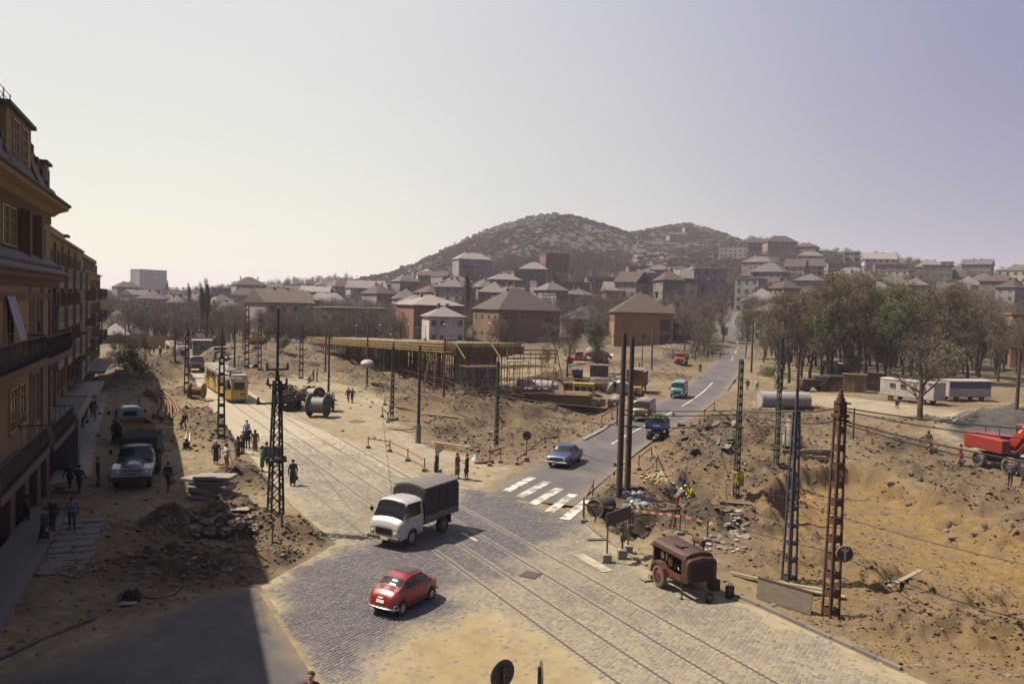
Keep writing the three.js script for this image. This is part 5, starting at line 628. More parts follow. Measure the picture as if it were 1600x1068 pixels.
{ // ---- small red car, seen from behind
const t = thing('red_car', 'small round red two-door car with grey cloth sunroof on the cobbles', 'car', [-3.8, 0.02, -30.05], hd(29.4));
const H = new Hull({ x0: -1.49, x1: 1.47, n: 64, crown: 0.045, sill: 0.93, top: [[-1.49, .5], [-1.45, .66], [-1.36, .79], [-1.2, .9], [-1.0, .99], [-.86, 1.08], [-.66, 1.22], [-.42, 1.3], [-.1, 1.335], [.25, 1.315], [.42, 1.25], [.6, 1.1], [.76, .95], [.9, .9], [1.15, .82], [1.35, .7], [1.45, .55], [1.47, .5]], belt: [[-1.49, .46], [-1.4, .66], [-1.2, .8], [-.9, .86], [0, .86], [.8, .84], [1.1, .76], [1.35, .62], [1.47, .45]], wb: [[-1.49, .4], [-1.45, .5], [-1.3, .59], [-1.0, .645], [-.4, .665], [.6, .66], [1.0, .63], [1.25, .58], [1.4, .48], [1.47, .36]], wt: [[-1.4, .36], [-1, .46], [-.5, .5], [.3, .49], [.8, .46], [1.47, .3]], yb: [[-1.49, .34], [-1.3, .24], [1.3, .24], [1.47, .34]], arches: [[-.93, .29, .26], [.91, .29, .26]] });
const RED = [.22, .008, .01]; const bodyM = new THREE.Mesh(H.body(RED), M.paint); bodyM.name = 'body'; t.add(bodyM);
H.patch(b_([.065, .058, .06]), -.28, .42, 0, 0, .78, 1, 0, null, .016).build('sunroof', M.cloth, t);
H.patch(b_(GL), -.95, -.68, 0, 0, .7, 1, 0, null, .012).build('rear_window', M.glass, t); H.patch(b_(GL), .46, .74, 0, 0, .62, 1, 0, null, .012).build('windscreen', M.glass, t);
for (const s of [-1, 1]) { H.patch(b_(GL), -.72, -.1, -.5, -.1, .4, .62, s).build('side_window', M.glass, t); H.patch(b_([.05, .045, .045]), 0.0, .68, 0.0, .48, .4, .63, s).build('side_window', M.glass, t);
const sm = b_([.1, .008, .01]); H.patch(sm, -.055, -.04, -.055, -.04, .06, .66, s, null, .006, 1, 10); H.patch(sm, .8, .814, .72, .73, .06, .38, s, null, .006, 1, 8); sm.build('door_seam', M.dullpaint, t); const hz = H.pt(.05, .34); b_(CHR).box(.13, .02, .03, .06, .76, s * (hz.z + .02)).build('handle', M.metal, t);
H.patch(b_(CHR), -.6, .62, -.6, .62, 0.01, .03, s, null, .012, 6, 1).build('sill_trim', M.metal, t);
lamp(t, 'tail_light', -1.36, .56, s * .5, .07, [.4, .06, .02], 'r'); lamp(t, 'headlight', 1.36, .62, s * .42, .085, [.6, .6, .55]);
b_(CHR).tube([[-1.5, .3, s * .62], [-1.42, .48, s * .62], [-1.3, .46, s * .66], [-1.3, .34, s * .68]], .014).build('bumper_guard', M.metal, t);
for (const x of [-.93, .91]) wheel(t, x, s * .575, .26, .13, [.4, .39, .38]); }
b_(CHR).tube([[-1.25, .33, .68], [-1.48, .35, .5], [-1.55, .36, 0], [-1.48, .35, -.5], [-1.25, .33, -.68]], .034, null, 8, 24).build('bumper', M.metal, t); b_(CHR).tube([[1.3, .36, .62], [1.46, .37, .42], [1.52, .38, 0], [1.46, .37, -.42], [1.3, .36, -.62]], .034, null, 8, 24).build('bumper', M.metal, t);
const lid = b_([.15, .008, .012]); for (const s of [-1, 1]) for (let i = 0; i < 5; i++) { const x = -1.15 + i * .035, p = H.pt(x, .9); lid.box(.016, .012, .2, x, p.y + .012, s * .22, 0, 0, .6); } lid.build('engine_vent', M.dullpaint, t);
const seam = b_([.12, .008, .01]); H.patch(seam, -1.06, -1.045, 0, 0, .8, 1, 0, null, .008, 1, 6); seam.build('lid_seam', M.dullpaint, t);
b_(CHR).rbox(.07, .06, .22, .02, -1.455, .7, 0).build('plate_lamp', M.metal, t); const pl = new THREE.Mesh(new THREE.BoxGeometry(.34, .11, .015), text('IB·27-13', 1, 1, '#222', '#d8d2c4', 'bold 50px sans-serif')); pl.name = 'number_plate'; pl.position.set(-1.49, .59, 0); pl.rotation.set(0, -Math.PI / 2, 0); pl.rotateX(-.25); t.add(pl);
b_([.02, .018, .018]).box(2.3, .1, 1.0, 0, .22, 0).build('underside', M.matte, t); b_([.05, .045, .045]).rbox(.2, .05, .12, .02, .72, .9, .6).build('mirror', M.metal, t);
}
{ // ---- white forward-control truck with a dark tarpaulin
const t = thing('white_truck', 'white snub-nosed delivery truck with dark tarpaulin crossing the tram rails', 'truck', [-4.55, 0.02, -38.95], hd(209.6));
const WH = [.42, .41, .42]; const H = new Hull({ x0: .5, x1: 2.36, n: 44, crown: .07, sill: .96, top: [[.5, 2.12], [1.62, 2.14], [1.74, 2.06], [1.9, 1.72], [2.06, 1.36], [2.2, 1.27], [2.3, 1.18], [2.36, .98]], belt: [[.5, 1.32], [2.0, 1.3], [2.16, 1.2], [2.28, 1.08], [2.36, .88]], wb: [[.5, .93], [2.1, .93], [2.25, .9], [2.33, .85], [2.36, .8]], wt: [[.5, .82], [1.7, .81], [2.1, .8], [2.36, .75]], yb: [[.5, .5], [1.9, .46], [2.36, .42]], arches: [[1.3, .42, .42]] });
const cab = new THREE.Mesh(H.body(WH), M.paint); cab.name = 'cab'; t.add(cab);
b_(GL); H.patch(b_(GL), 1.72, 2.05, 0, 0, .52, 1, 0, null, .014, 8, 6).build('windscreen', M.glass, t); for (const s of [-1, 1]) { H.patch(b_(GL), .68, 1.86, .68, 1.68, .4, .62, s, null, .012).build('side_window', M.glass, t); const sm = b_([.16, .155, .16]); H.patch(sm, .6, .612, .6, .612, .1, .66, s, null, .005, 1, 8); H.patch(sm, 1.9, 1.912, 1.72, 1.73, .1, .62, s, null, .005, 1, 8); H.patch(sm, .6, 1.7, .6, 1.7, .24, .25, s, null, .006, 8, 1); H.patch(sm, .6, 1.75, .6, 1.75, .3, .31, s, null, .006, 8, 1); sm.build('door_seam', M.dullpaint, t); b_(CHR).box(.12, .025, .03, .75, 1.2, s * .935).build('handle', M.metal, t); lamp(t, 'headlight', 2.34, .76, s * .66, .1, [.6, .6, .56]); b_([.4, .16, .03]).sph(.05, 2.12, .74, s * .86).build('indicator', M.glass, t);
const mr = b_([.1, .1, .1]); mr.bar([1.75, 1.2, s * .9], [1.85, 1.55, s * 1.12], .012).build('mirror_arm', M.metal, t); b_([.12, .12, .125]).cyl(.11, .11, .03, 1.86, 1.6, s * 1.13, 0, 0, Math.PI / 2, null, 14).build('mirror', M.metal, t); wheel(t, 1.3, s * .78, .4, .2, [.3, .29, .29]); wheel(t, -1.35, s * .74, .4, .3, [.12, .12, .12]); b_([.03, .03, .03]).box(.03, .4, .32, -1.9, .6, s * .74).build('mud_flap', M.rubber, t); }
b_([.03, .028, .028]).rbox(.03, .3, .92, .01, 2.365, .82, 0).build('grille', M.matte, t); const gr = b_([.1, .1, .1]); for (let i = 0; i < 9; i++) gr.box(.012, .012, .92, 2.385, .7 + i * .03, 0); gr.build('grille_bar', M.metal, t); b_([.06, .055, .055]).rbox(.14, .16, 1.86, .04, 2.36, .5, 0).build('bumper', M.dullpaint, t); const pl = new THREE.Mesh(new THREE.BoxGeometry(.42, .11, .012), text('FR 41-07', 1, 1, '#222', '#cfc8b8', 'bold 50px sans-serif')); pl.name = 'number_plate'; pl.position.set(2.44, .5, -.1); pl.rotation.y = Math.PI / 2; t.add(pl);
for (const z of [-.5, .2]) b_([.03, .03, .03]).bar([2.12, 1.36, z], [1.95, 1.68, z + .25], .01).build('wiper', M.metal, t);
b_([.3, .27, .25]).box(.12, .5, 1.5, 1.0, 1.25, 0).build('seat', M.cloth, t);
for (const s of [-1, 1]) b_([.14, .135, .14]).box(2.9, .32, .04, -1.0, 1.1, s * .97).build('side_board', M.wood, t); b_([.1, .095, .1]).box(2.9, .1, 1.9, -1.0, .92, 0).build('load_bed', M.wood, t); b_([.12, .115, .12]).box(.04, .42, 1.95, -2.44, 1.12, 0).build('tailboard', M.wood, t);
{ const P = []; for (let i = 0; i <= 10; i++) { const a = i / 10; P.push([lerp(-.97, .97, a), 2.38 + .24 * Math.sin(a * Math.PI) - (i === 0 || i === 10 ? .0 : -.06)]); } P[0][1] = 2.36; P[10][1] = 2.36; const o = [[-.985, 1.3], ...P, [.985, 1.3]].map(p => [p[0], p[1]]); b_([.034, .031, .032]).ext(o.reverse(), 2.94, new THREE.Matrix4().makeRotationY(Math.PI / 2).setPosition(-1.0, 0, 0), null, .04, 2).build('tarpaulin', M.cloth, t); b_([.15, .14, .135]).ext([[-.9, 2.5], [-.45, 2.62], [0, 2.66], [.45, 2.62], [.9, 2.5], [.94, 2.42], [.45, 2.56], [0, 2.6], [-.45, 2.56], [-.94, 2.42]].reverse(), 2.84, new THREE.Matrix4().makeRotationY(Math.PI / 2).setPosition(-1.0, .055, 0)).build('tarpaulin_top', M.cloth, t);
for (const s of [-1, 1]) for (let i = 0; i < 8; i++) b_([.036, .033, .034]).ext([[-.18, .05], [.18, .05], [.12, -.06], [0, -.1], [-.12, -.06]].reverse(), .02, new THREE.Matrix4().makeTranslation(-2.25 + i * .36, 1.3, s * 1.0)).build('tarpaulin_scallop', M.cloth, t); for (const x of [-2.1, -1.4, -.7, 0]) for (const s of [-1, 1]) b_([.05, .046, .046]).bar([x, 1.32, s * .992], [x, 2.36, s * .992], .014).build('tarpaulin_hoop', M.cloth, t); }
b_([.025, .024, .024]).box(4.3, .16, .7, -.2, .62, 0).box(.3, .3, .4, -.3, .55, .6).build('chassis', M.matte, t);
}
function saloon(t, col) { // boxy three-box saloon
const H = new Hull({ x0: -2.03, x1: 2.03, n: 64, crown: .03, sill: .95, top: [[-2.03, .82], [-1.98, .9], [-1.3, .95], [-1.15, 1.02], [-.72, 1.36], [-.5, 1.41], [.25, 1.42], [.42, 1.36], [.85, .99], [1.0, .95], [1.9, .87], [2.03, .76]], belt: [[-2.03, .78], [-1.9, .88], [0, .9], [1, .9], [1.9, .82], [2.03, .7]], wb: [[-2.03, .74], [-1.9, .78], [-.8, .8], [.8, .8], [1.9, .77], [2.03, .73]], wt: [[-1.2, .6], [-.5, .62], [.3, .61], [.9, .6]], yb: [[-2.03, .36], [-1.8, .28], [1.8, .28], [2.03, .34]], arches: [[-1.2, .33, .28], [1.22, .33, .28]] });
const m = new THREE.Mesh(H.body(col), M.paint); m.name = 'body'; t.add(m); H.patch(b_(GL), .45, .86, 0, 0, .6, 1, 0).build('windscreen', M.glass, t); H.patch(b_(GL), -1.12, -.74, 0, 0, .6, 1, 0).build('rear_window', M.glass, t);
for (const s of [-1, 1]) { H.patch(b_(GL), -.1, .72, -.1, .44, .4, .62, s).build('side_window', M.glass, t); H.patch(b_(GL), -.98, -.18, -.7, -.18, .4, .62, s).build('side_window', M.glass, t); lamp(t, 'headlight', 2.0, .66, s * .58, .09, [.6, .6, .56]); b_([.35, .03, .02]).box(.02, .12, .22, -2.04, .7, s * .6).build('tail_light', M.glass, t); for (const x of [-1.2, 1.22]) wheel(t, x, s * .7, .28, .15, [.35, .34, .33]); H.patch(b_(CHR), -1.9, 1.85, -1.9, 1.85, .2, .212, s, null, .01, 8, 1).build('trim', M.metal, t); b_(CHR).box(.13, .02, .03, -.05, .84, s * .81).build('handle', M.metal, t); }
b_([.05, .05, .055]).rbox(.03, .16, 1.0, .01, 2.025, .66, 0).build('grille', M.matte, t); for (const x of [2.1, -2.1]) b_(CHR).rbox(.08, .1, 1.62, .03, x, .45, 0).build('bumper', M.metal, t); const pl = b_([.5, .48, .45]).box(.012, .1, .4, 2.15, .45, 0).build('number_plate', M.matte, t); b_([.02, .02, .02]).box(3.3, .1, 1.2, 0, .3, 0).build('underside', M.matte, t); return H; }
{ const t = thing('blue_car', 'dark blue boxy saloon car approaching the zebra crossing', 'car', [4.1, .02, -58.2], hd(201.5)); saloon(t, [.018, .034, .14]); b_([.3, .03, .03]).rbox(.3, .35, .4, .08, .25, 1.0, .32).build('seat_cover', M.cloth, t); b_([.01, .01, .01]).bar([.4, 1.38, .3], [.8, 1.06, .2], .012).build('wiper', M.metal, t); }
function van(t, o) { // forward-control van: o.L length, o.W width, o.H height
const L = o.L / 2, W = o.W / 2, h = o.H; const H = new Hull({ x0: -L, x1: L, n: 56, crown: .05, sill: .97, top: [[-L, h * .93], [-L + .08, h * .99], [0, h], [L - .75, h], [L - .55, h * .96], [L - .18, h * .62], [L - .06, h * .56], [L, h * .48]], belt: [[-L, h * .5], [L - .3, h * .5], [L - .08, h * .47], [L, h * .4]], wb: [[-L, W * .96], [-L + .1, W], [L - .3, W], [L, W * .86]], wt: [[-L, W * .86], [L - .5, W * .87], [L, W * .7]], yb: [[-L, .42], [L, .42]], arches: [[-L * .56, .4, .36], [L * .52, .4, .36]] });
const m = new THREE.Mesh(H.body(o.c), M.paint); m.name = 'body'; t.add(m); if (o.roofC) H.patch(b_(o.roofC), -L + .05, L - .6, 0, 0, .72, 1, 0, null, .008, 10, 6).build('roof', M.dullpaint, t); if (o.roofStripe) H.patch(b_(o.roofStripe), -L + .1, L - .65, 0, 0, .95, 1, 0, null, .016, 8, 3).build('roof_stripe', M.dullpaint, t);
H.patch(b_(GL), L - .52, L - .2, 0, 0, .56, 1, 0).build('windscreen', M.glass, t); if (o.band) H.patch(b_(o.band), L - .14, L - .04, 0, 0, .3, 1, 0, null, .008).build('nose_band', M.paint, t);
for (const s of [-1, 1]) { H.patch(b_(GL), L - 1.2, L - .4, L - 1.2, L - .62, .4, .62, s).build('side_window', M.glass, t); for (let i = 0; i < (o.sideWin || 0); i++) H.patch(b_(GL), -L + .3 + i * .95, -L + 1.1 + i * .95, -L + .3 + i * .95, -L + 1.1 + i * .95, .42, .6, s).build('side_window', M.glass, t); lamp(t, 'headlight', L + .0, h * .36, s * W * .66, .1, [.6, .6, .55]); for (const x of [-L * .56, L * .52]) wheel(t, x, s * (W - .12), .35, .18, [.25, .24, .23]); const sm = b_([o.c[0] * .3, o.c[1] * .3, o.c[2] * .3]); H.patch(sm, L - 1.3, L - 1.285, L - 1.3, L - 1.285, .05, .7, s, null, .006, 1, 6); sm.build('door_seam', M.dullpaint, t); b_([.08, .08, .08]).rbox(.05, .22, .14, .02, L - .35, h * .6, s * (W + .14)).bar([L - .4, h * .52, s * W], [L - .35, h * .6, s * (W + .12)], .012).build('mirror', M.metal, t); }
b_([.03, .03, .03]).rbox(.04, h * .13, W * 1.0, .01, L - .01, h * .34, 0).build('grille', M.matte, t); b_(o.bump || [.1, .1, .1]).rbox(.1, .14, W * 1.95, .03, L + .05, .45, 0).build('bumper', M.dullpaint, t); b_([.5, .48, .45]).box(.012, .1, .4, L + .11, .45, 0).build('number_plate', M.matte, t); return H; }
van(thing('turquoise_van', 'turquoise delivery van coming down the road past the wooden wagon', 'van', [22.0, .03, -104.6], hd(199)), { L: 4.4, W: 1.85, H: 2.1, c: [.04, .2, .19], roofC: [.14, .3, .29], sideWin: 1 });
van(thing('olive_van', 'dusty brown van with grey roof and yellow roof stripe beside the blue truck', 'van', [13.8, .03, -82.6], hd(199)), { L: 4.3, W: 1.95, H: 2.1, c: [.11, .08, .045], roofC: [.17, .165, .17], roofStripe: [.35, .25, .03], band: [.3, .17, .05], sideWin: 2 });
function truck(t, o) { // chassis truck built from cab + bed; x forward, origin mid wheelbase on the ground
const c = o.c, cl = o.cabL || 1.7, W = o.W || 2.3, x1 = o.x1 || 2.9, x0 = x1 - cl, ch = o.cabH || 2.35, r = o.r || .48;
if (o.hood) { const H = new Hull({ x0: x0 + cl - .05, x1: x1 + 1.45, n: 30, crown: .07, sill: .9, top: [[x1 - .1, 1.55], [x1 + .9, 1.5], [x1 + 1.3, 1.4], [x1 + 1.45, 1.25]], belt: [[x1, 1.25], [x1 + 1.45, 1.1]], wb: [[x1, .82], [x1 + 1.1, .74], [x1 + 1.45, .66]], wt: [[x1, .5], [x1 + 1.45, .45]], yb: [[x1, .75], [x1 + 1.45, .7]] }); const m = new THREE.Mesh(H.body(o.hoodC || c), M.paint); m.name = 'bonnet'; t.add(m); for (const s of [-1, 1]) { b_(o.fendC || c).ext([[-.75, .0], [-.6, .38], [-.2, .56], [.25, .56], [.62, .4], [.74, .1], [.74, -.15], [.55, -.1], [.4, .22], [0, .34], [-.4, .22], [-.56, -.05]].reverse(), .5, new THREE.Matrix4().makeTranslation(x1 + .72, .8, s * (W / 2 - .3)), null, .05).build('fender', M.paint, t); lamp(t, 'headlight', x1 + 1.48, 1.02, s * .78, .12, [.6, .6, .56]); } b_(o.grilleC || [.5, .5, .5]).rbox(.08, .5, 1.75, .04, x1 + 1.46, 1.0, 0).build('grille', M.paint, t); for (const y of [.9, 1.06, 1.18]) b_([.03, .03, .035]).rbox(.05, .07, 1.15, .02, x1 + 1.485, y, 0).build('grille_slot', M.matte, t); b_([.05, .05, .05]).rbox(.12, .22, W, .03, x1 + 1.62, .66, 0).build('bumper', M.dullpaint, t); }
const H2 = new Hull({ x0, x1: x1 + (o.hood ? .0 : .12), n: 30, crown: .06, sill: .97, top: [[x0, ch - .06], [x0 + .12, ch], [x1 - .55, ch], [x1 - .4, ch - .06], [x1 - .02, o.hood ? 1.6 : 1.55], [x1 + .08, 1.4], [x1 + .12, 1.3]], belt: [[x0, 1.5], [x1 - .05, 1.48], [x1 + .12, 1.2]], wb: [[x0, W / 2 - .12], [x1 - .2, W / 2 - .12], [x1 + .12, W / 2 - .2]], wt: [[x0, W / 2 - .28], [x1, W / 2 - .3]], yb: [[x0, .8], [x1, .75]], arches: o.hood ? [] : [[x1 - .75, .55, .5]] });
const cab = new THREE.Mesh(H2.body(c), o.cabM || M.paint); cab.name = 'cab'; t.add(cab); H2.patch(b_(GL), x1 - .42, x1 - .04, 0, 0, .58, 1, 0).build('windscreen', M.glass, t); b_(GL).rbox(.03, .36, .95, .01, x0 - .005, ch - .48, 0).build('rear_window', M.glass, t); b_([.16, .16, .16]).rbox(.02, .44, 1.04, .01, x0 + .0, ch - .48, 0).build('window_frame', M.matte, t);
for (const s of [-1, 1]) { H2.patch(b_(GL), x0 + .2, x1 - .2, x0 + .2, x1 - .42, .41, .62, s).build('side_window', M.glass, t); const sm = b_([c[0] * .4, c[1] * .4, c[2] * .4]); H2.patch(sm, x0 + .12, x0 + .135, x0 + .12, x0 + .135, .05, .66, s, null, .006, 1, 6); sm.build('door_seam', M.dullpaint, t); b_([.04, .04, .04]).bar([x1 - .2, 1.6, s * W * .45], [x1 - .1, 1.85, s * (W / 2 + .18)], .014).rbox(.04, .3, .18, .015, x1 - .1, 1.95, s * (W / 2 + .18)).build('mirror', M.metal, t); wheel(t, o.hood ? x1 + .72 : x1 - .75, s * (W / 2 - .25), r, .28, o.rim || [.12, .12, .12]); for (const x of o.rear || [-1.7]) wheel(t, x, s * (W / 2 - .3), r, .5, o.rim || [.12, .12, .12]); if (!o.hood) lamp(t, 'headlight', x1 + .12, 1.0, s * W * .34, .1, [.6, .6, .56]); }
if (!o.hood) { b_([.04, .04, .04]).rbox(.12, .2, W - .2, .03, x1 + .2, .7, 0).build('bumper', M.dullpaint, t); b_([.03, .03, .03]).rbox(.04, .25, W * .5, .02, x1 + .11, 1.0, 0).build('grille', M.matte, t); }
b_([.03, .028, .027]).box(x1 + (o.hood ? 1.4 : 0) - (o.b0 ?? -3), .22, .85, (x1 + (o.hood ? 1.4 : 0) + (o.b0 ?? -3)) / 2, .72, 0).build('chassis', M.matte, t);
if (o.bed !== false) { const b0 = o.b0 ?? -3, b1 = x0 - .12, bc = o.bedC || c, bh = o.bedH ?? .5, y = 1.05; b_([bc[0] * .5, bc[1] * .5, bc[2] * .5]).box(b1 - b0, .1, W, (b0 + b1) / 2, y, 0).build('load_bed', M.wood, t); const bd = (w, h, d, x, yy, z, n) => { for (let i = 0; i < (o.planks || 1); i++) b_(jc(bc, .85, 1.12)).box(w, h / (o.planks || 1) - .012, d, x, yy - h / 2 + h * (i + .5) / (o.planks || 1), z).build(n, o.bedM || M.wood, t); }; for (const s of [-1, 1]) { bd(b1 - b0, bh, .05, (b0 + b1) / 2, y + bh / 2 + .05, s * (W / 2 - .025), 'side_board'); for (let i = 0; i < 4; i++) b_([bc[0] * .35, bc[1] * .35, bc[2] * .35]).box(.06, bh + .14, .03, b0 + .25 + i * (b1 - b0 - .5) / 3, y + bh / 2, s * (W / 2 + .02)).build('stake', M.dullpaint, t); } bd(.05, bh, W, b0 + .02, y + bh / 2 + .05, 0, 'tailboard'); bd(.05, bh + (o.headUp || 0), W, b1 - .02, y + (bh + (o.headUp || 0)) / 2 + .05, 0, 'headboard'); for (const s of [-1, 1]) b_([.3, .02, .015]).box(.03, .1, .16, b0 - .02, .85, s * (W / 2 - .2)).build('tail_light', M.glass, t); }
return t; }
{ // blue truck with a load of plants
const t = thing('blue_truck', 'small bright blue open truck driving away with a load of flowers', 'truck', [13.2, .03, -70.9], hd(19.5)); truck(t, { c: [.03, .07, .2], W: 1.75, x1: 1.75, cabL: 1.3, cabH: 1.75, r: .36, b0: -1.9, bedH: .55, bedC: [.025, .075, .3], bedM: M.dullpaint, rear: [-1.1] });
const ws = new THREE.Mesh(new THREE.BoxGeometry(.72, .16, .01), text('YE 24-29', 1, 1, '#dfe0e4', '#1f3f94', 'bold 54px sans-serif', 256, 64)); ws.name = 'number_plate'; ws.position.set(-1.91, 1.36, .1); ws.rotation.y = -Math.PI / 2; t.add(ws); for (const s of [-1, 1]) b_([.33, .34, .36]).box(1.9, .42, .01, -.75, 1.38, s * .885).build('side_panel', M.dullpaint, t);
const f = thing('flower_load', 'green plants with orange and pink flowers heaped in the blue truck', 'plants', [13.2, .03, -70.9], hd(19.5)); const leaf = (n, c, r, y0, sz) => { const p = [], q = []; for (let i = 0; i < n; i++) { const x = rr(-1.8, .25), z = rr(-.8, .8), y = y0 + .25 * (1 - Math.pow(z / .85, 2)) + rr(-.12, .16), k = rr(.6, 1.4); for (let j = 0; j < 3; j++) { p.push(x + rr(-sz, sz), y + rr(-sz, sz), z + rr(-sz, sz)); q.push(c[0] * k, c[1] * k, c[2] * k); } } const g = new THREE.BufferGeometry(); g.setAttribute('position', new THREE.BufferAttribute(new Float32Array(p), 3)); g.setAttribute('color', new THREE.BufferAttribute(new Float32Array(q), 3)); g.computeVertexNormals(); return norm(g); };
mesh('foliage', leaf(2600, [.045, .075, .018], 0, 1.68, .1), M.leaf, f); for (let i = 0; i < 24; i++) b_(pick([[.42, .12, .03], [.42, .16, .08], [.5, .3, .33]])).add(new THREE.DodecahedronGeometry(.1, 0), new THREE.Matrix4().makeTranslation(rr(-1.5, .1), rr(1.86, 2.02), rr(-.6, .6))).build('flower', M.leaf, f); b_([.05, .035, .02]).box(2, .5, 1.6, -.75, 1.32, 0).build('soil', M.matte, f);
}
{ // trucks in the shade on the left
const a = thing('crate_truck', 'dark blue bonneted truck with white grille, loaded with crates, parked in shade', 'truck', [-22.9, .03, -49.2], hd(162)); truck(a, { c: [.03, .045, .06], hoodC: [.05, .075, .13], fendC: [.42, .43, .45], grilleC: [.45, .46, .48], hood: true, W: 2.3, x1: 1.1, cabL: 1.5, cabH: 2.2, r: .5, b0: -3.8, bedH: .45, bedC: [.035, .06, .04], rear: [-2.2] }); b_([.07, .09, .12]).rbox(.05, .1, 1.7, .03, .95, 2.24, 0).build('sun_visor', M.paint, a);
const cg = (() => { const b = b_([.035, .055, .04]); for (const s of [-1, 1]) { for (let j = 0; j < 3; j++) b.box(.52, .06, .015, 0, .05 + j * .1, s * .2).box(.015, .06, .4, s * .26, .05 + j * .1, 0); for (const u of [-1, 1]) b.box(.025, .32, .025, u * .25, .15, s * .19); } b.box(.5, .015, .38, 0, .02, 0); for (let i = 0; i < 5; i++) for (let j = 0; j < 4; j++) b.cyl(.025, .03, .3, -.2 + i * .1, .17, -.14 + j * .095, 0, 0, 0, [.05, .07, .06], 5); return b.geo(); })();
const c0 = thing('bottle_crate', 'dark slatted bottle crate stacked on the parked truck in the shade', 'crate', [0, -50, 0], 0, 'bottle crates stacked on the parked truck'); mesh('crate', cg, M.wood, c0); let first = true; const ang = hd(162), ca = Math.cos(ang), sa = Math.sin(ang);
for (let k = 0; k < 4; k++) for (let i = 0; i < 6; i++) for (let j = 0; j < 5; j++) { if (k < 3 && j > 0 && j < 4 && i > 0 && i < 5) continue; const x = -.85 - i * .55, z = (j - 2) * .43, p = [-22.9 + x * ca + z * sa, 1.14 + k * .36 + .01, -49.2 - x * sa + z * ca]; const cl = `bottle crate on the parked truck, ${['bottom', 'second', 'third', 'top'][k]} layer, ${ORD[i]} row behind the cab, ${ORD[4 - j]} from left`; if (first) { c0.position.set(...p); c0.rotation.y = ang; c0.userData.label = cl; first = false; } else copyOf(c0, cl, p, ang + rr(-.03, .03)); }
const f = thing('flatbed_truck', 'light blue cab truck with empty ochre wooden flatbed, parked facing away', 'truck', [-29.2, .03, -62], hd(-34)); truck(f, { c: [.13, .26, .31], W: 2.3, x1: 3.0, cabL: 1.6, cabH: 2.5, r: .48, b0: -2.6, bedH: .6, bedC: [.27, .19, .09], planks: 3, rear: [-1.4] }); const pl = b_([.03, .03, .03]).box(.01, .12, .42, -2.64, 1.35, .1).build('number_plate', M.matte, f);
const g = thing('pipe_truck', 'dark open truck carrying rusty scrap metal, seen from behind on the tram street', 'truck', [-23.3, .03, -83.6], hd(-26)); truck(g, { c: [.06, .06, .06], W: 2.3, x1: 2.6, cabL: 1.6, cabH: 2.3, b0: -2.6, bedH: .7, bedC: [.075, .068, .062], planks: 3, rear: [-1.5] });
const sc = thing('scrap_load', 'tangle of rusty copper-coloured pipes and rods heaped in the dark open truck', 'scrap', [-23.3, .03, -83.6], hd(-26)); for (let i = 0; i < 46; i++) { const p = [rr(-2.4, .6), rr(1.2, 2.1), rr(-1, 1)]; b_(pick([[.22, .1, .05], [.14, .08, .05], [.3, .18, .1], [.05, .04, .04]])).bar(p, [p[0] + rr(-1.2, 1.2), p[1] + rr(-.2, .5), p[2] + rr(-.6, .6)], rr(.02, .06)).build('pipe', M.rust, sc); }
const rt = thing('red_truck', 'dusty dark red truck following behind the tram', 'truck', [-47.8, .03, -121.5], hd(154)); truck(rt, { c: [.14, .045, .045], W: 2.4, x1: 2.4, b0: -3, bedH: .5, bedC: [.1, .06, .05], rear: [-1.7] });
const dv = thing('grey_van', 'pale grey van parked among heaps left of the tram street', 'van', [-44.6, .03, -127.5], hd(170)); van(dv, { L: 4.3, W: 1.9, H: 1.9, c: [.24, .225, .2] });
const dt = thing('box_truck', 'dark covered truck behind the pale grey van', 'truck', [-49, .03, -136], hd(170)); truck(dt, { c: [.07, .05, .045], W: 2.4, x1: 2.6, b0: -3, bedH: 1.6, bedC: [.06, .042, .036], rear: [-1.7] }); b_([.1, .08, .065]).rbox(3.8, .2, 2.4, .08, -1.0, 2.75, 0).build('tarpaulin', M.cloth, dt);
const gk = thing('green_hut', 'small green site hut on the far left by the end of the street', 'hut', [-59, .1, -153], .4); b_([.1, .17, .14]).box(3.4, 2.7, 4.5, 0, 1.45, 0).build('wall', M.dullpaint, gk); b_([.22, .24, .22]).rbox(3.7, .2, 4.8, .05, 0, 2.9, 0).build('roof', M.rust, gk); addWin(gk, 1, .9, 0, 1.7, 2.25, 0, 2, 1, [.3, .3, .28]);
}
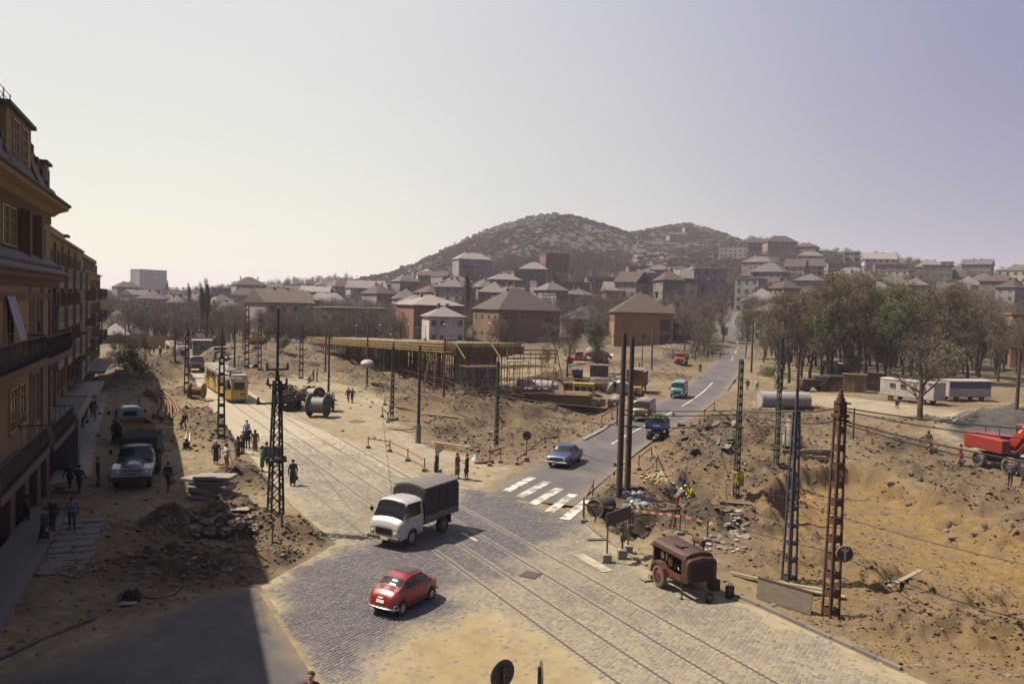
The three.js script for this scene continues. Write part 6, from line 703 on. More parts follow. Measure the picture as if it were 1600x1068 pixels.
{ // distant lorries right of the bridge
const m = thing('concrete_mixer', 'orange concrete mixer truck with pale grey drum behind the scaffold', 'concrete mixer', [15, gy(15, -152) + .03, -152], hd(-98)); truck(m, { c: [.4, .075, .018], W: 2.4, x1: 3.4, cabL: 1.7, cabH: 2.5, hood: true, b0: -3.6, bed: false, rear: [-1.2, -2.5], rim: [.3, .07, .03] });
{ const d = b_([.3, .27, .25]).lathe([[.3, -2.6], [.75, -2.2], [1.18, -.8], [1.15, .6], [.85, 1.5], [.5, 1.9], [0, 1.95]], new THREE.Matrix4().makeRotationZ(-Math.PI / 2 + .2).premultiply(new THREE.Matrix4().makeScale(1, 1, 1)).setPosition(-1.0, 2.15, 0), null, 22).build('drum', M.rust, m); b_([.4, .085, .02]).box(.3, 1.3, 1.6, 1.1, 1.5, 0).box(.25, 1.5, 1.4, -2.9, 1.7, 0).box(4.4, .15, 2.2, -1, 1.0, 0).build('drum_support', M.paint, m); b_([.4, .09, .03]).lathe([[.3, -2.65], [.45, -2.9], [.62, -3.1]], new THREE.Matrix4().makeRotationZ(-Math.PI / 2 + .2).setPosition(-1.0, 2.15, 0)).build('hopper', M.paint, m); }
const p = on(1068, 572); const r = thing('orange_truck', 'orange red truck parked facing the camera beyond the orange mixer', 'truck', [p.x, p.y + .03, p.z - 2.4], hd(196)); truck(r, { c: [.42, .06, .025], W: 2.4, x1: 2.4, b0: -2.6, bedH: .5, bedC: [.3, .06, .03], rear: [-1.6] });
}
{ // ---- yellow two-car tram
const t = thing('yellow_tram', 'yellow and cream articulated tram coming along the dusty street', 'tram', [0, 0, 0], 0); const dir = V(-DA[0], 0, -DA[1]); const c = R0.clone().addScaledVector(railN, -3.78); const s0 = 50.5; // head position up the street
const head = c.clone().addScaledVector(railDir, s0 - 1.3); t.position.set(head.x, 0.02, head.z); t.rotation.y = Math.atan2(-dir.z, dir.x);
const Y = [.5, .31, .012], CRM = [.42, .38, .28]; const carBody = (x1, L, front) => { const W = 1.12; const o = (n, y0, y1, col, w, in_ = 0) => { const P = front ? [[-L, -w], [-.9, -w], [-.12, -w * .72], [0, -w * .55], [0, w * .55], [-.12, w * .72], [-.9, w], [-L, w]] : [[-L, -w], [0, -w], [0, w], [-L, w]]; b_(col).ext(P.map(p => [p[0], -p[1]]).reverse(), y1 - y0, new THREE.Matrix4().makeRotationX(-Math.PI / 2).setPosition(x1, (y0 + y1) / 2, 0), null, .02, 1).build(n, M.paint, t); };
o('lower_body', .42, 1.5, Y, W); o('window_band', 1.5, 2.5, CRM, W - .03); o('roof_edge', 2.5, 2.78, CRM, W); o('skirt', .18, .42, [.04, .035, .03], W - .1); b_([.24, .22, .19]).rbox(L - .3, .3, 1.9, .13, x1 - L / 2 - .1, 2.86, 0).build('roof', M.matte, t);
const n = Math.floor((L - 1.2) / 1.15); for (const s of [-1, 1]) for (let i = 0; i < n; i++) { const x = x1 - (front ? 1.5 : .7) - i * 1.15, door = i === 0 || i === n - 1 || i === 4; if (door) { b_([.3, .19, .03]).box(.9, 2.0, .03, x, 1.45, s * (W + .006)).build('door', M.paint, t); for (const u of [-.22, .22]) b_(GL).box(.34, 1.1, .02, x + u, 1.8, s * (W + .026)).build('door_pane', M.glass, t); } else b_(GL).rbox(.94, .8, .03, .012, x, 2.0, s * (W - .015)).build('window', M.glass, t); } };
carBody(0, 9, true); carBody(-9.5, 9, false); b_([.03, .03, .03]).box(.6, 2.1, 1.7, -9.25, 1.5, 0).build('gangway', M.cloth, t);
b_(GL).slab([.0, 1.42, -.58], [.0, 1.42, .58], [-.03, 2.42, .56], [-.03, 2.42, -.56], .05).build('windscreen', M.glass, t); for (const s of [-1, 1]) b_(GL).slab([-.16, 1.45, s * .78], [-.82, 1.45, s * 1.085], [-.84, 2.4, s * 1.06], [-.2, 2.4, s * .76], .06).build('front_side_window', M.glass, t); b_([.5, .47, .38]).rbox(.08, .1, 1.1, .03, .02, .55, 0).build('bumper', M.paint, t); lamp(t, 'headlight', .03, 1.05, 0, .13, [.6, .6, .5]); const sg = new THREE.Mesh(new THREE.BoxGeometry(.02, .22, .5), text('61', 1, 1, '#222', '#d9d2b8', 'bold 80px sans-serif', 192, 96)); sg.name = 'route_sign'; sg.position.set(.0, 2.62, 0); t.add(sg); b_([.1, .1, .1]).box(.05, .14, .5, .02, .95, -.35).build('number_board', M.matte, t);
const pg = b_([.09, .08, .075]); pg.bar([-2.2, 3.05, -.6], [-3.6, 3.9, -.5], .035).bar([-2.2, 3.05, .6], [-3.6, 3.9, .5], .035).bar([-3.6, 3.9, -.5], [-2.4, 4.8, -.35], .03).bar([-3.6, 3.9, .5], [-2.4, 4.8, .35], .03).bar([-2.4, 4.8, -.8], [-2.4, 4.8, .8], .035).box(1.8, .12, 1.3, -2.9, 3.08, 0).build('pantograph', M.rust, t); b_([.16, .15, .14]).rbox(2.2, .25, 1.2, .05, -5.6, 3.08, 0).build('roof_box', M.rust, t);
for (const x of [-1.8, -3.6, -6.4, -11, -13, -16.5]) for (const s of [-1, 1]) wheel(t, x, s * .72, .33, .1, [.12, .1, .09]);
const t2 = copyOf(t, 'second yellow tram, half veiled by dust, far up the tram street', undefined, undefined); const h2 = c.clone().addScaledVector(railDir, 102).addScaledVector(railN, 0); t2.position.set(h2.x, .02, h2.z);
}
{ // ---- maroon air compressor on wheels
const t = thing('air_compressor', 'maroon wheeled air compressor with open side and grimy bonnet beside the trench', 'compressor', [7.2, 0, -32.8], hd(158)); t.scale.set(.86, .96, .92); const MR = [.056, .019, .016];
const prof = (w, y0, y1, r) => [[-w, y0], [w, y0], [w, y1 - r], [w - r * .3, y1 - r * .3], [w - r, y1], [0, y1 + .07], [-w + r, y1], [-w + r * .3, y1 - r * .3], [-w, y1 - r]]; const mX = new THREE.Matrix4().makeRotationY(Math.PI / 2);
const at_ = x => mX.clone().setPosition(x, 0, 0); const roof = [[-.74, 1.62], [.74, 1.62], [.7, 1.78], [.55, 1.88], [.25, 1.95], [0, 1.97], [-.25, 1.95], [-.55, 1.88], [-.7, 1.78]];
b_(MR).ext(roof, 2.5, at_(0.05), null, .03).build('bonnet', M.dullpaint, t); b_([.07, .03, .028]).box(.62, .03, .42, .45, 1.985, .25).build('bonnet_hatch', M.dullpaint, t);
b_(MR).ext(prof(.74, .72, 1.9, .25), .3, at_(1.4), null, .03).build('front_cowl', M.dullpaint, t); b_(MR).ext(prof(.76, .75, 1.72, .2), .26, at_(1.68), null, .05).build('radiator_cowl', M.dullpaint, t); b_([.05, .02, .02]).box(.02, .8, 1.1, 1.82, 1.2, 0).build('radiator_grille', M.rust, t); { const gr = b_([.075, .028, .026]); for (let i = 0; i < 12; i++) gr.box(.02, .78, .02, 1.835, 1.2, -.5 + i * .09); gr.build('grille_bar', M.rust, t); }
const nm = new THREE.Mesh(new THREE.BoxGeometry(.01, .1, .62), text('MASZOLAJ', 1, 1, '#6a3a34', '#46201d', 'bold 46px sans-serif', 256, 48)); nm.name = 'name_plate'; nm.position.set(1.565, 1.8, 0); t.add(nm);
b_(MR).box(2.5, .16, .08, 0.05, .84, .7).box(2.5, .16, .08, 0.05, .84, -.7).box(.1, .95, 1.4, -1.18, 1.2, 0).box(.05, .9, .06, -.6, 1.2, -.71).build('frame', M.dullpaint, t); b_([.11, .03, .02]).box(2.4, .22, .02, .1, .82, .755).build('side_sill', M.dullpaint, t);
b_([.028, .026, .024]).box(2.2, .5, .8, 0.1, .95, 0).box(1.2, .35, .5, .3, 1.35, 0).box(.3, .5, .5, -.5, 1.3, .1).build('engine', M.metal, t); b_([.3, .27, .2]).cyl(.17, .17, .12, -.62, 1.3, .5, Math.PI / 2, 0, 0).build('flywheel', M.metal, t); b_([.35, .33, .28]).cyl(.08, .08, .2, -.28, 1.38, .5).cyl(.06, .06, .15, -.25, 1.2, .55).build('filter', M.metal, t); b_([.22, .18, .12]).cyl(.15, .15, .35, .12, 1.2, .52).sph(.05, .14, 1.42, .52).build('oil_can', M.metal, t); for (let i = 0; i < 7; i++) b_(pick([[.1, .08, .06], [.05, .05, .05], [.2, .17, .12]])).bar([rr(.3, 1.1), 1.0, .5], [rr(.3, 1.1), rr(1.1, 1.5), .4], .03).build('pipe', M.metal, t);
for (const s of [-1, 1]) { wheel(t, -.35, s * .84, .52, .22, [.12, .045, .03], { dusty: 1 }); b_([.1, .035, .03]).ext([[-.62, .52], [-.55, .86], [-.25, 1.1], [.2, 1.12], [.5, .9], [.64, .6], [.56, .56], [.42, .82], [.15, 1.02], [-.2, 1.0], [-.48, .8], [-.54, .52]], .3, new THREE.Matrix4().makeTranslation(-.35, .02, s * .84), null).build('mudguard', M.dullpaint, t); }
b_([.12, .045, .04]).cyl(.3, .3, .62, -1.55, 1.45, .1, 0, 0, Math.PI / 2, null, 20).sph(.3, -1.86, 1.45, .1, .4, 1, 1).build('air_tank', M.dullpaint, t); b_([.05, .04, .035]).bar([-1.9, 1.45, .1], [-2.3, 1.3, .2], .03).build('outlet', M.metal, t); b_([.09, .04, .03]).cyl(.13, .13, .75, .75, 2.18, -.45, 0, 0, Math.PI / 2, null, 14).bar([1.1, 2.18, -.45], [1.16, 1.9, -.45], .05).bar([.4, 2.18, -.45], [.4, 1.9, -.45], .05).build('exhaust_silencer', M.rust, t);
for (const [x, z] of [[1.35, .72], [1.35, -.72], [-1.3, .3]]) b_([.06, .04, .035]).bar([x, .8, z], [x, 0, z], .03).cyl(.09, .09, .03, x, .02, z).build('prop_leg', M.rust, t); b_([.05, .04, .035]).beam([-1.2, .7, .0], [-2.4, .35, 0], .09, .09).build('drawbar', M.rust, t); b_([.02, .02, .02]).box(.5, .45, .35, 1.6, .55, -.75).build('fuel_tank', M.matte, t);
const bk = thing('bucket', 'dented grey bucket standing under the radiator end of the maroon compressor', 'bucket', [8.05, 0, -31.2]); b_([.16, .155, .15]).lathe([[.0, .01], [.12, .01], [.15, .3], [.16, .31], [.14, .3], [.115, .03], [0, .03]], null, null, 18).build('pail', M.metal, bk); b_([.1, .1, .1]).tube([[-.15, .3, 0], [0, .46, 0], [.15, .3, 0]], .008).build('handle', M.metal, bk);
const jc = thing('jerry_can', 'black jerry can standing on the kerb behind the compressor', 'can', [9.0, .02, -31.75], .5); b_([.018, .018, .018]).rbox(.36, .48, .2, .05, 0, .25, 0).build('can', M.dullpaint, jc); b_([.02, .02, .02]).tube([[-.1, .5, 0], [-.08, .56, 0], [.08, .56, 0], [.1, .5, 0]], .014).build('handle', M.dullpaint, jc);
const wb = thing('chock_board', 'flat yellowish wooden board with a block lying behind the compressor wheel', 'board', [6.2, .02, -33.6], .4); b_([.26, .2, .12]).box(.9, .06, .35, 0, .03, 0).box(.25, .18, .2, 0, .15, 0).build('board', M.wood, wb);
}
{ // ---- red wheeled excavator at the right edge
const t = thing('red_excavator', 'big red wheeled excavator with folded boom at the right edge', 'excavator', [37.6, gy(37, -60) + .0, -60.2], hd(170)); const R = [.3, .024, .014];
for (const x of [-1.5, 1.5, 3.2]) for (const s of [-1, 1]) wheel(t, x, s * 1.15, .66, .5, [.03, .03, .03], { dusty: x < 2 }); b_([.03, .03, .028]).box(6.2, .35, 1.7, .8, .95, 0).box(.5, .6, 2.4, -1.5, .7, 0).box(.5, .6, 2.4, 1.5, .7, 0).build('chassis', M.matte, t); b_([.05, .045, .04]).cyl(.9, .9, .25, -.2, 1.25, 0, 0, 0, 0, null, 24).build('turntable', M.matte, t);
b_(R).rbox(3.7, 1.0, .75, .06, -.9, 1.95, 1.05).build('engine_housing', M.paint, t); b_(R).rbox(3.7, 1.0, .7, .06, -.9, 1.95, -.95).build('engine_housing', M.paint, t); b_([.25, .03, .02]).rbox(2.2, .5, 1.3, .05, -1.2, 2.35, 0).build('hood', M.paint, t); for (let i = 0; i < 5; i++) b_([.12, .02, .015]).box(3.3, .035, .02, -.9, 1.6 + i * .16, 1.43).build('side_rib', M.dullpaint, t); b_(R).box(.5, 1.2, 2.5, -2.85, 1.9, 0).build('counterweight', M.paint, t); b_([.1, .1, .1]).box(.02, .5, .5, .97, 1.95, 1.05).build('vent_grille', M.matte, t);
b_([.35, .05, .03]).box(.06, 1.3, .06, .2, 2.9, -.4).box(.06, 1.3, .06, .2, 2.9, -1.2).box(.06, 1.3, .06, 1.4, 2.9, -.4).box(.06, 1.3, .06, 1.4, 2.9, -1.2).box(1.4, .08, .95, .8, 3.55, -.8).box(1.3, .9, .9, .8, 1.9, -.8).build('cab_frame', M.paint, t); b_(GL).box(1.2, 1.1, .02, .8, 2.9, -.37).box(.02, 1.1, .8, 1.43, 2.9, -.8).build('cab_window', M.glass, t);
b_(R).ext([[.4, 1.6], [.2, 2.1], [2.6, 4.6], [5.2, 4.9], [5.2, 4.5], [2.9, 4.15], [.9, 1.7]].reverse(), .42, new THREE.Matrix4().makeTranslation(0, 0, .25), null, .03).build('boom', M.paint, t); b_([.3, .28, .26]).bar([1.4, 1.5, .25], [2.6, 3.7, .25], .1).build('boom_ram', M.metal, t); b_(R).beam([5.1, 4.75, .25], [4.2, 2.2, .25], .35, .4).build('dipper_arm', M.paint, t); b_([.1, .08, .07]).ext([[-.6, 0], [-.5, -.7], [.1, -.9], [.6, -.4], [.5, -.3], [0, -.7], [-.4, -.5], [-.45, 0]], 1.0, new THREE.Matrix4().makeTranslation(4.3, 2.2, .25)).build('bucket', M.rust, t);
const sg = new THREE.Mesh(new THREE.BoxGeometry(1.1, .26, .012), text('EO-4321', 1, 1, '#c9a39a', '#a02318', 'bold 56px sans-serif', 256, 64)); sg.name = 'boom_lettering'; sg.position.set(1.75, 3.45, .475); sg.rotation.z = .8; t.add(sg); for (const x of [-2, -.6]) b_([.2, .03, .02]).bar([x, 2.5, .3], [x, 3.1, .3], .04).build('exhaust', M.rust, t);
}
{ // ---- wooden wagon, caravans, little dumper
const w = thing('site_wagon', 'orange red wooden site wagon with curved grey roof at the left edge of the road', 'wagon', [17.2, .1, -109.2], hd(197)); const OR = [.27, .08, .035]; for (let i = 0; i < 12; i++) for (const s of [-1, 1]) b_(jc(OR, .8, 1.15)).box(.39, 2.05, .06, -2.2 + i * .4, 1.85, s * 1.1).build('plank', M.wood, w); for (const x of [-2.4, 2.4]) for (let i = 0; i < 6; i++) b_(jc(OR, .8, 1.15)).box(.06, 2.3, .37, x, 1.97, -.92 + i * .37).build('plank', M.wood, w); b_([.04, .03, .03]).box(4.7, .15, 2.0, 0, .8, 0).build('floor', M.wood, w);
b_([.17, .155, .15]).ext([[-1.3, 2.9], [-.7, 3.12], [0, 3.2], [.7, 3.12], [1.3, 2.9], [1.3, 2.84], [0, 3.1], [-1.3, 2.84]].reverse(), 5.1, new THREE.Matrix4().makeRotationY(Math.PI / 2)).build('roof', M.roof, w); for (const z of [-1.1, 1.1]) b_([.1, .05, .03]).box(.05, .3, .05, 2.4, 2.95, z * .9).build('roof_post', M.wood, w); addWin(w, .8, .7, .9, 2.1, 1.13, 0, 2, 1, [.14, .05, .03]); addWin(w, .8, .7, -1.1, 2.1, 1.13, 0, 2, 1, [.14, .05, .03]); b_([.14, .045, .025]).box(.04, 1.8, .75, 2.44, 1.85, .1).build('door', M.wood, w); for (const x of [-1.6, 1.6]) for (const s of [-1, 1]) wheel(w, x, s * .9, .42, .16, [.1, .08, .07]); b_([.1, .09, .085]).cyl(.07, .07, .8, -1.6, 3.4, 0).cyl(.12, .12, .1, -1.6, 3.8, 0).build('stove_pipe', M.rust, w);
const d = thing('yellow_dumper', 'small yellow dumper in front of the orange red wagon, behind the wooden poles', 'dumper', [15.6, .05, -99.5], hd(200)); b_([.38, .26, .02]).ext([[-.6, .2], [-.8, 1.0], [.9, 1.0], [.6, .2]].reverse(), 1.3, new THREE.Matrix4().makeTranslation(.4, .7, 0), null, .03).rbox(.8, .6, .9, .05, -.9, 1.0, 0).build('skip', M.paint, d); b_([.05, .05, .05]).box(2.2, .16, .7, -.2, .6, 0).build('chassis', M.matte, d); for (const x of [-1, .6]) for (const s of [-1, 1]) wheel(d, x, s * .62, .4, .25, [.3, .22, .03]); b_([.03, .03, .03]).tube([[-.6, 1.2, 0], [-.5, 1.6, 0]], .03).build('steering_column', M.metal, d); b_([.1, .11, .14]).rbox(.9, 1.1, .7, .05, -.8, 1.4, .9).build('cab', M.dullpaint, d);
const cv = (label, x, z, L, ang, c1, c2, fn) => { const t = thing('site_caravan', label, 'caravan', [x, gy(x, z), z], ang); b_(c1).rbox(L, 2.2, 2.4, .1, 0, 1.75, 0).build('body', M.dullpaint, t); b_([.36, .36, .36]).ext([[-1.25, 2.85], [-.6, 3.0], [.6, 3.0], [1.25, 2.85], [1.25, 2.78], [-1.25, 2.78]].reverse(), L + .1, new THREE.Matrix4().makeRotationY(Math.PI / 2)).build('roof', M.rust, t); if (c2) b_(c2).box(L * .96, .8, .02, 0, 2.25, 1.21).build('painted_band', M.dullpaint, t); for (const u of fn) addWin(t, .8, .6, u, 2.1, 1.21, 0, 2, 1, [.2, .13, .08], false); for (const q of [-L * .3, L * .3]) for (const s of [-1, 1]) wheel(t, q, s * 1, .4, .2, [.1, .1, .1]); b_([.3, .29, .28]).box(.5, .3, .1, -L / 2 - .4, .6, 0).bar([-L / 2, .6, 0], [-L / 2 - 1.2, .5, 0], .05).build('drawbar', M.rust, t); for (let i = 0; i < 5; i++) b_([c1[0] * .7, c1[1] * .7, c1[2] * .7]).box(.02, 2.0, .02, -L / 2 + L * (i + .5) / 5, 1.75, 1.205).build('seam', M.dullpaint, t); return t; };
const a = G(1388, 624), b = G(1478, 636); const cx = (a.x + b.x) / 2, cz = (a.z + b.z) / 2 - 1.2; cv('whitewashed site caravan with small brown windows by the gnarled tree', cx, cz, Math.hypot(a.x - b.x, a.z - b.z) * .96, Math.atan2(-(b.z - a.z), b.x - a.x), [.36, .355, .35], null, [-2, -.4, 2.4]);
const e = G(1480, 626), f = G(1546, 626); cv('white site caravan with blue upper band behind the whitewashed one', (e.x + f.x) / 2, (e.z + f.z) / 2 - 1.2, Math.hypot(e.x - f.x, e.z - f.z), Math.atan2(-(f.z - e.z), f.x - e.x), [.33, .33, .33], [.03, .055, .15], []);
const hut = (label, px, py, w, h, c, rc) => { const g = on(px, py), t = thing('site_hut', label, 'hut', g, Math.atan2(-g.x, -g.z)); b_(c).box(w, h, w * .8, 0, h / 2, 0).build('wall', M.wood, t); b_(rc || [c[0] * .5, c[1] * .5, c[2] * .5]).rbox(w + .3, .18, w * .8 + .3, .04, 0, h + .09, 0).build('roof', M.rust, t); b_([.05, .035, .025]).box(w * .3, h * .7, .05, w * .15, h * .36, w * .4 + .03).build('door', M.wood, t); for (let i = 0; i < 5; i++) b_([c[0] * .6, c[1] * .6, c[2] * .6]).box(.03, h, .03, -w / 2 + w * (i + .5) / 5, h / 2, w * .4 + .015).build('batten', M.wood, t); };
hut('ochre painted square site hut under the grove', 1335, 612, 3.2, 2.5, [.2, .13, .045]); hut('narrow brown shed to the right of the ochre hut under the grove', 1365, 610, 2.6, 2.6, [.11, .07, .04]); hut('low dark shed to the left of the ochre hut under the grove', 1305, 610, 3.4, 2.1, [.07, .05, .035]); hut('pale turquoise cabin deep under the grove', 1297, 592, 2.4, 3, [.2, .3, .27], [.25, .27, .26]); hut('long pale grey cabin deep under the grove', 1315, 590, 5, 2.4, [.28, .28, .27], [.25, .25, .25]); hut('dark timber shelter in front of the orange mixer', 936, 588, 3, 1.8, [.07, .05, .035], [.16, .14, .12]);
}
// ------------------------------------------------------------------ people
function surfaceNets(caps, lo, hi, cell, k) { // caps: [ax,ay,az,bx,by,bz,ra,rb,id]; joins tapered limbs smoothly and returns positions, triangles and the id of the nearest limb
const nx = Math.ceil((hi[0] - lo[0]) / cell) + 1, ny = Math.ceil((hi[1] - lo[1]) / cell) + 1, nz = Math.ceil((hi[2] - lo[2]) / cell) + 1, F = new Float32Array(nx * ny * nz).fill(1), I = (x, y, z) => (z * ny + y) * nx + x;
const dist = (c, x, y, z) => { const bx = c[3] - c[0], by = c[4] - c[1], bz = c[5] - c[2], wx = x - c[0], wy = y - c[1], wz = z - c[2], t = clamp((wx * bx + wy * by + wz * bz) / (bx * bx + by * by + bz * bz + 1e-9)); return Math.hypot(wx - bx * t, wy - by * t, wz - bz * t) - lerp(c[6], c[7], t); };
for (const c of caps) { const R = Math.max(c[6], c[7]) + k + cell * 2, a = [0, 1, 2].map(i => Math.max(0, Math.floor((Math.min(c[i], c[i + 3]) - R - lo[i]) / cell))), b = [0, 1, 2].map((i) => Math.min([nx, ny, nz][i] - 1, Math.ceil((Math.max(c[i], c[i + 3]) + R - lo[i]) / cell))); for (let z = a[2]; z <= b[2]; z++) for (let y = a[1]; y <= b[1]; y++) for (let x = a[0]; x <= b[0]; x++) { const d = dist(c, lo[0] + x * cell, lo[1] + y * cell, lo[2] + z * cell), i = I(x, y, z), f = F[i], h = Math.max(k - Math.abs(f - d), 0) / k; F[i] = Math.min(f, d) - h * h * k * 0.25; } }
const vid = new Int32Array(nx * ny * nz).fill(-1), P = [], idx = [];
for (let z = 0; z < nz - 1; z++) for (let y = 0; y < ny - 1; y++) for (let x = 0; x < nx - 1; x++) { let m = 0, sx = 0, sy = 0, sz = 0, n = 0; const v = []; for (let c = 0; c < 8; c++) { const f = F[I(x + (c & 1), y + (c >> 1 & 1), z + (c >> 2))]; v.push(f); if (f < 0) m |= 1 << c; } if (!m || m === 255) continue;
for (const [a, b] of SN) if ((v[a] < 0) !== (v[b] < 0)) { const t = v[a] / (v[a] - v[b]); sx += lerp(a & 1, b & 1, t); sy += lerp(a >> 1 & 1, b >> 1 & 1, t); sz += lerp(a >> 2, b >> 2, t); n++; } vid[I(x, y, z)] = P.length / 3; P.push(lo[0] + (x + sx / n) * cell, lo[1] + (y + sy / n) * cell, lo[2] + (z + sz / n) * cell); }
const q = (a, b, c, d, f) => { if (a < 0 || b < 0 || c < 0 || d < 0) return; f ? idx.push(a, b, c, a, c, d) : idx.push(a, c, b, a, d, c); };
for (let z = 1; z < nz - 1; z++) for (let y = 1; y < ny - 1; y++) for (let x = 1; x < nx - 1; x++) { const f = F[I(x, y, z)] < 0; if (f !== F[I(x + 1, y, z)] < 0) q(vid[I(x, y - 1, z - 1)], vid[I(x, y, z - 1)], vid[I(x, y, z)], vid[I(x, y - 1, z)], f); if (f !== F[I(x, y + 1, z)] < 0) q(vid[I(x - 1, y, z - 1)], vid[I(x - 1, y, z)], vid[I(x, y, z)], vid[I(x, y, z - 1)], f); if (f !== F[I(x, y, z + 1)] < 0) q(vid[I(x - 1, y - 1, z)], vid[I(x, y - 1, z)], vid[I(x, y, z)], vid[I(x - 1, y, z)], f); }
const ids = []; for (let i = 0; i < P.length; i += 3) { let bd = 1e9, bi = 0; for (const c of caps) { const d = dist(c, P[i], P[i + 1], P[i + 2]); if (d < bd) { bd = d; bi = c[8]; } } ids.push(bi); }
return { P, idx, ids };
}
const SN = [[0, 1], [2, 3], [4, 5], [6, 7], [0, 2], [1, 3], [4, 6], [5, 7], [0, 4], [1, 5], [2, 6], [3, 7]];
const HEADCAPS = [[0, .1, .0, 0, .1, -.015, .088, .092, 0], [0, .045, .035, 0, .06, .02, .058, .07, 0], [0, .082, .088, 0, .062, .1, .013, .017, 0], [-.09, .08, 0, -.09, .05, -.005, .016, .012, 0], [.09, .08, 0, .09, .05, -.005, .016, .012, 0], [-.034, .1, .084, -.034, .1, .084, .013, .013, 4], [.034, .1, .084, .034, .1, .084, .013, .013, 4], [-.022, .03, .088, .022, .03, .088, .009, .009, 4], [0, -.09, -.01, 0, .02, -.005, .052, .05, 0]];
const HEAD = surfaceNets(HEADCAPS, [-.14, -.11, -.14], [.14, .22, .16], .0135, .02);
const HANDCAPS = [[0, 0, 0, 0, -.07, .005, .026, .034, 0], [.018, -.02, .012, .04, -.06, .03, .013, .011, 0], [.04, -.06, .03, .038, -.088, .036, .011, .009, 0]]; [[-.028, .075], [-.009, .09], [.01, .085], [.027, .07]].forEach(([x, l]) => { HANDCAPS.push([x, -.075, .005, x * 1.1, -.075 - l * .5, .016, .0105, .0095, 0], [x * 1.1, -.075 - l * .5, .016, x * 1.1, -.075 - l, .034, .0095, .008, 0]); });
const HAND = surfaceNets(HANDCAPS, [-.06, -.19, -.04], [.07, .04, .07], .0085, .006);
const POSES = {};
function poseGeo(key) {
if (POSES[key]) return POSES[key];
const [kind, dress] = key.split(':'); const C_ = [], add = (a, b, r1, r2, id) => C_.push([...a, ...b, r1, r2, id]);
const p = { stand: { s: .03, arm: .05, bend: 0 }, walk: { s: .24, arm: .22, bend: .04 }, stride: { s: .34, arm: .3, bend: .1 }, chat: { s: .03, arm: .1, bend: 0, el: 1 }, bend: { s: .16, arm: 0, bend: .85, reach: 1 }, push: { s: .36, arm: 0, bend: .5, reach: 1 }, crouch: { s: .1, arm: 0, bend: .55, reach: 1, low: .42 }, carry: { s: .18, arm: .03, bend: .02 } }[kind];
const dy = -(p.low || 0) - p.s * .16, hip = .93 + dy, sb = Math.sin(p.bend), cb = Math.cos(p.bend), T_ = (x, y, z) => [x, hip + (y - .93) * cb - z * sb, (y - .93) * sb + z * cb];
add(T_(-.075, .95, 0), T_(.075, .95, 0), .115, .115, dress ? 1 : 2); add(T_(-.06, 1.1, .01), T_(.06, 1.1, .01), .11, .11, 1); add(T_(-.09, 1.28, .01), T_(.09, 1.28, .01), .12, .12, 1); add(T_(-.16, 1.42, -.01), T_(.16, 1.42, -.01), .07, .07, 1); add(T_(0, 1.42, 0), T_(0, 1.52, .015), .06, .052, 0);
const wr = []; for (const s of [-1, 1]) { const f = s * p.s; let k = [s * .1, .5 + dy * .4, f * .45 + .05 + (p.low ? .34 : 0)], an = [s * .1, .085, f * .95 - (f < 0 ? .02 : 0)]; if (f < -.2) an[1] = .14; add([s * .09, hip - .03, 0], k, .088, .062, dress === 'coat' || dress === 'skirt' ? 6 : 2); add(k, an, .06, .042, dress === 'skirt' || dress === 'coat' ? 6 : 2); add([an[0], an[1] - .04, an[2] - .03], [an[0] + s * .02, an[1] - .045, an[2] + .15], .042, .036, 3);
const sh = T_(s * .2, 1.39, 0), sw = -f / (p.s || 1) * p.arm; let el, w; if (p.reach) { el = [sh[0], sh[1] - .26, sh[2] + .12]; w = [s * .12, el[1] - .2, el[2] + .16]; } else if (p.el && s > 0) { el = [s * .26, sh[1] - .27, -.02]; w = [s * .16, el[1] + .08, .22]; } else { el = [s * .27, sh[1] - .28, sw * .45 - .01]; w = [s * .27, sh[1] - .52, sw + .05]; } add(sh, el, .056, .046, 1); add(el, w, .045, .034, 1); wr.push([w, el, s]); }
if (dress) { const hem = dress === 'coat' ? .42 : .5; for (const s of [-1, 1]) { add([s * .05, hip - .02, 0], [s * .07, hem + dy * .5, s * p.s * .35], .125, .13, dress === 'coat' ? 1 : 2); } add([0, hip, 0], [0, hem + dy * .5, 0], .12, .15, dress === 'coat' ? 1 : 2); }
const b = surfaceNets(C_, [-.5, 0, -.7], [.5, 1.62, .95], .029, .045); const P = b.P.slice(), idx = b.idx.slice(), ids = b.ids.slice();
const put = (m, fn) => { const o = P.length / 3; for (let i = 0; i < m.P.length; i += 3) P.push(...fn(m.P[i], m.P[i + 1], m.P[i + 2])); for (const i of m.idx) idx.push(i + o); ids.push(...m.ids); };
const hp = T_(0, 1.555, .02), tilt = p.bend * .45, st = Math.sin(tilt), ct = Math.cos(tilt); put(HEAD, (x, y, z) => [hp[0] + x, hp[1] + y * ct - z * st, hp[2] + y * st + z * ct]);
for (const [w, el, s] of wr) { const d = V(w[0] - el[0], w[1] - el[1], w[2] - el[2]).normalize(), qn = new THREE.Quaternion().setFromUnitVectors(V(0, -1, 0), d), v = V(); put(HAND, (x, y, z) => { v.set(-x * s, y, z).applyQuaternion(qn); return [w[0] + v.x + d.x * .02, w[1] + v.y + d.y * .02, w[2] + v.z + d.z * .02]; }); }
const g = new THREE.BufferGeometry(); g.setAttribute('position', new THREE.BufferAttribute(new Float32Array(P), 3)); g.setIndex(idx); g.computeVertexNormals(); g.setAttribute('uv', new THREE.BufferAttribute(new Float32Array(P.length / 3 * 2), 2));
return POSES[key] = { g, ids, hp, tilt, wr };
}
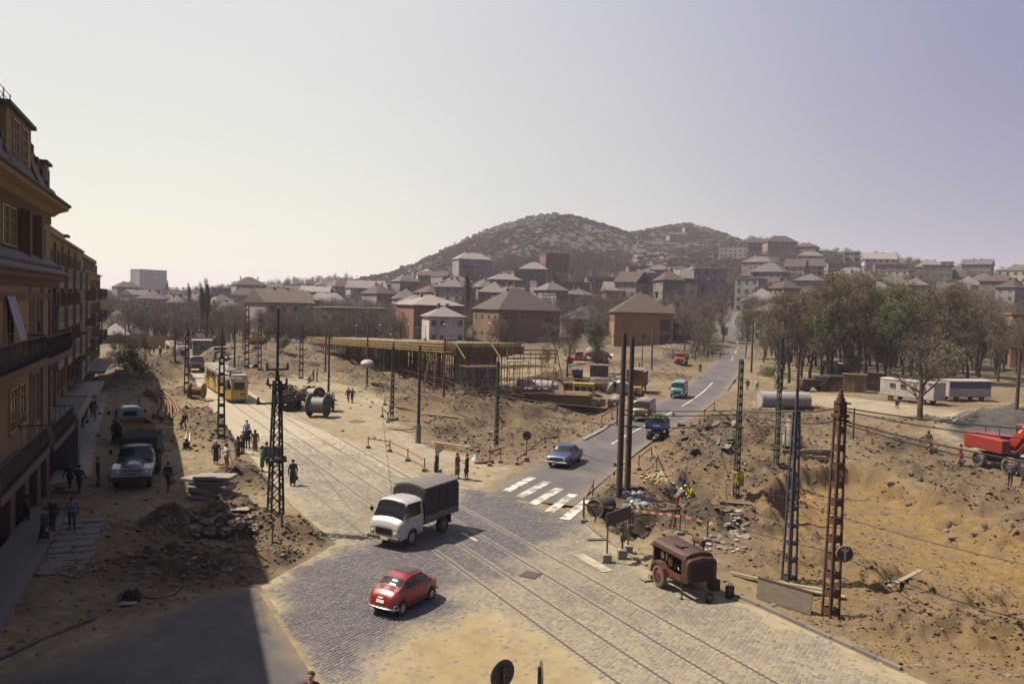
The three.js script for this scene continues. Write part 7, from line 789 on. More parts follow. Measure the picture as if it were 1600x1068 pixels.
const hairG = {}; function hairGeo(kind, c) { const k = kind + c; if (hairG[k]) return hairG[k]; const b = b_(c); if (kind === 'cap') b.add(new THREE.SphereGeometry(.108, 14, 8, 0, 6.3, 0, 1.45), new THREE.Matrix4().makeTranslation(0, .105, -.01), c).cyl(.06, .075, .012, 0, .115, .1, .15, 0, 0, null, 12); else if (kind === 'helmet') b.add(new THREE.SphereGeometry(.125, 14, 8, 0, 6.3, 0, 1.5), new THREE.Matrix4().makeTranslation(0, .1, -.005), c).cyl(.135, .14, .012, 0, .1, .0, 0, 0, 0, null, 16); else { const g = new THREE.SphereGeometry(.108, 16, 12, 0, 6.3, 0, kind === 'long' ? 2.0 : 1.55); g.rotateX(-.5); b.add(g, new THREE.Matrix4().makeTranslation(0, .1, -.02), c); if (kind === 'long') b.sph(.085, 0, .03, -.05, 1.1, 1.2, .8, c); } return hairG[k] = b.geo(); }
const SK = [.32, .185, .125], BLK = [.02, .02, .022], NAVY = [.02, .026, .05], BRN = [.09, .055, .03], DKH = [.022, .016, .012];
function person(px, py, pose, a, top, bot, label, o = {}) {
const g = o.at || on(px, py), K = poseGeo(pose), s = o.s || 1, t = thing('person', label, 'person', g, (180 - a) * D2R, o.group); t.scale.setScalar(s);
const cols = [SK, top, bot, o.shoe || [.02, .016, .013], [.05, .02, .018], SK, o.leg || (pose.includes(':') ? [.2, .12, .085] : bot)], n = K.ids.length, c = new Float32Array(n * 3); for (let i = 0; i < n; i++) c.set(cols[K.ids[i]], i * 3);
const ge = K.g.clone(); ge.setAttribute('color', new THREE.BufferAttribute(c, 3)); mesh('body', ge, M.cloth2 ||= MM(.92, 0, null), t); mesh('hair', hairGeo(o.hair || 'short', o.hairC || DKH), M.cloth2, t, K.hp, [K.tilt, 0, 0]).name = o.hair === 'cap' ? 'cap' : o.hair === 'helmet' ? 'helmet' : 'hair';
if (o.bag) { const w = K.wr[o.bagL ? 0 : 1][0]; const q = V(w[0] * s, (w[1] - .16) * s, w[2] * s).applyAxisAngle(V(0, 1, 0), t.rotation.y).add(g); const bg = thing(o.bag[2] || 'handbag', o.bag[0], o.bag[3] || 'bag', q, t.rotation.y); const h = Math.min(.3, w[1] - .3); b_(o.bag[1]).rbox(.1, h * .85, .34, .03, 0, -h * .45, 0).build('bag_body', M.dullpaint, bg); b_(o.bag[1]).tube([[0, -.04, -.09], [0, .05, -.05], [0, .05, .05], [0, -.04, .09]], .01, null, 5, 8).build('handle', M.dullpaint, bg); }
return t;
}
person(108, 768, 'walk', 5, [.03, .032, .04], [.025, .025, .03], 'man in dark work jacket walking beside a shorter man in shade'); person(123, 771, 'walk', -5, [.035, .03, .03], [.03, .028, .028], 'shorter man in dark work clothes walking away in shade, right of a pair', { s: .96 });
person(152, 760, 'stand', 60, BLK, [.03, .028, .028], 'dark figure standing at the flank of the crate truck', { hair: 'cap' }); person(112, 832, 'walk', 150, [.075, .09, .12], [.035, .042, .065], 'man in open light blue denim jacket walking in the shade', { hair: 'cap' });
person(69, 850, 'walk:coat', 100, [.025, .023, .024], BLK, 'person in long dark coat by the stone steps', { hair: 'cap' }); person(82, 834, 'stand', 190, [.04, .042, .025], BLK, 'person in olive jacket behind the long dark coat'); person(42, 828, 'walk', 250, [.02, .02, .02], [.025, .03, .05], 'woman in black top with yellow mark climbing the stone steps', { hair: 'long' }); person(13, 830, 'walk', 250, [.11, .14, .2], [.05, .05, .04], 'man in pale blue shirt on the stone steps at the left edge');
person(262, 768, 'carry', 10, [.03, .028, .03], [.028, .026, .028], 'man in dark suit walking between the crate truck and the slab stack', { bag: ['small dark red bag carried by the man beside the slab stack', [.07, .03, .03]], bagL: 1 });
person(129, 669, 'walk', 190, [.03, .034, .05], [.025, .025, .03], 'dark man with a bag on the pavement by the shop canopy', { bag: ['dark bag carried along the pavement by the shop canopy', [.025, .025, .03]] }); person(134, 653, 'walk', 0, BLK, BLK, 'man in black walking away on the pavement'); person(142, 652, 'walk', 0, [.03, .03, .035], BLK, 'second man in black walking away beside the first on the pavement'); person(148, 656, 'walk:coat', 0, [.2, .13, .12], BLK, 'woman in dusty pink coat on the pavement', { hair: 'long', bag: ['dark handbag of the woman in dusty pink', [.03, .025, .025]], bagL: 1 });
person(166, 579, 'walk:coat', 0, [.03, .026, .028], BLK, 'dark woman with a bag far along the pavement', { hair: 'long', bag: ['dark bag of the far woman on the pavement', [.04, .03, .03]] }); person(176, 692, 'stand', 90, [.05, .035, .03], BLK, 'man leaning at the cab of the flatbed truck'); person(186, 684, 'stand', 200, [.03, .03, .035], BLK, 'man behind the flatbed truck cab, nearly hidden');
person(337, 727, 'stand:coat', 160, [.022, .026, .045], BLK, 'white-haired woman in dark blue coat with bags near the dirt heap', { hair: 'long', hairC: [.45, .43, .4], bag: ['black handbag of the white-haired woman', [.02, .02, .02]], s: .97 }); person(353, 738, 'chat', 40, [.4, .38, .36], [.2, .13, .06], 'man in white shirt and ochre trousers waiting for the tram'); person(371, 720, 'stand:coat', 30, [.028, .025, .028], BLK, 'woman in long dark coat waiting at the tram stop', { hair: 'long', bag: ['dark shopping bag of the woman in the long dark coat', [.03, .025, .028]], bagL: 1 });
person(379, 709, 'stand', 20, [.05, .028, .025], BLK, 'person in dark brown jacket in the middle of the waiting group', { s: .97 }); person(387, 703, 'chat', 330, [.03, .03, .038], [.025, .025, .03], 'tall man in dark jacket waiting at the tram stop', { hair: 'cap', s: 1.03 }); person(385, 690, 'stand', 10, [.25, .3, .4], [.04, .05, .09], 'youth in light blue shirt behind the waiting group'); person(398, 708, 'stand:coat', 350, [.15, .085, .018], BLK, 'woman in ochre brown coat waiting for the tram', { hair: 'long' });
person(409, 737, 'stand:coat', 60, [.045, .105, .018], BLK, 'woman in bright green coat by the blue sign', { hair: 'long' }); person(416, 729, 'chat:skirt', 230, [.22, .035, .035], [.05, .04, .04], 'woman in red top facing the green coat', { hair: 'long', hairC: [.1, .055, .03] }); person(457, 762, 'stand:coat', 330, [.028, .026, .028], BLK, 'solitary man in black overcoat standing by the tram rails', { bag: ['black briefcase held by the solitary man', [.02, .02, .022], 'briefcase'], bagL: 1, leg: BLK });
person(286, 674, 'push', 135, [.03, .028, .03], [.03, .028, .03], 'worker in dark clothes leaning over the plate compactor', { hair: 'cap', hairC: [.2, .05, .03] });
person(681, 745, 'stand:coat', 90, [.022, .024, .045], BLK, 'person in dark blue coat beside the small red-white round sign', { hairC: [.15, .12, .1], leg: [.1, .03, .03] }); person(714, 748, 'chat:coat', 120, [.1, .08, .042], BLK, 'woman in khaki coat talking to a man with a briefcase', { hair: 'long', hairC: [.14, .08, .04] }); person(729, 751, 'chat', 290, [.025, .025, .03], [.022, .022, .026], 'man in black suit with a briefcase at the corner', { bag: ['black briefcase of the man in the black suit', [.018, .018, .02], 'briefcase'], bagL: 1 });
person(544, 629, 'walk', 190, [.03, .035, .05], [.03, .032, .045], 'left one of two men in dark clothes on the dusty road'); person(550, 630, 'walk', 185, [.026, .028, .04], [.024, .026, .036], 'right one of two men in dark clothes on the dusty road');
person(489, 596, 'stand', 100, [.05, .075, .085], [.05, .07, .08], 'worker in blue-green overalls standing by the far rails'); person(495, 597, 'stand', 260, [.06, .065, .03], [.05, .055, .04], 'worker in olive overalls facing the blue-green one'); person(481, 599, 'crouch', 90, [.1, .1, .02], [.04, .04, .04], 'worker in yellowish vest crouching at the far rails');
person(1061, 788, 'bend', 110, [.38, .4, .02], [.05, .05, .055], 'worker in bright yellow shirt bending over the trench', { hairC: [.03, .025, .02] }); person(1070, 778, 'bend', 240, [.03, .045, .13], [.05, .05, .06], 'worker in blue jacket behind the yellow shirts', { hairC: [.1, .03, .02] }); person(1083, 786, 'crouch', 250, [.38, .34, .02], [.05, .05, .055], 'worker in yellow shirt crouching at the trench edge', { hair: 'cap', hairC: [.25, .08, .03] }); person(1056, 806, 'bend', 60, [.09, .085, .085], [.14, .025, .02], 'worker in grey top and red trousers bending in the trench'); person(986, 832, 'stand', 200, [.16, .17, .19], [.06, .06, .065], 'worker with a white helmet standing deep in the trench', { hair: 'helmet', hairC: [.6, .6, .6], s: .9 });
person(1501, 731, 'walk:coat', 300, [.15, .032, .016], BLK, 'woman in rust red coat walking past the red excavator', { hair: 'long', bag: ['blue and white carrier bag of the woman in rust red', [.12, .14, .25]] }); person(1578, 761, 'stand', 60, [.05, .045, .045], [.02, .02, .022], 'man with red cap standing by the front wheel of the excavator', { hair: 'cap', hairC: [.3, .05, .03], s: 1.03 }); person(1599, 758, 'walk', 260, [.03, .03, .035], BLK, 'man in dark trousers cut by the right edge of the view'); person(1450, 707, 'walk:skirt', 30, [.06, .04, .03], [.16, .1, .06], 'woman in brown jacket and tan skirt on the dirt path', { hair: 'long', bag: ['dark bag of the woman on the dirt path', [.03, .025, .02]], bagL: 1 });
person(1401, 638, 'crouch', 190, [.02, .016, .018], BLK, 'dark figure squatting in front of the whitewashed caravan'); person(1168, 610, 'walk', 200, BLK, [.025, .025, .028], 'man in black walking on the right verge of the road'); person(1183, 611, 'walk', 190, [.35, .33, .3], [.05, .055, .09], 'person in white top on the right verge of the road'); person(1094, 582, 'walk:coat', 170, [.022, .018, .022], BLK, 'woman in black coat walking on the left verge of the road', { hair: 'long' });
person(1106, 562, 'walk', 0, [.03, .03, .04], BLK, 'dark walker on the left pavement before the road bend'); person(1112, 559, 'walk', 180, [.025, .022, .03], BLK, 'second dark walker on the left pavement before the road bend'); person(1125, 561, 'walk', 180, [.14, .05, .05], BLK, 'walker in red at the inside of the road bend'); person(868, 598, 'stride', 250, [.06, .05, .045], [.05, .045, .04], 'worker striding across the pale site behind the pipes'); person(960, 614, 'stand', 180, [.03, .03, .04], BLK, 'man standing by the grey dome lamp'); person(992, 628, 'chat', 170, [.04, .045, .07], BLK, 'man in blue jacket beside the small yellow dumper'); person(944, 572, 'stand', 100, [.05, .07, .09], [.03, .03, .03], 'worker by the orange mixer'); person(436, 548, 'stand', 100, [.04, .04, .045], BLK, 'distant worker on the far site left of centre'); person(240, 553, 'walk', 170, [.03, .035, .06], BLK, 'distant man in blue at the end of the left heaps'); person(233, 557, 'walk', 160, [.04, .03, .03], BLK, 'distant dark man at the end of the left heaps'); person(250, 558, 'stand', 190, [.2, .19, .03], BLK, 'distant worker in yellow at the end of the left heaps');
{ const h = G(486, 1049, 1.74); person(0, 0, 'stand', 190, [.04, .034, .036], BLK, 'dark-haired man whose head shows at the bottom edge of the view', { at: V(h.x, 0, h.z), hairC: [.018, .013, .012] }); }
// ------------------------------------------------------------------ masts, poles, lamps, wires
const IRON = [.035, .032, .036], RUSTC = [.085, .04, .021], BLUEG = [.05, .054, .08], GRN = [.028, .042, .03], WOODP = [.06, .042, .032];
const unitBox = tint(new THREE.BoxGeometry(1, 1, 1));
const matBox = {}; const boxMat = c => matBox[c] ||= MM(.8, .1, T.rust, { color: new THREE.Color().setRGB(...c) });
function strut(parent, name, p, q, w, c) { const a = V(...p), b = V(...q), y = b.clone().sub(a), L = y.length(); const m = new THREE.Mesh(unitBox, boxMat(c)); m.name = name; m.position.copy(a).add(b).multiplyScalar(.5); m.quaternion.setFromUnitVectors(V(0, 1, 0), y.normalize()); m.scale.set(w, L, w); parent.add(m); }
function lattice(label, px, py, H, w0, w1, c, o = {}) {
const g = o.at || on(px, py), t = thing('lattice_mast', label, 'mast', [g.x, g.y - .1, g.z], o.ry ?? .5, o.group); const hl = o.hl || H, n = o.n || Math.round(hl / (o.step || .9)), W = y => lerp(w0, w1, y / hl) / 2;
for (const sx of [-1, 1]) for (const sz of [-1, 1]) strut(t, 'upright', [sx * W(0), 0, sz * W(0)], [sx * W(hl), hl, sz * W(hl)], o.uw || .07, c);
for (let i = 0; i < n; i++) { const y0 = hl * i / n, y1 = hl * (i + 1) / n; for (let f = 0; f < 4; f++) { const R = (u, y) => { const w = W(y); return [[u * w, y, w], [w, y, -u * w], [-u * w, y, -w], [-w, y, u * w]][f]; }; if (o.x) { strut(t, 'brace', R(i & 1 ? -1 : 1, y0), R(i & 1 ? 1 : -1, y1), .035, c); strut(t, 'brace', R(i & 1 ? 1 : -1, y0), R(i & 1 ? -1 : 1, y1), .035, c); } else { const y = y0 + .3, b = new THREE.Mesh(unitBox, boxMat(c)); b.name = 'batten'; const w = W(y); b.position.set(...[[0, y, w], [w, y, 0], [0, y, -w], [-w, y, 0]][f]); b.scale.set(f % 2 ? .02 : w * 2, o.bh || .22, f % 2 ? w * 2 : .02); t.add(b); } } }
if (hl < H) { b_(c).cyl(w1 * .28, w1 * .5, .5, 0, hl + .2, 0).cyl(.045, .075, H - hl, 0, (H + hl) / 2, 0).sph(.07, 0, H, 0).build('top_tube', M.rust, t); }
for (const [y, L, ins] of o.arms || []) { const a = b_(c).beam([-L, y, 0], [L, y, 0], .07, .09).beam([0, y, -L * .5], [0, y, L * .5], .06, .06).build('cross_arm', M.rust, t); for (const s of [-1, 1]) { b_([.05, .035, .03]).cyl(.05, .07, .2, s * L * .92, y + .14, 0).sph(.06, s * L * .92, y + .27, 0).build('insulator', M.glass, a); } }
if (o.base) b_([.22, .2, .18]).rbox(o.base, .5, o.base, .06, 0, .15, 0).build('base', M.concrete, t);
return t;
}
const MAST = lattice('tall dark iron lattice mast standing by the cobble heap', 430, 806, 10.3, .62, .28, IRON, { x: 1, hl: 6.8, step: .62, uw: .085, arms: [[7.35, .55], [6.6, .5], [5.7, 1.0]], ry: .6 });
b_(IRON).box(.8, .12, .8, 0, 2.9, 0).rbox(.16, .3, .16, .03, -.42, 2.9, 0).rbox(.16, .3, .16, .03, .42, 2.9, 0).build('clamp', M.rust, MAST);
lattice('thin dark lattice mast on the dirt heap by the tram stop', 345, 687, 8.6, .5, .3, IRON, { hl: 6.4, step: .8, arms: [[5.0, .7], [6.3, .5]], ry: .5 }); lattice('thin dark lattice mast left of the tram behind the wooden reel', 291, 615, 8.0, .5, .3, IRON, { hl: 6.5, step: .9, arms: [[5.6, .9], [6.6, .6]], ry: .5 });
lattice('dark lattice mast right of the tram', 385, 575, 9, .6, .35, IRON, { step: 1 }); lattice('blue grey lattice mast behind the dark cable drum', 405, 580, 8.8, .5, .3, [.06, .065, .08], { step: 1 }); lattice('dark lattice mast among the workers by the far rails', 470, 592, 8, .5, .3, IRON, { step: 1, arms: [[4.2, .8]] });
lattice('green painted lattice post on a concrete foot left of centre', 612, 657, 7.3, .25, .17, GRN, { step: .5, bh: .2, uw: .06, base: 1.1, hl: 7.2 }); lattice('green painted lattice post on a concrete block at the corner', 775, 703, 8.1, .25, .16, GRN, { step: .5, bh: .22, uw: .06, base: 1.3, hl: 8 }); lattice('green lattice post with a yellow rag in the excavation', 1150, 779, 8.6, .23, .15, GRN, { step: .5, bh: .2, uw: .06 }); lattice('slim green lattice post between mound and pit', 1213, 730, 9.2, .22, .14, GRN, { step: .5, bh: .2, uw: .06 });
lattice('slender blue grey lattice mast behind the steel panel', 1233, 910, 9.9, .42, .17, BLUEG, { step: .75, uw: .075, bh: .14, hl: 7.4, ry: .3 }); const RMAST = lattice('rusty brown lattice mast with a round sign at the right', 1298, 962, 8.4, .42, .25, RUSTC, { step: .72, uw: .075, bh: .24, hl: 8.3, ry: .32 });
{ const g = on(1298, 962), hh = b_(RUSTC).cyl(.15, .19, .5, 0, .1, 0).sph(.11, 0, .42, 0).box(.7, .06, .06, 0, .12, .14).box(.06, .06, .7, .1, -.5, 0).box(.46, .12, .46, 0, -.35, 0).build('clamp_head', M.rust, RMAST); hh.position.y = 8.1;
const s = thing('round_sign', 'round black sign with a pale forked arrow on the rusty mast', 'sign', [g.x + .22, 2.55, g.z + .5], -.05); b_([.025, .024, .028]).cyl(.3, .3, .03, 0, 0, 0, Math.PI / 2, 0, 0, null, 28).build('disc', M.dullpaint, s); b_([.35, .32, .26]).add(new THREE.TorusGeometry(.3, .015, 6, 28), null).build('rim', M.dullpaint, s); b_([.4, .37, .28]).box(.07, .42, .01, 0, -.03, .022).box(.06, .18, .01, -.07, .13, .023, 0, 0, .8).box(.06, .18, .01, .07, .13, .023, 0, 0, -.8).box(.05, .12, .01, 0, .2, .024).build('arrow', M.dullpaint, s); b_(RUSTC).box(.06, .06, .3, 0, 0, -.16).build('bracket', M.rust, s);
const r = on(1150, 779), rg = thing('yellow_rag', 'yellow rag tied round the green lattice post', 'rag', [r.x + .05, r.y + 1.4, r.z + .2]); b_([.3, .24, .02]).box(.5, .16, .5, -.03, .2, -.2, 0, .5).slab([-.1, .2, .1], [.25, .25, .15], [.3, -.5, .2], [.0, -.6, .22], .02).slab([-.3, .2, .1], [-.1, .2, .14], [-.15, -.3, .22], [-.4, -.4, .1], .02).build('rag', M.cloth, rg); }
function pole(label, px, py, topPy, r, c, o = {}) { const g = o.at || on(px, py), d = ray(px, topPy), H = CAM_H + d.y / -d.z * -g.z - g.y; const t = thing(o.name || 'pole', label, o.cat || 'pole', [g.x, g.y - .1, g.z], rr(0, 3), o.group); b_(c).cyl(r * .7, r, H + .1, 0, H / 2, 0, o.lx || 0, 0, o.lz || 0, null, 10).build('shaft', M.wood, t); if (o.foot) b_([.2, .18, .165]).cyl(r * 1.5, r * 1.6, 1.6, 0, .8, 0).build('foot', M.concrete, t); if (o.ins) { const a = b_(c).box(1.1, .08, .08, 0, H - .35, 0).build('cross_arm', M.wood, t); for (const x of [-.5, -.25, .25, .5]) b_([.04, .035, .03]).cyl(.04, .05, .16, x, H - .23, 0).build('insulator', M.glass, a); } t.userData.top = H; return t; }
pole('left one of two tall dark wooden poles standing close together', 967, 780, 519, .2, WOODP, {}); pole('right one of two tall dark wooden poles standing close together', 980, 771, 524, .19, WOODP, {});
{ const g = G(967, 780), t = thing('pole_clamp', 'small iron cable clamp low on the left tall wooden pole', 'clamp', [g.x - .1, 2.1, g.z + .2]); b_(IRON).box(.5, .1, .1, 0, 0, 0).cyl(.06, .06, .2, -.25, .05, 0).cyl(.06, .06, .2, -.25, -.5, 0).build('clamp', M.rust, t); }
pole('slim wooden pole with pale concrete foot before the striped barrier', 653, 692, 538, .15, WOODP, { foot: 1 }); pole('dark wooden pole behind the two walking men', 513, 613, 522, .15, WOODP, { ins: 1 }); pole('red painted pole at the left end of the bridge', 508, 583, 517, .16, [.17, .05, .035]); pole('red painted pole behind the white dome lamp', 573, 600, 516, .16, [.17, .055, .04]); pole('red painted pole before the bridge pier', 693, 622, 527, .16, [.2, .06, .04]); pole('dark pole by the right pavement of the climbing road', 1174, 582, 500, .2, WOODP); pole('dark pole at the right edge by the excavator', 1589, 642, 548, .2, WOODP); pole('thin steel post on the bank above the pit', 1333, 690, 636, .1, [.09, .07, .06]);
pole('blue grey steel pole beside the orange truck', 1018, 578, 512, .18, [.07, .085, .12]); pole('slim dark pole beside the blue grey pole', 1003, 580, 520, .1, WOODP); pole('dark pole far right of the tram', 366, 572, 505, .15, WOODP); pole('dark pole on the far site behind the mast', 433, 590, 512, .14, WOODP); pole('thin dark pole on the far left street', 273, 565, 510, .13, WOODP); pole('thin dark pole at the end of the left pavement', 195, 568, 512, .12, WOODP); pole('red pole on the far site right of the tram', 379, 552, 510, .1, [.15, .05, .035]); pole('dark pole between two masts on the far site', 322, 540, 505, .14, WOODP);
pole('thin steel post in the pit beside the well rings', 1226, 716, 664, .07, [.1, .085, .07]); pole('slim brown pole in front of the grove', 1222, 610, 532, .16, [.09, .07, .05], { name: 'lamp_post', cat: 'lamp post' });
function domeLamp(label, px, py, domePy, r, c) { const g = on(px, py), d = ray(px, domePy), H = CAM_H + d.y / -d.z * -g.z; const t = thing('dome_lamp', label, 'street lamp', [g.x, g.y - .05, g.z]); b_([.13, .06, .05]).cyl(.07, .09, H - g.y, 0, (H - g.y) / 2, 0).build('post', M.rust, t); const y = H - g.y; b_(c).lathe([[0, .5 * r], [.5 * r, .44 * r], [.85 * r, .2 * r], [r, -.1 * r], [.97 * r, -.16 * r], [0, -.2 * r]], new THREE.Matrix4().makeTranslation(0, y, 0), null, 24).build('dome', M.dullpaint, t); b_(mix3(c, [.5, .5, .5], .5)).lathe([[r * 1.0, -.12 * r], [r * .98, -.4 * r], [.6 * r, -.6 * r], [0, -.62 * r]], new THREE.Matrix4().makeTranslation(0, y, 0), null, 24).build('bowl', M.dullpaint, t); }
domeLamp('white bulbous dome lamp on a red post left of the bridge', 573, 604, 566, .85, [.4, .38, .4]); domeLamp('grey dome street lamp beside the two tall wooden poles', 964, 668, 621, .75, [.16, .15, .165]);
{ const g = on(741, 540); }
let wireN = 0; const wireM = boxMat([.03, .028, .028]);
function wire(label, pts, sag = .4, r = .018) { const P = []; for (let i = 0; i + 1 < pts.length; i++) for (let k = 0; k < 8; k++) { const t = k / 8, p = pts[i].clone().lerp(pts[i + 1], t); p.y -= sag * 4 * t * (1 - t); P.push(p); } P.push(pts[pts.length - 1]); const m = new THREE.Mesh(tint(norm(new THREE.TubeGeometry(new THREE.CatmullRomCurve3(P, false, 'catmullrom', 0.1), P.length * 2, r, 5))), wireM); m.name = numbered('overhead_wire'); scene.add(m); tag(m, label, 'wire', 'overhead wires and cables'); }
{ const h = (px, py, y) => G(px, py, y); const Dp = (px, py, base) => { const g = on(...base), d = ray(px, py); return V(d.x / -d.z * -g.z, CAM_H + d.y / -d.z * -g.z, g.z); };
const red = [1298, 962], blu = [1233, 910], grn = [1150, 779], wl = [967, 780], g2 = [775, 703], g1 = [612, 657], w6 = [653, 692];
const A = at(1640, 672, 26), A2 = at(1640, 728, 26);
wire('upper heavy cable from the rusty mast top to the right edge', [Dp(1313, 636, red), A], .1, .03); wire('second heavy cable from the rusty mast top to the right edge', [Dp(1313, 640, red), at(1640, 688, 27)], .15, .025); wire('heavy cable below the mast head to the right edge', [Dp(1313, 656, red), A2], .1, .03); wire('lowest heavy cable from the rusty mast to the right edge', [Dp(1313, 660, red), at(1640, 738, 26)], .15, .025);
wire('cable from the rusty mast past the green post to the wooden poles', [Dp(1311, 636, red), Dp(1246, 642, blu), Dp(1155, 641, grn), Dp(972, 640, wl)], .08, .03); wire('second cable from the rusty mast past the blue mast to the wooden poles', [Dp(1311, 656, red), Dp(1245, 660, blu), Dp(1155, 647, grn), Dp(972, 648, wl)], .08, .03); wire('third cable from the green post to the wooden poles', [Dp(1155, 666, grn), Dp(972, 665, wl)], .1, .03);
wire('upper cable from the wooden poles across the pit to the corner post', [Dp(972, 640, wl), Dp(776, 617, g2)], .1, .028); wire('lower cable from the wooden poles across the pit to the corner post', [Dp(972, 665, wl), Dp(776, 636, g2)], .15, .028); wire('upper cable from the corner post to the dusty road post', [Dp(776, 617, g2), Dp(655, 612, w6), Dp(612, 596, g1)], .08, .025); wire('lower cable from the corner post to the dusty road post', [Dp(776, 634, g2), Dp(612, 610, g1)], .1, .025); wire('cable from the dusty road post to the wooden pole by the walking men', [Dp(612, 596, g1), Dp(513, 575, [513, 613]), Dp(470, 562, [470, 592])], .1, .025); wire('low cable from the dusty road post over the cable drums', [Dp(612, 612, g1), Dp(513, 594, [513, 613]), Dp(470, 575, [470, 592])], .1, .025);
wire('thin wire from the mast top to the bridge lamps', [Dp(438, 505, [430, 806]), at(560, 524, 120), at(741, 519, 115)], .5, .02); wire('thin wire over the bridge deck to the right', [at(741, 519, 115), at(870, 520, 125), at(1003, 523, 140)], .4, .025); wire('thin wire crossing above the tram', [Dp(345, 586, [345, 687]), Dp(437, 588, [430, 806])], .1, .015); wire('wire from the thin mast back to the mast left of the tram', [Dp(346, 560, [345, 687]), Dp(292, 560, [291, 615])], .15, .018); wire('contact wire over the tram track', [at(292, 566, 96), at(385, 575, 84), at(437, 590, 44)], .1, .014);
wire('thin guy wire from the corner post toward the zebra crossing', [Dp(1000, 742, wl), at(905, 706, 60), at(800, 668, 64)], .1, .015); wire('slack wire low across the right excavation', [at(1000, 770, 46), at(1300, 862, 34), at(1640, 978, 27)], .25, .02); wire('upper slack wire across the orange pit', [at(1194, 766, 50), at(1640, 890, 34)], .3, .02); wire('slack wire from the green post toward the compressor', [Dp(968, 726, wl), at(700, 640, 60)], .2, .014); wire('thin wire beside the climbing road to the dark pole', [Dp(984, 535, wl), at(1174, 560, 150)], .3, .02); wire('thin wire over the grove front', [at(1174, 588, 150), at(1250, 566, 34)], .1, .012);
}
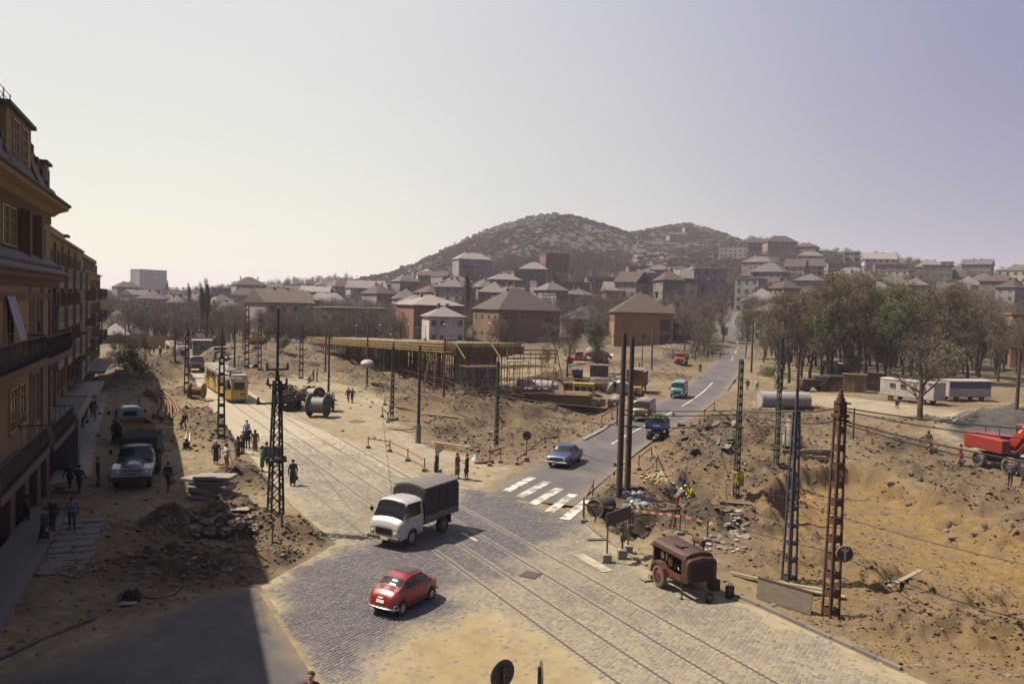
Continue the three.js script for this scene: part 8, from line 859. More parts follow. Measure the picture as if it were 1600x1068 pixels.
// ------------------------------------------------------------------ bridge works
const PLK = [.3, .2, .085], PLKD = [.15, .1, .05];
{
const th = 116.3 * D2R, t = thing('bridge_deck', 'unfinished bridge ramp of timber formwork, railings and scaffolding on a concrete pier', 'bridge', [-6.7, 0, -93], th); const L = 76, W = 9.2, yt = x => lerp(6.9, 3.9, x / L), box = (b, x0, x1, y0, y1, z0, z1) => b.box(x1 - x0, y1 - y0, z1 - z0, (x0 + x1) / 2, (y0 + y1) / 2, (z0 + z1) / 2);
b_([.2, .165, .12]).beam([0.2, 6.55, W / 2], [L, 3.55, W / 2], W - .6, .5).build('deck', M.concrete, t); b_([.2, .155, .09]).beam([.2, 5.75, W / 2], [L, 2.75, W / 2], W - 3, .9).build('girder_formwork', M.wood, t);
for (let i = 0; i < 14; i++) { const x0 = i * L / 14, x1 = (i + 1) * L / 14 - .05; for (let k = 0; k < 3; k++) b_(jc(PLK, .25, .6)).beam([x0, yt(x0) - .25 - k * .3, .25 + k * .06], [x1, yt(x1) - .25 - k * .3, .25 + k * .06], .05, .27).build('fascia_plank', M.wood, t); b_(jc(PLK, .8, 1.15)).beam([x0, yt(x0) - 1.15, -.55], [x1, yt(x1) - 1.15, -.55], .9, .07).build('walkway_plank', M.wood, t); }
for (let i = 0; i <= 44; i++) { const x = 1 + i * 1.68; b_(jc(PLK, .9, 1.3)).beam([x, yt(x) - 1.2, -1.0], [x, yt(x) - .02, -1.0], .1, .1).build('rail_post', M.wood, t); if (i < 44) for (const h of [-.1, -.45, -.8]) b_(jc(PLK, .9, 1.3)).beam([x, yt(x) + h, -1.06], [x + 1.68, yt(x + 1.68) + h, -1.06], .04, .12).build('rail_board', M.wood, t); if (i % 3 === 0) b_(PLKD).beam([x, yt(x) - 1.3, -1.2], [x, yt(x) - 1.3, W + .2], .14, .16).build('cross_beam', M.wood, t); if (i > 8 && i % 2 === 0) b_(PLKD).beam([x, yt(x) - 1.2, -.95], [x, yt(x) - 2.2, .6], .07, .07).build('bracket', M.wood, t); }
for (let i = 0; i < 30; i++) { const z = .2 + i * (W - .4) / 29; b_(jc([.34, .23, .1], .6, 1.3)).beam([-.15, 5.6, z], [-.05, 6.95 + rr(-.05, .12), z], .09, .07).build('form_batten', M.wood, t); } for (let i = 0; i < 26; i++) { const x = .3 + i * .5; b_(jc([.22, .15, .07], .7, 1.2)).beam([x, yt(x) - 1.05, .1], [x, yt(x) + rr(-.02, .12), .1], .07, .09).build('form_batten', M.wood, t); }
box(b_([.1, .07, .04]), -.1, .0, 5.6, 6.4, .1, W - .1).build('end_formwork', M.wood, t); for (const z of [.1, W / 2, W]) b_(PLK).beam([-.1, 6.9, z], [-2.4, 5.2, z + .3], .12, .08).build('raking_board', M.wood, t);
box(b_([.28, .27, .28]), 1.6, 5.4, -1, 5.5, 2.4, 6.2).build('pier', M.concrete, t); for (const z of [2.6, 3.6, 4.8, 6.0]) b_([.2, .06, .035]).beam([1.55, .2, z], [1.55, 5.4, z], .1, .06).build('pier_rib', M.rust, t); box(b_([.25, .24, .25]), 34, 37, -1, 4.2, 2.4, 6.2).build('pier', M.concrete, t);
box(b_([.26, .25, .26]), .8, 6.2, 5.15, 5.5, 1.4, 7.4).build('pier_cap', M.concrete, t);
{ const s = b_([.085, .045, .03]); for (let x = .5; x < L; x += 1.7) { for (let z = .4; z <= W; z += 1.7) { s.bar([x, -1.2, z], [x, yt(x) - 1.2, z], .055, x > 30 ? [.13, .09, .05] : null, 5); if (rnd() < .5) s.bar([x, 0, z], [x + 2.3, yt(x) - 1.6, z], .028, null, 4); } for (const y of [.8, 2.3]) if (y < yt(x) - 1.4) { s.bar([x, y, .3], [x, y, W], .03, null, 4); } } for (const y of [1.0, 2.2, 3.6]) for (let z = .4; z <= W; z += 1.7) s.bar([.4, y, z], [y > 3 ? 40 : L - 12, y - (y > 3 ? .9 : .4), z], .03, null, 4); s.build('scaffold_tube', M.rust, t, 'stuff'); }
{ const s = b_([.14, .08, .05]); for (let i = 0; i < 7; i++) for (let j = 0; j < 3; j++) s.bar([-1 - j * 1.4, -.5, 1 + i * 1.7], [-1 - j * 1.4, i > 4 ? 5.9 : 4.9 + .4 * (j === 0), 1 + i * 1.7], .04, null, 5); for (const y of [1.4, 2.8, 4.2]) for (let j = 0; j < 3; j++) s.bar([-1 - j * 1.4, y, .8], [-1 - j * 1.4, y, 11.5], .035, null, 5); for (let i = 0; i < 6; i++) s.bar([-3.8, .2, 1 + i * 1.7], [-3.8, 4.2, 2.7 + i * 1.7], .03, null, 5); s.build('end_scaffold', M.rust, t, 'stuff'); }
for (let i = 0; i < 9; i++) b_(jc(PLK, .6, 1.1)).box(.3, .05, 3.4, -1.1 - (i % 3) * .9, 4.3, 2 + (i / 3 | 0) * 3.4).build('scaffold_board', M.wood, t); for (let j = 0; j < 4; j++) { b_(PLK).beam([-3.9, 5.0, 5 + j * 2.1], [-3.9, 6.3, 5 + j * 2.1], .1, .08).build('guard_post', M.wood, t); } for (const y of [5.3, 5.8, 6.25]) b_(PLK).beam([-3.95, y, 5], [-3.95, y, 11.4], .05, .13).build('guard_board', M.wood, t); b_(PLK).beam([-3.9, 6.3, 11.4], [-4.6, 0.2, 12.6], .1, .1).build('raking_post', M.wood, t); b_([.3, .29, .28]).box(.8, .12, 3, -2.6, 4.9, 7, 0, .1, .05).build('sheeting', M.cloth, t);
for (let i = 0; i < 9; i++) { const x = 8 + i * 8, l = b_([.25, .16, .07]).bar([x, yt(x), W - 1], [x, yt(x) + 2.2, W - 1], .05).build('lamp_stake', M.wood, t); if (i % 2 === 0) b_([.35, .33, .33]).sph(.2, x, yt(x) + 2.3, W - 1, 1, .7, 1).build('lamp_shade', M.dullpaint, l); }
for (let i = 0; i < 5; i++) box(b_([.12, .1, .09]), 10 + i * 11, 10.6 + i * 11, yt(10 + i * 11), yt(10 + i * 11) + .25, 3 + i % 2, 4.4).build('timber_stack', M.wood, t);
const ladder = (label, x, z, y, lean, h) => { const o = thing('ladder', label, 'ladder', [0, 0, 0]); t.updateMatrixWorld(); const p = V(x, y, z).applyMatrix4(t.matrixWorld); o.position.copy(p); o.rotation.y = th; for (const s of [-.3, .3]) b_([.1, .065, .04]).beam([s, 0, 0], [s + lean, h, .9], .06, .08).build('rail', M.wood, o); for (let i = 1; i < h / .34; i++) { const k = i * .34 / h; b_(PLK).beam([-.3 + lean * k, h * k, .9 * k], [.3 + lean * k, h * k, .9 * k], .05, .05).build('rung', M.wood, o); } };
ladder('wooden ladder leaning on the bridge walkway, left of two', 3.5, -2.6, -.4, -.4, 6.4); ladder('wooden ladder leaning on the bridge walkway, right of two', .2, -2.4, -.3, 1.4, 6.2);
}
// ------------------------------------------------------------------ small things of the site
function stakes(label, px, py, h, c = [.2, .15, .1]) { const g = on(px, py), t = thing('stake', label, 'stake', g, rr(0, 3)); b_(c).beam([0, -.1, 0], [rr(-.06, .06), h, rr(-.06, .06)], .07, .07).build('stake', M.wood, t); }
for (const [x, y, l] of [[368, 870, 'wooden stake left of the cobble heap, nearest the shade'], [396, 873, 'wooden stake in front of the cobble heap'], [425, 850, 'wooden stake right of the cobble heap'], [440, 832, 'slanting stake at the foot of the lattice mast'], [259, 908, 'dark stake in the shade at the bottom left']]) stakes(l, x, y, .95);
{ // heap of loose setts beside the mast
const g0 = new RoundedBoxGeometry(.3, .24, .26, 1, .03); tint(g0); const ms = [[.19, .15, .11], [.12, .095, .075], [.26, .21, .15], [.08, .065, .055]].map(c => MM(.92, 0, T.grit, { color: new THREE.Color().setRGB(...c) }));
const h = thing('sett_heap', 'heap of loose paving setts dug out beside the iron mast', 'paving stones', [0, 0, 0]); for (let i = 0; i < 110; i++) { const px = 300 + 125 * rnd(), py = 812 + 30 * rnd() - (px - 300) * .05, g = on(px, py); const s = rr(.5, .95); mesh('sett', g0, pick(ms), h, [g.x, g.y + .1 + (i % 3) * .06, g.z], [rr(-.5, .5), rr(0, 3), rr(-.5, .5)], [s, s * rr(.8, 1.1), s]); }
const gb = thing('broken_slabs', 'broken asphalt and concrete slabs tipped on top of the middle mound', 'rubble slabs', [0, 0, 0]); const sg = [0, 1, 2].map(() => b_().ext([[-.6, -.4], [.1, -.55], [.65, -.2], [.5, .4], [-.1, .5], [-.55, .25]].map(p => [p[0] * rr(.8, 1.2), p[1] * rr(.8, 1.2)]), .16, null, null, .02, 1).geo()); const m2 = [[.13, .115, .1], [.2, .17, .135], [.09, .08, .075], [.16, .13, .1]].map(c => MM(.95, 0, T.grit, { color: new THREE.Color().setRGB(...c), bumpMap: T.bump, bumpScale: .02 }));
for (let i = 0; i < 80; i++) { const g = on(1058 + 90 * rnd(), 664 + 46 * rnd()), s = .22 + .7 * Math.pow(rnd(), 2); mesh('slab', pick(sg), pick(m2), gb, [g.x, g.y + .12, g.z], [-Math.PI / 2 + rr(-.8, .8), rr(-.8, .8), rr(0, 6)], [s, s, s]); }
const gc = thing('broken_concrete', 'pale broken concrete pieces strewn behind the compressor', 'rubble slabs', [0, 0, 0]); const m3 = [[.27, .25, .23], [.33, .31, .28], [.2, .18, .155]].map(c => MM(.95, 0, T.grit, { color: new THREE.Color().setRGB(...c) })); for (let i = 0; i < 70; i++) { const g = on(1095 + 75 * rnd(), 800 + 66 * rnd()), s = .12 + .42 * rnd() * rnd(); mesh('piece', pick(sg), pick(m3), gc, [g.x, g.y + .06, g.z], [-Math.PI / 2 + rr(-.4, .4), rr(-.4, .4), rr(0, 6)], [s, s, s * 1.3]); }
const ge = thing('yellow_bricks', 'scattered pale bricks beside the striped barrier and the yellow-shirted workers', 'bricks', [0, 0, 0]); const bg = new RoundedBoxGeometry(.3, .13, .16, 1, .015); tint(bg); const m4 = [[.36, .27, .15], [.3, .21, .11], [.4, .32, .2]].map(c => MM(.95, 0, T.grit, { color: new THREE.Color().setRGB(...c) })); for (let i = 0; i < 70; i++) { const g = on(1000 + 52 * rnd(), 740 + 20 * rnd()); mesh('brick', bg, pick(m4), ge, [g.x, g.y + .07 + rnd() * .12, g.z], [rr(-.5, .5), rr(0, 6), rr(-.5, .5)]); }
const gf = thing('grey_stones', 'grey blue stones lying along the trench edge by the tall wooden poles', 'stones', [0, 0, 0]); const rk = new THREE.DodecahedronGeometry(.2, 1); { const p = rk.attributes.position; for (let i = 0; i < p.count; i++) { const k = 1 + .25 * vn(p.getX(i) * 9, p.getY(i) * 9 + p.getZ(i) * 7); p.setXYZ(i, p.getX(i) * k, p.getY(i) * k * .8, p.getZ(i) * k); } rk.computeVertexNormals(); } tint(rk); const m5 = [[.2, .2, .22], [.28, .28, .3], [.14, .13, .13]].map(c => MM(.9, 0, null, { color: new THREE.Color().setRGB(...c) })); for (let i = 0; i < 46; i++) { const g = on(972 + 50 * rnd(), 772 + 24 * rnd()), s = rr(.5, 1.4); mesh('stone', rk, pick(m5), gf, [g.x, g.y + .08, g.z], [rr(0, 3), rr(0, 3), 0], [s, s, s]); }
const lump = thing('earth_lumps', 'big lumps of earth and stone on the bank of the orange pit', 'clods', [0, 0, 0]); const m6 = [[.14, .11, .075], [.2, .165, .12], [.1, .075, .05]].map(c => MM(.97, 0, T.grit, { color: new THREE.Color().setRGB(...c) })); for (let i = 0; i < 110; i++) { const u = rnd(), g = on(lerp(1265, 1600, u) + rr(-25, 25), lerp(680, 850, u) + rr(-35, 50)), s = .25 + 1.1 * Math.pow(rnd(), 3); mesh('clod', rk, pick(m6), lump, [g.x, g.y + .03, g.z], [rr(0, 3), rr(0, 3), 0], [s * 1.2, s * .8, s]); }
}
{ // stack of concrete slabs
const a = G(288, 782), t = thing('slab_stack', 'untidy stack of large grey concrete slabs beside the dark heap', 'concrete slabs', [-17.0, 0, -45.5], -.13); const S = [[.1, .1, 2.3, 1.3, .15], [-.1, .31, 2.1, 1.2, -.1], [.2, .52, 2.2, 1.3, .25], [-.5, .6, 1.5, 1.1, .5], [.3, .74, 2.0, 1.2, -.08], [.1, .95, 1.7, 1.1, .2], [-.9, .98, 1.5, 1.0, -.25], [.3, 1.2, 2.1, 1.35, .12]]; S.forEach(([x, y, w, d, r], i) => b_(jc([.27, .245, .23], .8, 1.15)).rbox(w, .19, d, .015, x, y, rr(-.15, .15), rr(-.03, .03), r, rr(-.03, .03)).build('slab', M.stone, t));
const f = thing('loose_slab', 'single dark slab fragment lying right of the parked crate truck', 'slab', on(322, 799)); b_([.12, .1, .085]).ext([[-.5, -.2], [.4, -.25], [.5, .15], [-.3, .25]], .1, new THREE.Matrix4().makeRotationX(-1.4), null, .02, 1).build('slab', M.stone, f); const p2 = thing('flat_plate', 'pale flat board lying behind the cobble heap', 'board', on(366, 797), .1); b_([.3, .25, .18]).box(1.5, .05, .8, 0, .04, 0).build('board', M.wood, p2);
const c = on(291, 702), k = thing('plate_compactor', 'plate compactor with long pale handle behind the slab stack', 'compactor', [c.x, c.y, c.z], .3); b_([.06, .05, .045]).rbox(.6, .1, .75, .03, 0, .07, 0).build('plate', M.rust, k); b_([.05, .045, .04]).rbox(.45, .4, .5, .05, 0, .35, 0).cyl(.12, .12, .3, 0, .6, .05).build('engine', M.rust, k); b_([.35, .32, .28]).bar([-.18, .3, -.2], [-.12, 1.0, -1.3], .025).bar([.18, .3, -.2], [.12, 1.0, -1.3], .025).bar([-.15, 1.0, -1.3], [.15, 1.0, -1.3], .025).build('handle', M.metal, k);
}
{ // rusty rails stacked in a curved bundle: each rail its own
const rs = b_([.2, .115, .06]); const r0 = on(262, 640); const th = []; for (let i = 0; i < 19; i++) { const x0 = lerp(222, 252, i / 18), p0 = G(x0 + rr(-2, 2), 616 + rr(-3, 3) + (i % 3), 0), p2 = G(lerp(236, 300, Math.pow(i / 18, 1.4)), lerp(655, 668, i / 18) + rr(-4, 4)), m = G(lerp(244, 272, i / 18), 632 + rr(-2, 2)); const y = .12 + (i % 4) * .17, t = thing('rusty_rail', `curved rusty rail in the fanned pile, ${ORD[i]} from the left`, 'rail', [p0.x, y, p0.z], 0, 'rusty rails fanned out in a pile'); const q = p => [p.x - p0.x, 0, p.z - p0.z]; b_(jc([.21, .125, .07], .7, 1.25)).tube([[0, .1, 0], q(m), q(p2)], .075, null, 6, 16).build('rail_head', M.rust, t); b_([.13, .07, .04]).tube([[0, 0, 0], q(m), q(p2)].map(v => [v[0], v[1] - .09, v[2]]), .1, null, 4, 16).build('rail_foot', M.rust, t); }
}
function reel(label, pos, ry, R, W, cd, cf, o = {}) { const t = thing(o.name || 'cable_reel', label, 'cable reel', pos, ry); const r = o.core || R * .55; b_(cd).cyl(r, r, W, 0, R, 0, Math.PI / 2, 0, 0, null, 24).build('drum', o.m || M.wood, t); for (const s of [-1, 1]) { if (o.spokes) { b_(cf).add(new THREE.TorusGeometry(R * .93, R * .07, 6, 30), new THREE.Matrix4().makeTranslation(0, R, s * W / 2)).build('flange', M.dullpaint, t); b_(cf).add(new THREE.RingGeometry(R * .3, R * .9, 24), new THREE.Matrix4().makeTranslation(0, R, s * W / 2), [cf[0] * .5, cf[1] * .5, cf[2] * .5]).build('flange_plate', MM(.8, 0, null, { side: THREE.DoubleSide }), t); for (let i = 0; i < 6; i++) { const a = i * 1.047; b_([cf[0] * 1.3, cf[1] * 1.3, cf[2] * 1.3]).beam([0, R, s * (W / 2 + .03)], [Math.cos(a) * R * .9, R + Math.sin(a) * R * .9, s * (W / 2 + .03)], .12, .06).build('spoke', M.dullpaint, t); } } else { b_(cf).cyl(R, R, .08, 0, R, s * W / 2, Math.PI / 2, 0, 0, null, 28).build('flange', o.m || M.wood, t); b_([cf[0] * .6, cf[1] * .6, cf[2] * .6]).cyl(R * .2, R * .2, .1, 0, R, s * W / 2, Math.PI / 2, 0, 0, null, 14).build('hub', M.rust, t); } } return t; }
reel('wooden cable reel with pale flanges beside the thin mast', on(307, 623), -.9 + Math.PI / 2 + .9, .85, 1.5, [.14, .09, .04], [.26, .19, .08], {}); reel('big grey-green cable drum with spoked flanges on the dusty road', G(497, 651), -.25 + Math.PI / 2 + .1, 1.15, 1.7, [.14, .165, .15], [.1, .115, .095], { spokes: 1, core: .78, m: M.dullpaint }); reel('second cable drum half hidden behind the big grey-green one', G(490, 632), 1.0, 1.0, 1.5, [.17, .19, .19], [.09, .1, .09], { spokes: 1, core: .8, m: M.dullpaint }); reel('dark spoked drum wheel at the right of the grey-green drum', G(516, 642), 1.9, 1.0, .5, [.05, .045, .04], [.07, .06, .05], { spokes: 1, core: .5, m: M.rust }); reel('dark green cable drum standing behind the tram', G(393, 588), 1.2, .95, 1.3, [.03, .035, .035], [.035, .04, .035], { spokes: 1, core: .8, m: M.dullpaint }); { const g = G(340, 545); reel('far dark blue cable drum on the site beyond the tram', g, .6, 1.5, 2.2, [.05, .06, .08], [.04, .05, .06], { spokes: 1, core: 1.25, m: M.dullpaint }); }
{ const sc = thing('scrap_heap', 'heap of rusty cable scrap behind the dark open truck', 'scrap', [-21.8, 0, -87]); for (let i = 0; i < 60; i++) { const p = V(rr(-2.4, 2.4), 0, rr(-2, 2)), y = Math.max(.1, 1.9 - p.length() * .55); b_(pick([[.17, .09, .05], [.1, .065, .04], [.06, .05, .045]])).tube([[p.x - rr(.3, 1), y * rr(.3, 1), p.z], [p.x, y + rr(0, .5), p.z + rr(-.4, .4)], [p.x + rr(.3, 1), y * rr(.3, 1), p.z + rr(-.5, .5)]], rr(.04, .1), null, 5, 6).build('scrap_piece', M.rust, sc); }
const br = thing('brushwood', 'heap of cut brushwood and roots in front of the bridge pier', 'brushwood', on(755, 618)); for (let i = 0; i < 170; i++) { const a = rr(0, 6.3), l = rr(.8, 2.4), x = rr(-3.6, 3.6), z = rr(-1.5, 1.5); b_(jc([.12, .09, .06], .6, 1.5)).bar([x, rr(0, .9), z], [x + Math.cos(a) * l, rr(.2, 1.8), z + Math.sin(a) * l], rr(.02, .05), null, 4, .012).build('branch', M.bark, br); } }
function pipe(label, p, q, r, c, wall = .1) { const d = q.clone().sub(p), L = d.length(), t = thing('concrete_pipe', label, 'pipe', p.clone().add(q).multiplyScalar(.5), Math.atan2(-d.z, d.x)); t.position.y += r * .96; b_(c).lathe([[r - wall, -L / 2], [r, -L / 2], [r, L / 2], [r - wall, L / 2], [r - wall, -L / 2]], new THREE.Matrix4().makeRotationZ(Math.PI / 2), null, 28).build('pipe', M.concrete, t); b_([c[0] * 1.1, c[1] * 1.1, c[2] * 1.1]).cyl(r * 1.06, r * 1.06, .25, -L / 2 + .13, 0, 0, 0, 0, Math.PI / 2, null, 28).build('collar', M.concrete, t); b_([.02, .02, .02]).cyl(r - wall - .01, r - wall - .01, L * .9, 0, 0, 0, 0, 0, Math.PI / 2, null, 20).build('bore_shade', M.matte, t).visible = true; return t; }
pipe('large grey concrete pipe lying on the edge of the right excavation', G(1186, 640).setY(.3), G(1262, 641).setY(.3), .95, [.3, .285, .27]); { const y = p => V(p.x, p.y + .5, p.z); pipe('thick pale concrete pipe at the end of the bridge scaffold', y(on(808, 618)), y(on(862, 619)), .75, [.38, .35, .34]); pipe('thinner pale pipe leaning against the thick one by the scaffold', y(on(818, 624)), y(on(868, 615)), .5, [.36, .335, .33]); }
{ const g = on(1238, 700), t = thing('well_ring', 'pale concrete well ring stack at the head of the orange pit', 'well ring', [g.x, g.y, g.z]); for (const [y, r] of [[.4, .75], [1.2, .6], [1.65, .5]]) b_([.32, .28, .22]).lathe([[r - .12, -.4], [r, -.4], [r, .38], [r - .12, .38]], new THREE.Matrix4().makeTranslation(0, y, 0), null, 24).build('ring', M.concrete, t);
const b = on(1256, 716), w = thing('trench_timber', 'heavy squared timbers lying across the head of the orange pit', 'timber', [b.x, b.y, b.z], -.1); for (const [x, y, z, l] of [[.6, .35, 0, 3.2], [-.3, .55, .5, 3.0], [.2, .2, .6, 2.6], [.9, .65, .3, 2.2]]) b_(jc([.24, .19, .12], .8, 1.2)).box(l, .28, .3, x, y, z, 0, rr(-.15, .15), 0).build('timber', M.wood, w); }
function boards(label, px, py, n, L, ry, c, spread = .6, name = 'planks') { const g = on(px, py), t = thing(name, label, name, g.setY(Math.max(g.y, ground(g.x, g.z)) + (n === 1 ? .12 : .04)), ry); for (let i = 0; i < n; i++) b_(jc(c, .75, 1.2)).box(L * rr(.7, 1.1), .05, rr(.14, .24), rr(-.3, .3), .05 + .055 * (i % 4), rr(-spread, spread), rr(-.02, .02), rr(-.12, .12), rr(-.03, .03)).build('plank', M.wood, t); return t; }
boards('single pale plank lying aslant on the right excavation', 1413, 918, 1, 3.2, .85, [.34, .27, .2], 0); boards('loose planks lying beneath the green post with the yellow rag', 1157, 794, 4, 1.9, -.2, [.2, .15, .1]); boards('pale planks at the edge of the dusty pavement left of the corner', 700, 700, 5, 4.5, -.5, [.36, .28, .16]); boards('pale planks along the pit edge behind the slim wooden pole', 690, 655, 4, 5, -.5, [.36, .28, .16], .3); boards('pale planks near the foot of the left green post', 624, 672, 3, 3, -.6, [.34, .27, .16]); boards('thin boards on the slope below the bridge ladders', 640, 640, 3, 5, -.6, [.3, .23, .13]); boards('long reddish beam on the bank by the timber pile', 868, 630, 1, 14, -.12, [.25, .12, .06], 0); boards('boards and scraps beside the compressor barrier', 935, 846, 2, 1.1, .2, [.1, .08, .06]); boards('boards lying behind the steel panel', 1265, 925, 2, 3.2, -.45, [.3, .26, .18], .2); boards('pale lath leaning left of the steel panel', 1172, 908, 1, 1.8, -.75, [.3, .25, .18], 0); boards('long timber planks lying across the bridge site', 890, 596, 6, 9, -.3, [.2, .12, .06], 1.2); boards('yellow planks on the bridge site behind the timber pile', 922, 602, 3, 5, -.2, [.34, .24, .06], .5); boards('long planks at the left edge of the bridge works', 465, 566, 6, 12, -.6, [.3, .22, .11], 1.5);
{ // timber pile, log stack, girders
const g = on(872, 632), t = thing('timber_pile', 'broad stack of brown timber planks in front of the pale pipes', 'timber', [g.x, g.y, g.z - 2], -.1); for (let y = 0; y < 4; y++) for (let i = 0; i < 14; i++) b_(jc([.16, .1, .055], .6, 1.3)).box(10 - y * .7, .26, .32, rr(-.3, .3), .15 + y * .3, -2.6 + i * .37, 0, rr(-.01, .01), 0).build('plank', M.wood, t); for (let i = 0; i < 4; i++) b_([.24, .2, .15]).box(.7, .9, .7, 4.4 + i * .05 + i * .9, .45, 2.2 - i * .3).build('timber_end', M.wood, t); b_([.2, .16, .1]).cyl(.25, .25, 5, -3, 1.55, 1.2, 0, 0, Math.PI / 2).build('log', M.wood, t);
const y = on(914, 616), yb = (label, px, py, c, s) => { const g = on(px, py), t = thing('generator', label, 'machine', [g.x, g.y, g.z], -.1); b_(c).rbox(3 * s, 1.5 * s, 1.5 * s, .1, 0, .95 * s, 0).build('casing', M.paint, t); for (let i = 0; i < 3; i++) b_([.04, .035, .02]).box(.6 * s, .6 * s, .03, (-.9 + i * .9) * s, .9 * s, .76 * s).build('vent', M.matte, t); b_([.1, .08, .05]).box(3.1 * s, .2, 1.6 * s, 0, .15, 0).build('skid', M.rust, t); }; yb('bright yellow boxed machine on the bridge site', 912, 617, [.42, .3, .02], .9); yb('dark yellow box beside the bright yellow machine', 893, 613, [.16, .1, .02], .7);
const st = thing('steel_bars', 'bluish bundles of steel reinforcing bars on the ground by the dark timber shelter', 'steel bars', on(935, 596)); for (let i = 0; i < 60; i++) { const a = rr(-.5, .5), x = rr(-5, 6), z = rr(-2, 2); b_(jc([.13, .15, .2], .6, 1.6)).bar([x - Math.cos(a) * 2.5, rr(.1, .6), z - Math.sin(a) * 2], [x + Math.cos(a) * 2.5, rr(.1, .6), z + Math.sin(a) * 2], .06, null, 4).build('bar', M.rust, st); }
const bb = on(902, 588), bx = thing('blue_box', 'small blue tool box near the orange mixer', 'box', bb); b_([.04, .06, .13]).rbox(1.4, .7, .8, .05, 0, .4, 0).build('box', M.paint, bx); b_([.04, .06, .15]).rbox(1.5, .1, .9, .03, 0, .8, 0).build('lid', M.paint, bx);
const wt = thing('white_tent', 'pale canvas sheet over a stack beside the wooden wagon', 'tarpaulin', on(968, 612)); b_([.42, .38, .33]).ext([[-1.8, 0], [1.8, 0], [1.5, 1.0], [.2, 1.5], [-1.3, 1.1]], 2.4, null, null, .1).build('canvas', M.cloth, wt); b_([.2, .14, .09]).box(3, .5, 2, 0, .2, 0).build('stack', M.wood, wt);
const mach = (label, px, py, ry) => { const g = on(px, py), t = thing('old_tractor', label, 'machine', g, ry); b_([.06, .05, .04]).rbox(4, 1.2, 1.6, .1, 0, 1.2, 0).cyl(.5, .5, 2.4, 1.2, 1.9, 0, 0, 0, Math.PI / 2).build('body', M.rust, t); for (const x of [-1.4, 1.4]) for (const s of [-1, 1]) wheel(t, x, s * .9, .7, .3, [.08, .06, .05]); b_([.24, .2, .13]).bar([-2.6, 0, 1], [-1.8, 2.2, 1], .06).bar([-3.2, 0, 1], [-2.4, 2.2, 1], .06).bar([-2.9, 1, 1], [-2.2, 1, 1], .05).build('ladder_frame', M.wood, t); }; mach('dark rusty machine with boards under the left end of the grove', 1270, 611, .1);
const rl = on(1214, 606); reel('upright pale drum wheel at the left end of the grove', [rl.x, rl.y, rl.z], 1.4, 1.2, .5, [.1, .08, .06], [.2, .17, .13], { spokes: 1, core: .6 });
const cr = thing('yellow_crawler', 'small yellow machine on the far site behind the bridge ramp end', 'machine', on(402, 538), .4); b_([.36, .22, .02]).rbox(4, 1.4, 2, .1, 0, 1.3, 0).box(1.4, 1.4, 1.6, -.8, 2.6, 0).build('body', M.paint, cr); b_([.05, .045, .04]).rbox(4.6, .9, .5, .3, 0, .5, 1.1).rbox(4.6, .9, .5, .3, 0, .5, -1.1).build('track', M.rubber, cr); b_([.3, .19, .02]).beam([1.5, 1.4, 0], [4.4, 2.4, 0], .4, .4).build('arm', M.paint, cr);
const fence = thing('board_fence', 'long ochre board fence beyond the end of the left heaps', 'fence', on(270, 545), .15); for (let i = 0; i < 36; i++) b_(jc([.3, .2, .1], .8, 1.15)).box(.5, 2.7, .06, -9.2 + i * .52, 1.35, rr(-.02, .02)).build('board', M.wood, fence);
}
{ // steel panel leaning at the masts
const p = G(1183, 935), q = G(1268, 961), d = q.clone().sub(p), t = thing('leaning_sheet', 'stained grey panel standing on edge in front of the blue grey mast', 'panel', p.clone().add(q).multiplyScalar(.5), Math.atan2(-d.z, d.x)); const L = d.length(); b_([.18, .15, .11]).box(L, .82, .04, 0, .44, 0, -.12, 0, 0).build('sheet', M.concrete, t); b_([.11, .075, .05]).box(L + .02, .06, .09, 0, .87, -.05).build('edge', M.rust, t); for (const x of [-L * .3, L * .3]) b_([.1, .07, .05]).bar([x, .8, -.08], [x, 0, -.5], .03).build('prop', M.rust, t); }
function barrier(label, pts, o = {}) { const t = thing('striped_barrier', label, 'barrier', [0, 0, 0]); const h = o.h || 1, W_ = o.pale || [.42, .34, .26], R_ = o.red || [.27, .07, .03]; pts.forEach((p, i) => { if (o.posts !== 0) { const k = b_([.2, .1, .06]).beam([p.x, p.y - .1, p.z], [p.x, p.y + h + .08, p.z], .07, .07).build('post', M.wood, t); b_([.2, .18, .165]).rbox(.34, .26, .34, .05, p.x, p.y + .1, p.z).build('foot', M.concrete, k); } if (i + 1 < pts.length) { const q = pts[i + 1], a = V(p.x, p.y + h - .06, p.z), b = V(q.x, q.y + h - .06, q.z); if (o.skip && o.skip.includes(i)) return; const n = Math.max(4, Math.round(a.distanceTo(b) / .3)); for (let k = 0; k < n; k++) { const u = a.clone().lerp(b, k / n), v = a.clone().lerp(b, (k + 1) / n); b_(k & 1 ? W_ : R_).beam(u.toArray(), v.toArray(), .04, .12).build('stripe', M.dullpaint, t); } } }); return t; }
const og = l => l.map(p => on(p[0], p[1]));
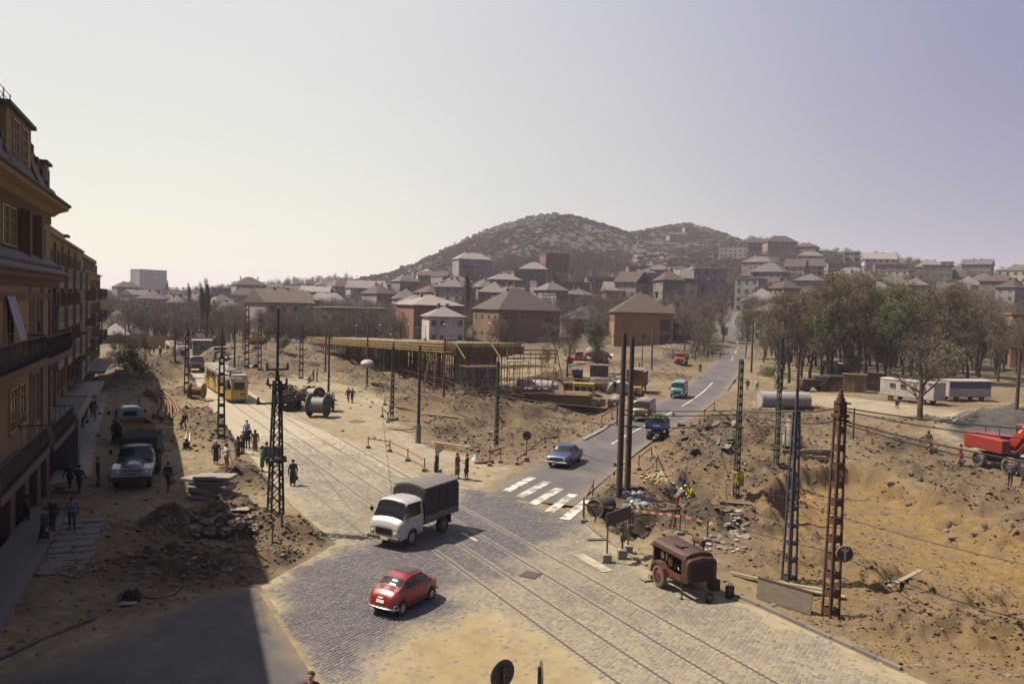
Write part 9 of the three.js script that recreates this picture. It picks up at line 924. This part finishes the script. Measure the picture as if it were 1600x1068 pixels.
barrier('long red and white barrier along the trench behind the compressor', og([[912, 818], [985, 830], [1062, 838], [1105, 848]]), { h: 1.05 }); barrier('faded striped barrier between the tram street and the corner', og([[575, 701], [609, 706], [637, 721], [663, 737]]), { h: .85, red: [.3, .1, .06] }); barrier('reddish barrier boards on the corner near the concrete post foot', og([[765, 728], [782, 724]]), { h: 1.1, red: [.2, .06, .045], pale: [.22, .09, .07] }); barrier('short red barrier at the zebra crossing beside the trench', og([[911, 815], [926, 782]]), { h: 1.1, red: [.28, .1, .06], pale: [.3, .13, .08] }); barrier('red and white barrier at the asphalt edge by the yellow-shirted workers', og([[998, 735], [1018, 718], [1026, 738]]), { h: 1.0 }); barrier('weathered railing at the head of the mound beside the road', og([[1100, 662], [1116, 642], [1150, 668]]), { h: 1.1, red: [.3, .2, .12], pale: [.33, .23, .15] }); barrier('iron railing above the curved kerb', og([[940, 668], [956, 655], [968, 645]]), { h: 1.1, red: [.1, .07, .06], pale: [.11, .08, .07] }); barrier('plain reddish beam barrier at the pit edge left of the blue car', og([[808, 726], [850, 692], [872, 690]]), { h: .5, red: [.17, .08, .05], pale: [.18, .085, .055] }); barrier('dark low rail along the curb of the dusty pavement', og([[601, 634], [597, 652], [606, 660]]), { h: .9, red: [.06, .04, .035], pale: [.06, .04, .035] });
{ // signs seen from behind
const f = G(948, 878), q = G(981, 864), t = thing('sign_board', 'grey sign board seen from behind on two posts with concrete feet', 'sign', [0, 0, 0]); for (const p of [f, q]) { b_([.24, .22, .21]).bar([p.x, 0, p.z], [p.x, 2.25, p.z], .045).build('post', M.metal, t); b_([.26, .235, .2]).rbox(.42, .4, .4, .06, p.x, .2, p.z).build('foot', M.concrete, t); } const d = q.clone().sub(f).normalize(); b_([.085, .075, .065]).beam([f.x - d.x * .15, 1.95, f.z - d.z * .15 + .06], [q.x + d.x * .1, 1.95, q.z + d.z * .1 + .06], .05, .62).build('board', M.rust, t);
const g = G(972, 872), s = thing('signal_post', 'short post with a box in a concrete foot between the sign board posts', 'post', [g.x, 0, g.z]); b_([.26, .235, .2]).rbox(.44, .45, .42, .06, 0, .22, 0).build('foot', M.concrete, s); b_([.14, .12, .1]).bar([0, .3, 0], [0, 1.6, 0], .05).rbox(.22, .3, .18, .03, 0, .95, .05).build('post', M.metal, s);
const pil = G(983, 852), pi = thing('metal_drum', 'dark overturned metal drum lying at the trench end by the zebra', 'drum', on(940, 806), .9); b_([.05, .048, .05]).cyl(.5, .5, 1.4, 0, .5, 0, 0, 0, Math.PI / 2, null, 22).build('drum', M.rust, pi); b_([.2, .18, .16]).add(new THREE.TorusGeometry(.5, .04, 6, 24), new THREE.Matrix4().makeRotationY(Math.PI / 2).setPosition(-.7, .5, 0)).build('ring', M.rust, pi);
const rs = (label, px, py, H, r, o = {}) => { const g = o.at || on(px, py), t = thing('round_sign', label, 'sign', g, o.ry || 0); b_([.13, .12, .115]).cyl(.035, .035, H + r * .6, 0, (H + r * .6) / 2, -.05).build('post', M.metal, t); b_(o.c || [.045, .042, .042]).cyl(r, r, .025, 0, H, 0, Math.PI / 2, 0, 0, null, 28).build('disc', M.dullpaint, t); b_(o.rim || [.1, .095, .09]).add(new THREE.TorusGeometry(r, .018, 6, 28), new THREE.Matrix4().makeTranslation(0, H, 0)).build('rim', M.dullpaint, t); if (o.foot) b_([.25, .22, .2]).rbox(.4, .35, .4, .06, 0, .17, 0).build('foot', M.concrete, t); for (const y of [-.12, .12]) b_([.09, .085, .085]).box(.22, .05, .03, 0, H + y, -.03).build('clamp', M.metal, t); return t; };
rs('round traffic sign seen from behind at the corner beside the pit', 822, 721, 1.9, .32, { foot: 1, ry: 3.4 }); rs('small round red and white sign behind the person in dark blue', 685, 741, 1.75, .3, { ry: .5, c: [.55, .5, .42], rim: [.45, .05, .03], foot: 1 }); const a = at(785, 1053, 17.2); rs('round sign seen from behind at the bottom edge of the view', 0, 0, a.y, .31, { at: V(a.x, 0, a.z), ry: 3.8 }); const b = at(846, 1054, 17.6); rs('round sign seen edge-on at the bottom edge of the view', 0, 0, b.y, .3, { at: V(b.x, 0, b.z), ry: 1.62 });
const m = G(424, 728), bl = thing('blue_sign', 'blue board sign with a white symbol beside the tall lattice mast', 'sign', [m.x, 0, m.z], .1); for (const x of [-.5, .5]) b_([.1, .1, .12]).bar([x, 0, 0], [x, 1.2, 0], .03).build('post', M.metal, bl); b_([.03, .06, .22]).rbox(1.5, .8, .05, .02, 0, .95, 0).build('board', M.dullpaint, bl); b_([.55, .55, .55]).ext([[-.16, -.18], [.12, -.18], [.12, .0], [.05, .18], [-.02, .02], [-.16, .18]], .012, new THREE.Matrix4().makeTranslation(-.02, .98, .03)).build('symbol', M.dullpaint, bl);
const wc = thing('white_sheet', 'crumpled white sheet on the dug strip at the corner', 'sheet', on(743, 719)); b_([.5, .49, .46]).add(new THREE.ConeGeometry(.35, .6, 5), new THREE.Matrix4().makeTranslation(0, .28, 0)).build('sheet', M.cloth, wc); const rb = thing('red_tarp', 'dark red folded cover lying beside the white sheet', 'tarpaulin', on(756, 724), .2); b_([.16, .05, .04]).rbox(1.4, .22, .6, .08, 0, .1, 0, 0, 0, .12).build('cover', M.cloth, rb);
const gp = thing('scrap_clump', 'dark clump of wire and a rag in the shaded dirt at the bottom left', 'scrap', on(205, 938)); for (let i = 0; i < 26; i++) b_([.03, .025, .025]).tube([[rr(-.5, .5), 0, rr(-.4, .4)], [rr(-.3, .3), rr(.1, .5), rr(-.3, .3)], [rr(-.5, .5), .05, rr(-.4, .4)]], .02, null, 4, 6).build('wire', M.rust, gp); b_([.26, .25, .25]).rbox(.6, .06, .3, .03, .1, .03, .5, 0, .2).build('rag', M.cloth, gp); const hz = thing('hose', 'thin dark hose lying from the clump to the stake in the shade', 'hose', on(225, 935)); b_([.02, .02, .02]).tube([[0, .03, 0], [.5, .03, .1], [1.0, .04, -.3], [1.25, .3, -.6]], .025, null, 5, 14).build('hose', M.rubber, hz);
const ch = thing('hose', 'black compressed-air hoses snaking along the trench edge', 'hose', on(1070, 815)); b_([.02, .018, .018]).tube([[-3.2, .12, .6], [-2, .15, .1], [-.6, .2, -.6], [.6, .2, -.9], [1.6, .15, -1.6]], .045, null, 5, 26).tube([[-2.6, .12, .2], [-1.2, .18, -.6], [.4, .2, -1.3], [1.2, .15, -2]], .045, null, 5, 26).build('hose', M.rubber, ch);
const lf = thing('crate_bits', 'small stack of reddish crates on the dark pavement by the corner house', 'crates', on(88, 772), .3); for (const [x, y, z] of [[0, .12, 0], [.5, .12, .1], [.2, .36, .05], [.9, .1, .0]]) b_(jc([.16, .09, .075], .8, 1.3)).rbox(.5, .22, .35, .02, x, y, z, 0, rr(-.2, .2), 0).build('crate', M.wood, lf);
const hole = on(828, 653);
}
scene.traverse(o => { if (o.isMesh) { o.castShadow = true; o.receiveShadow = true; } });
renderer.render(scene, camera);
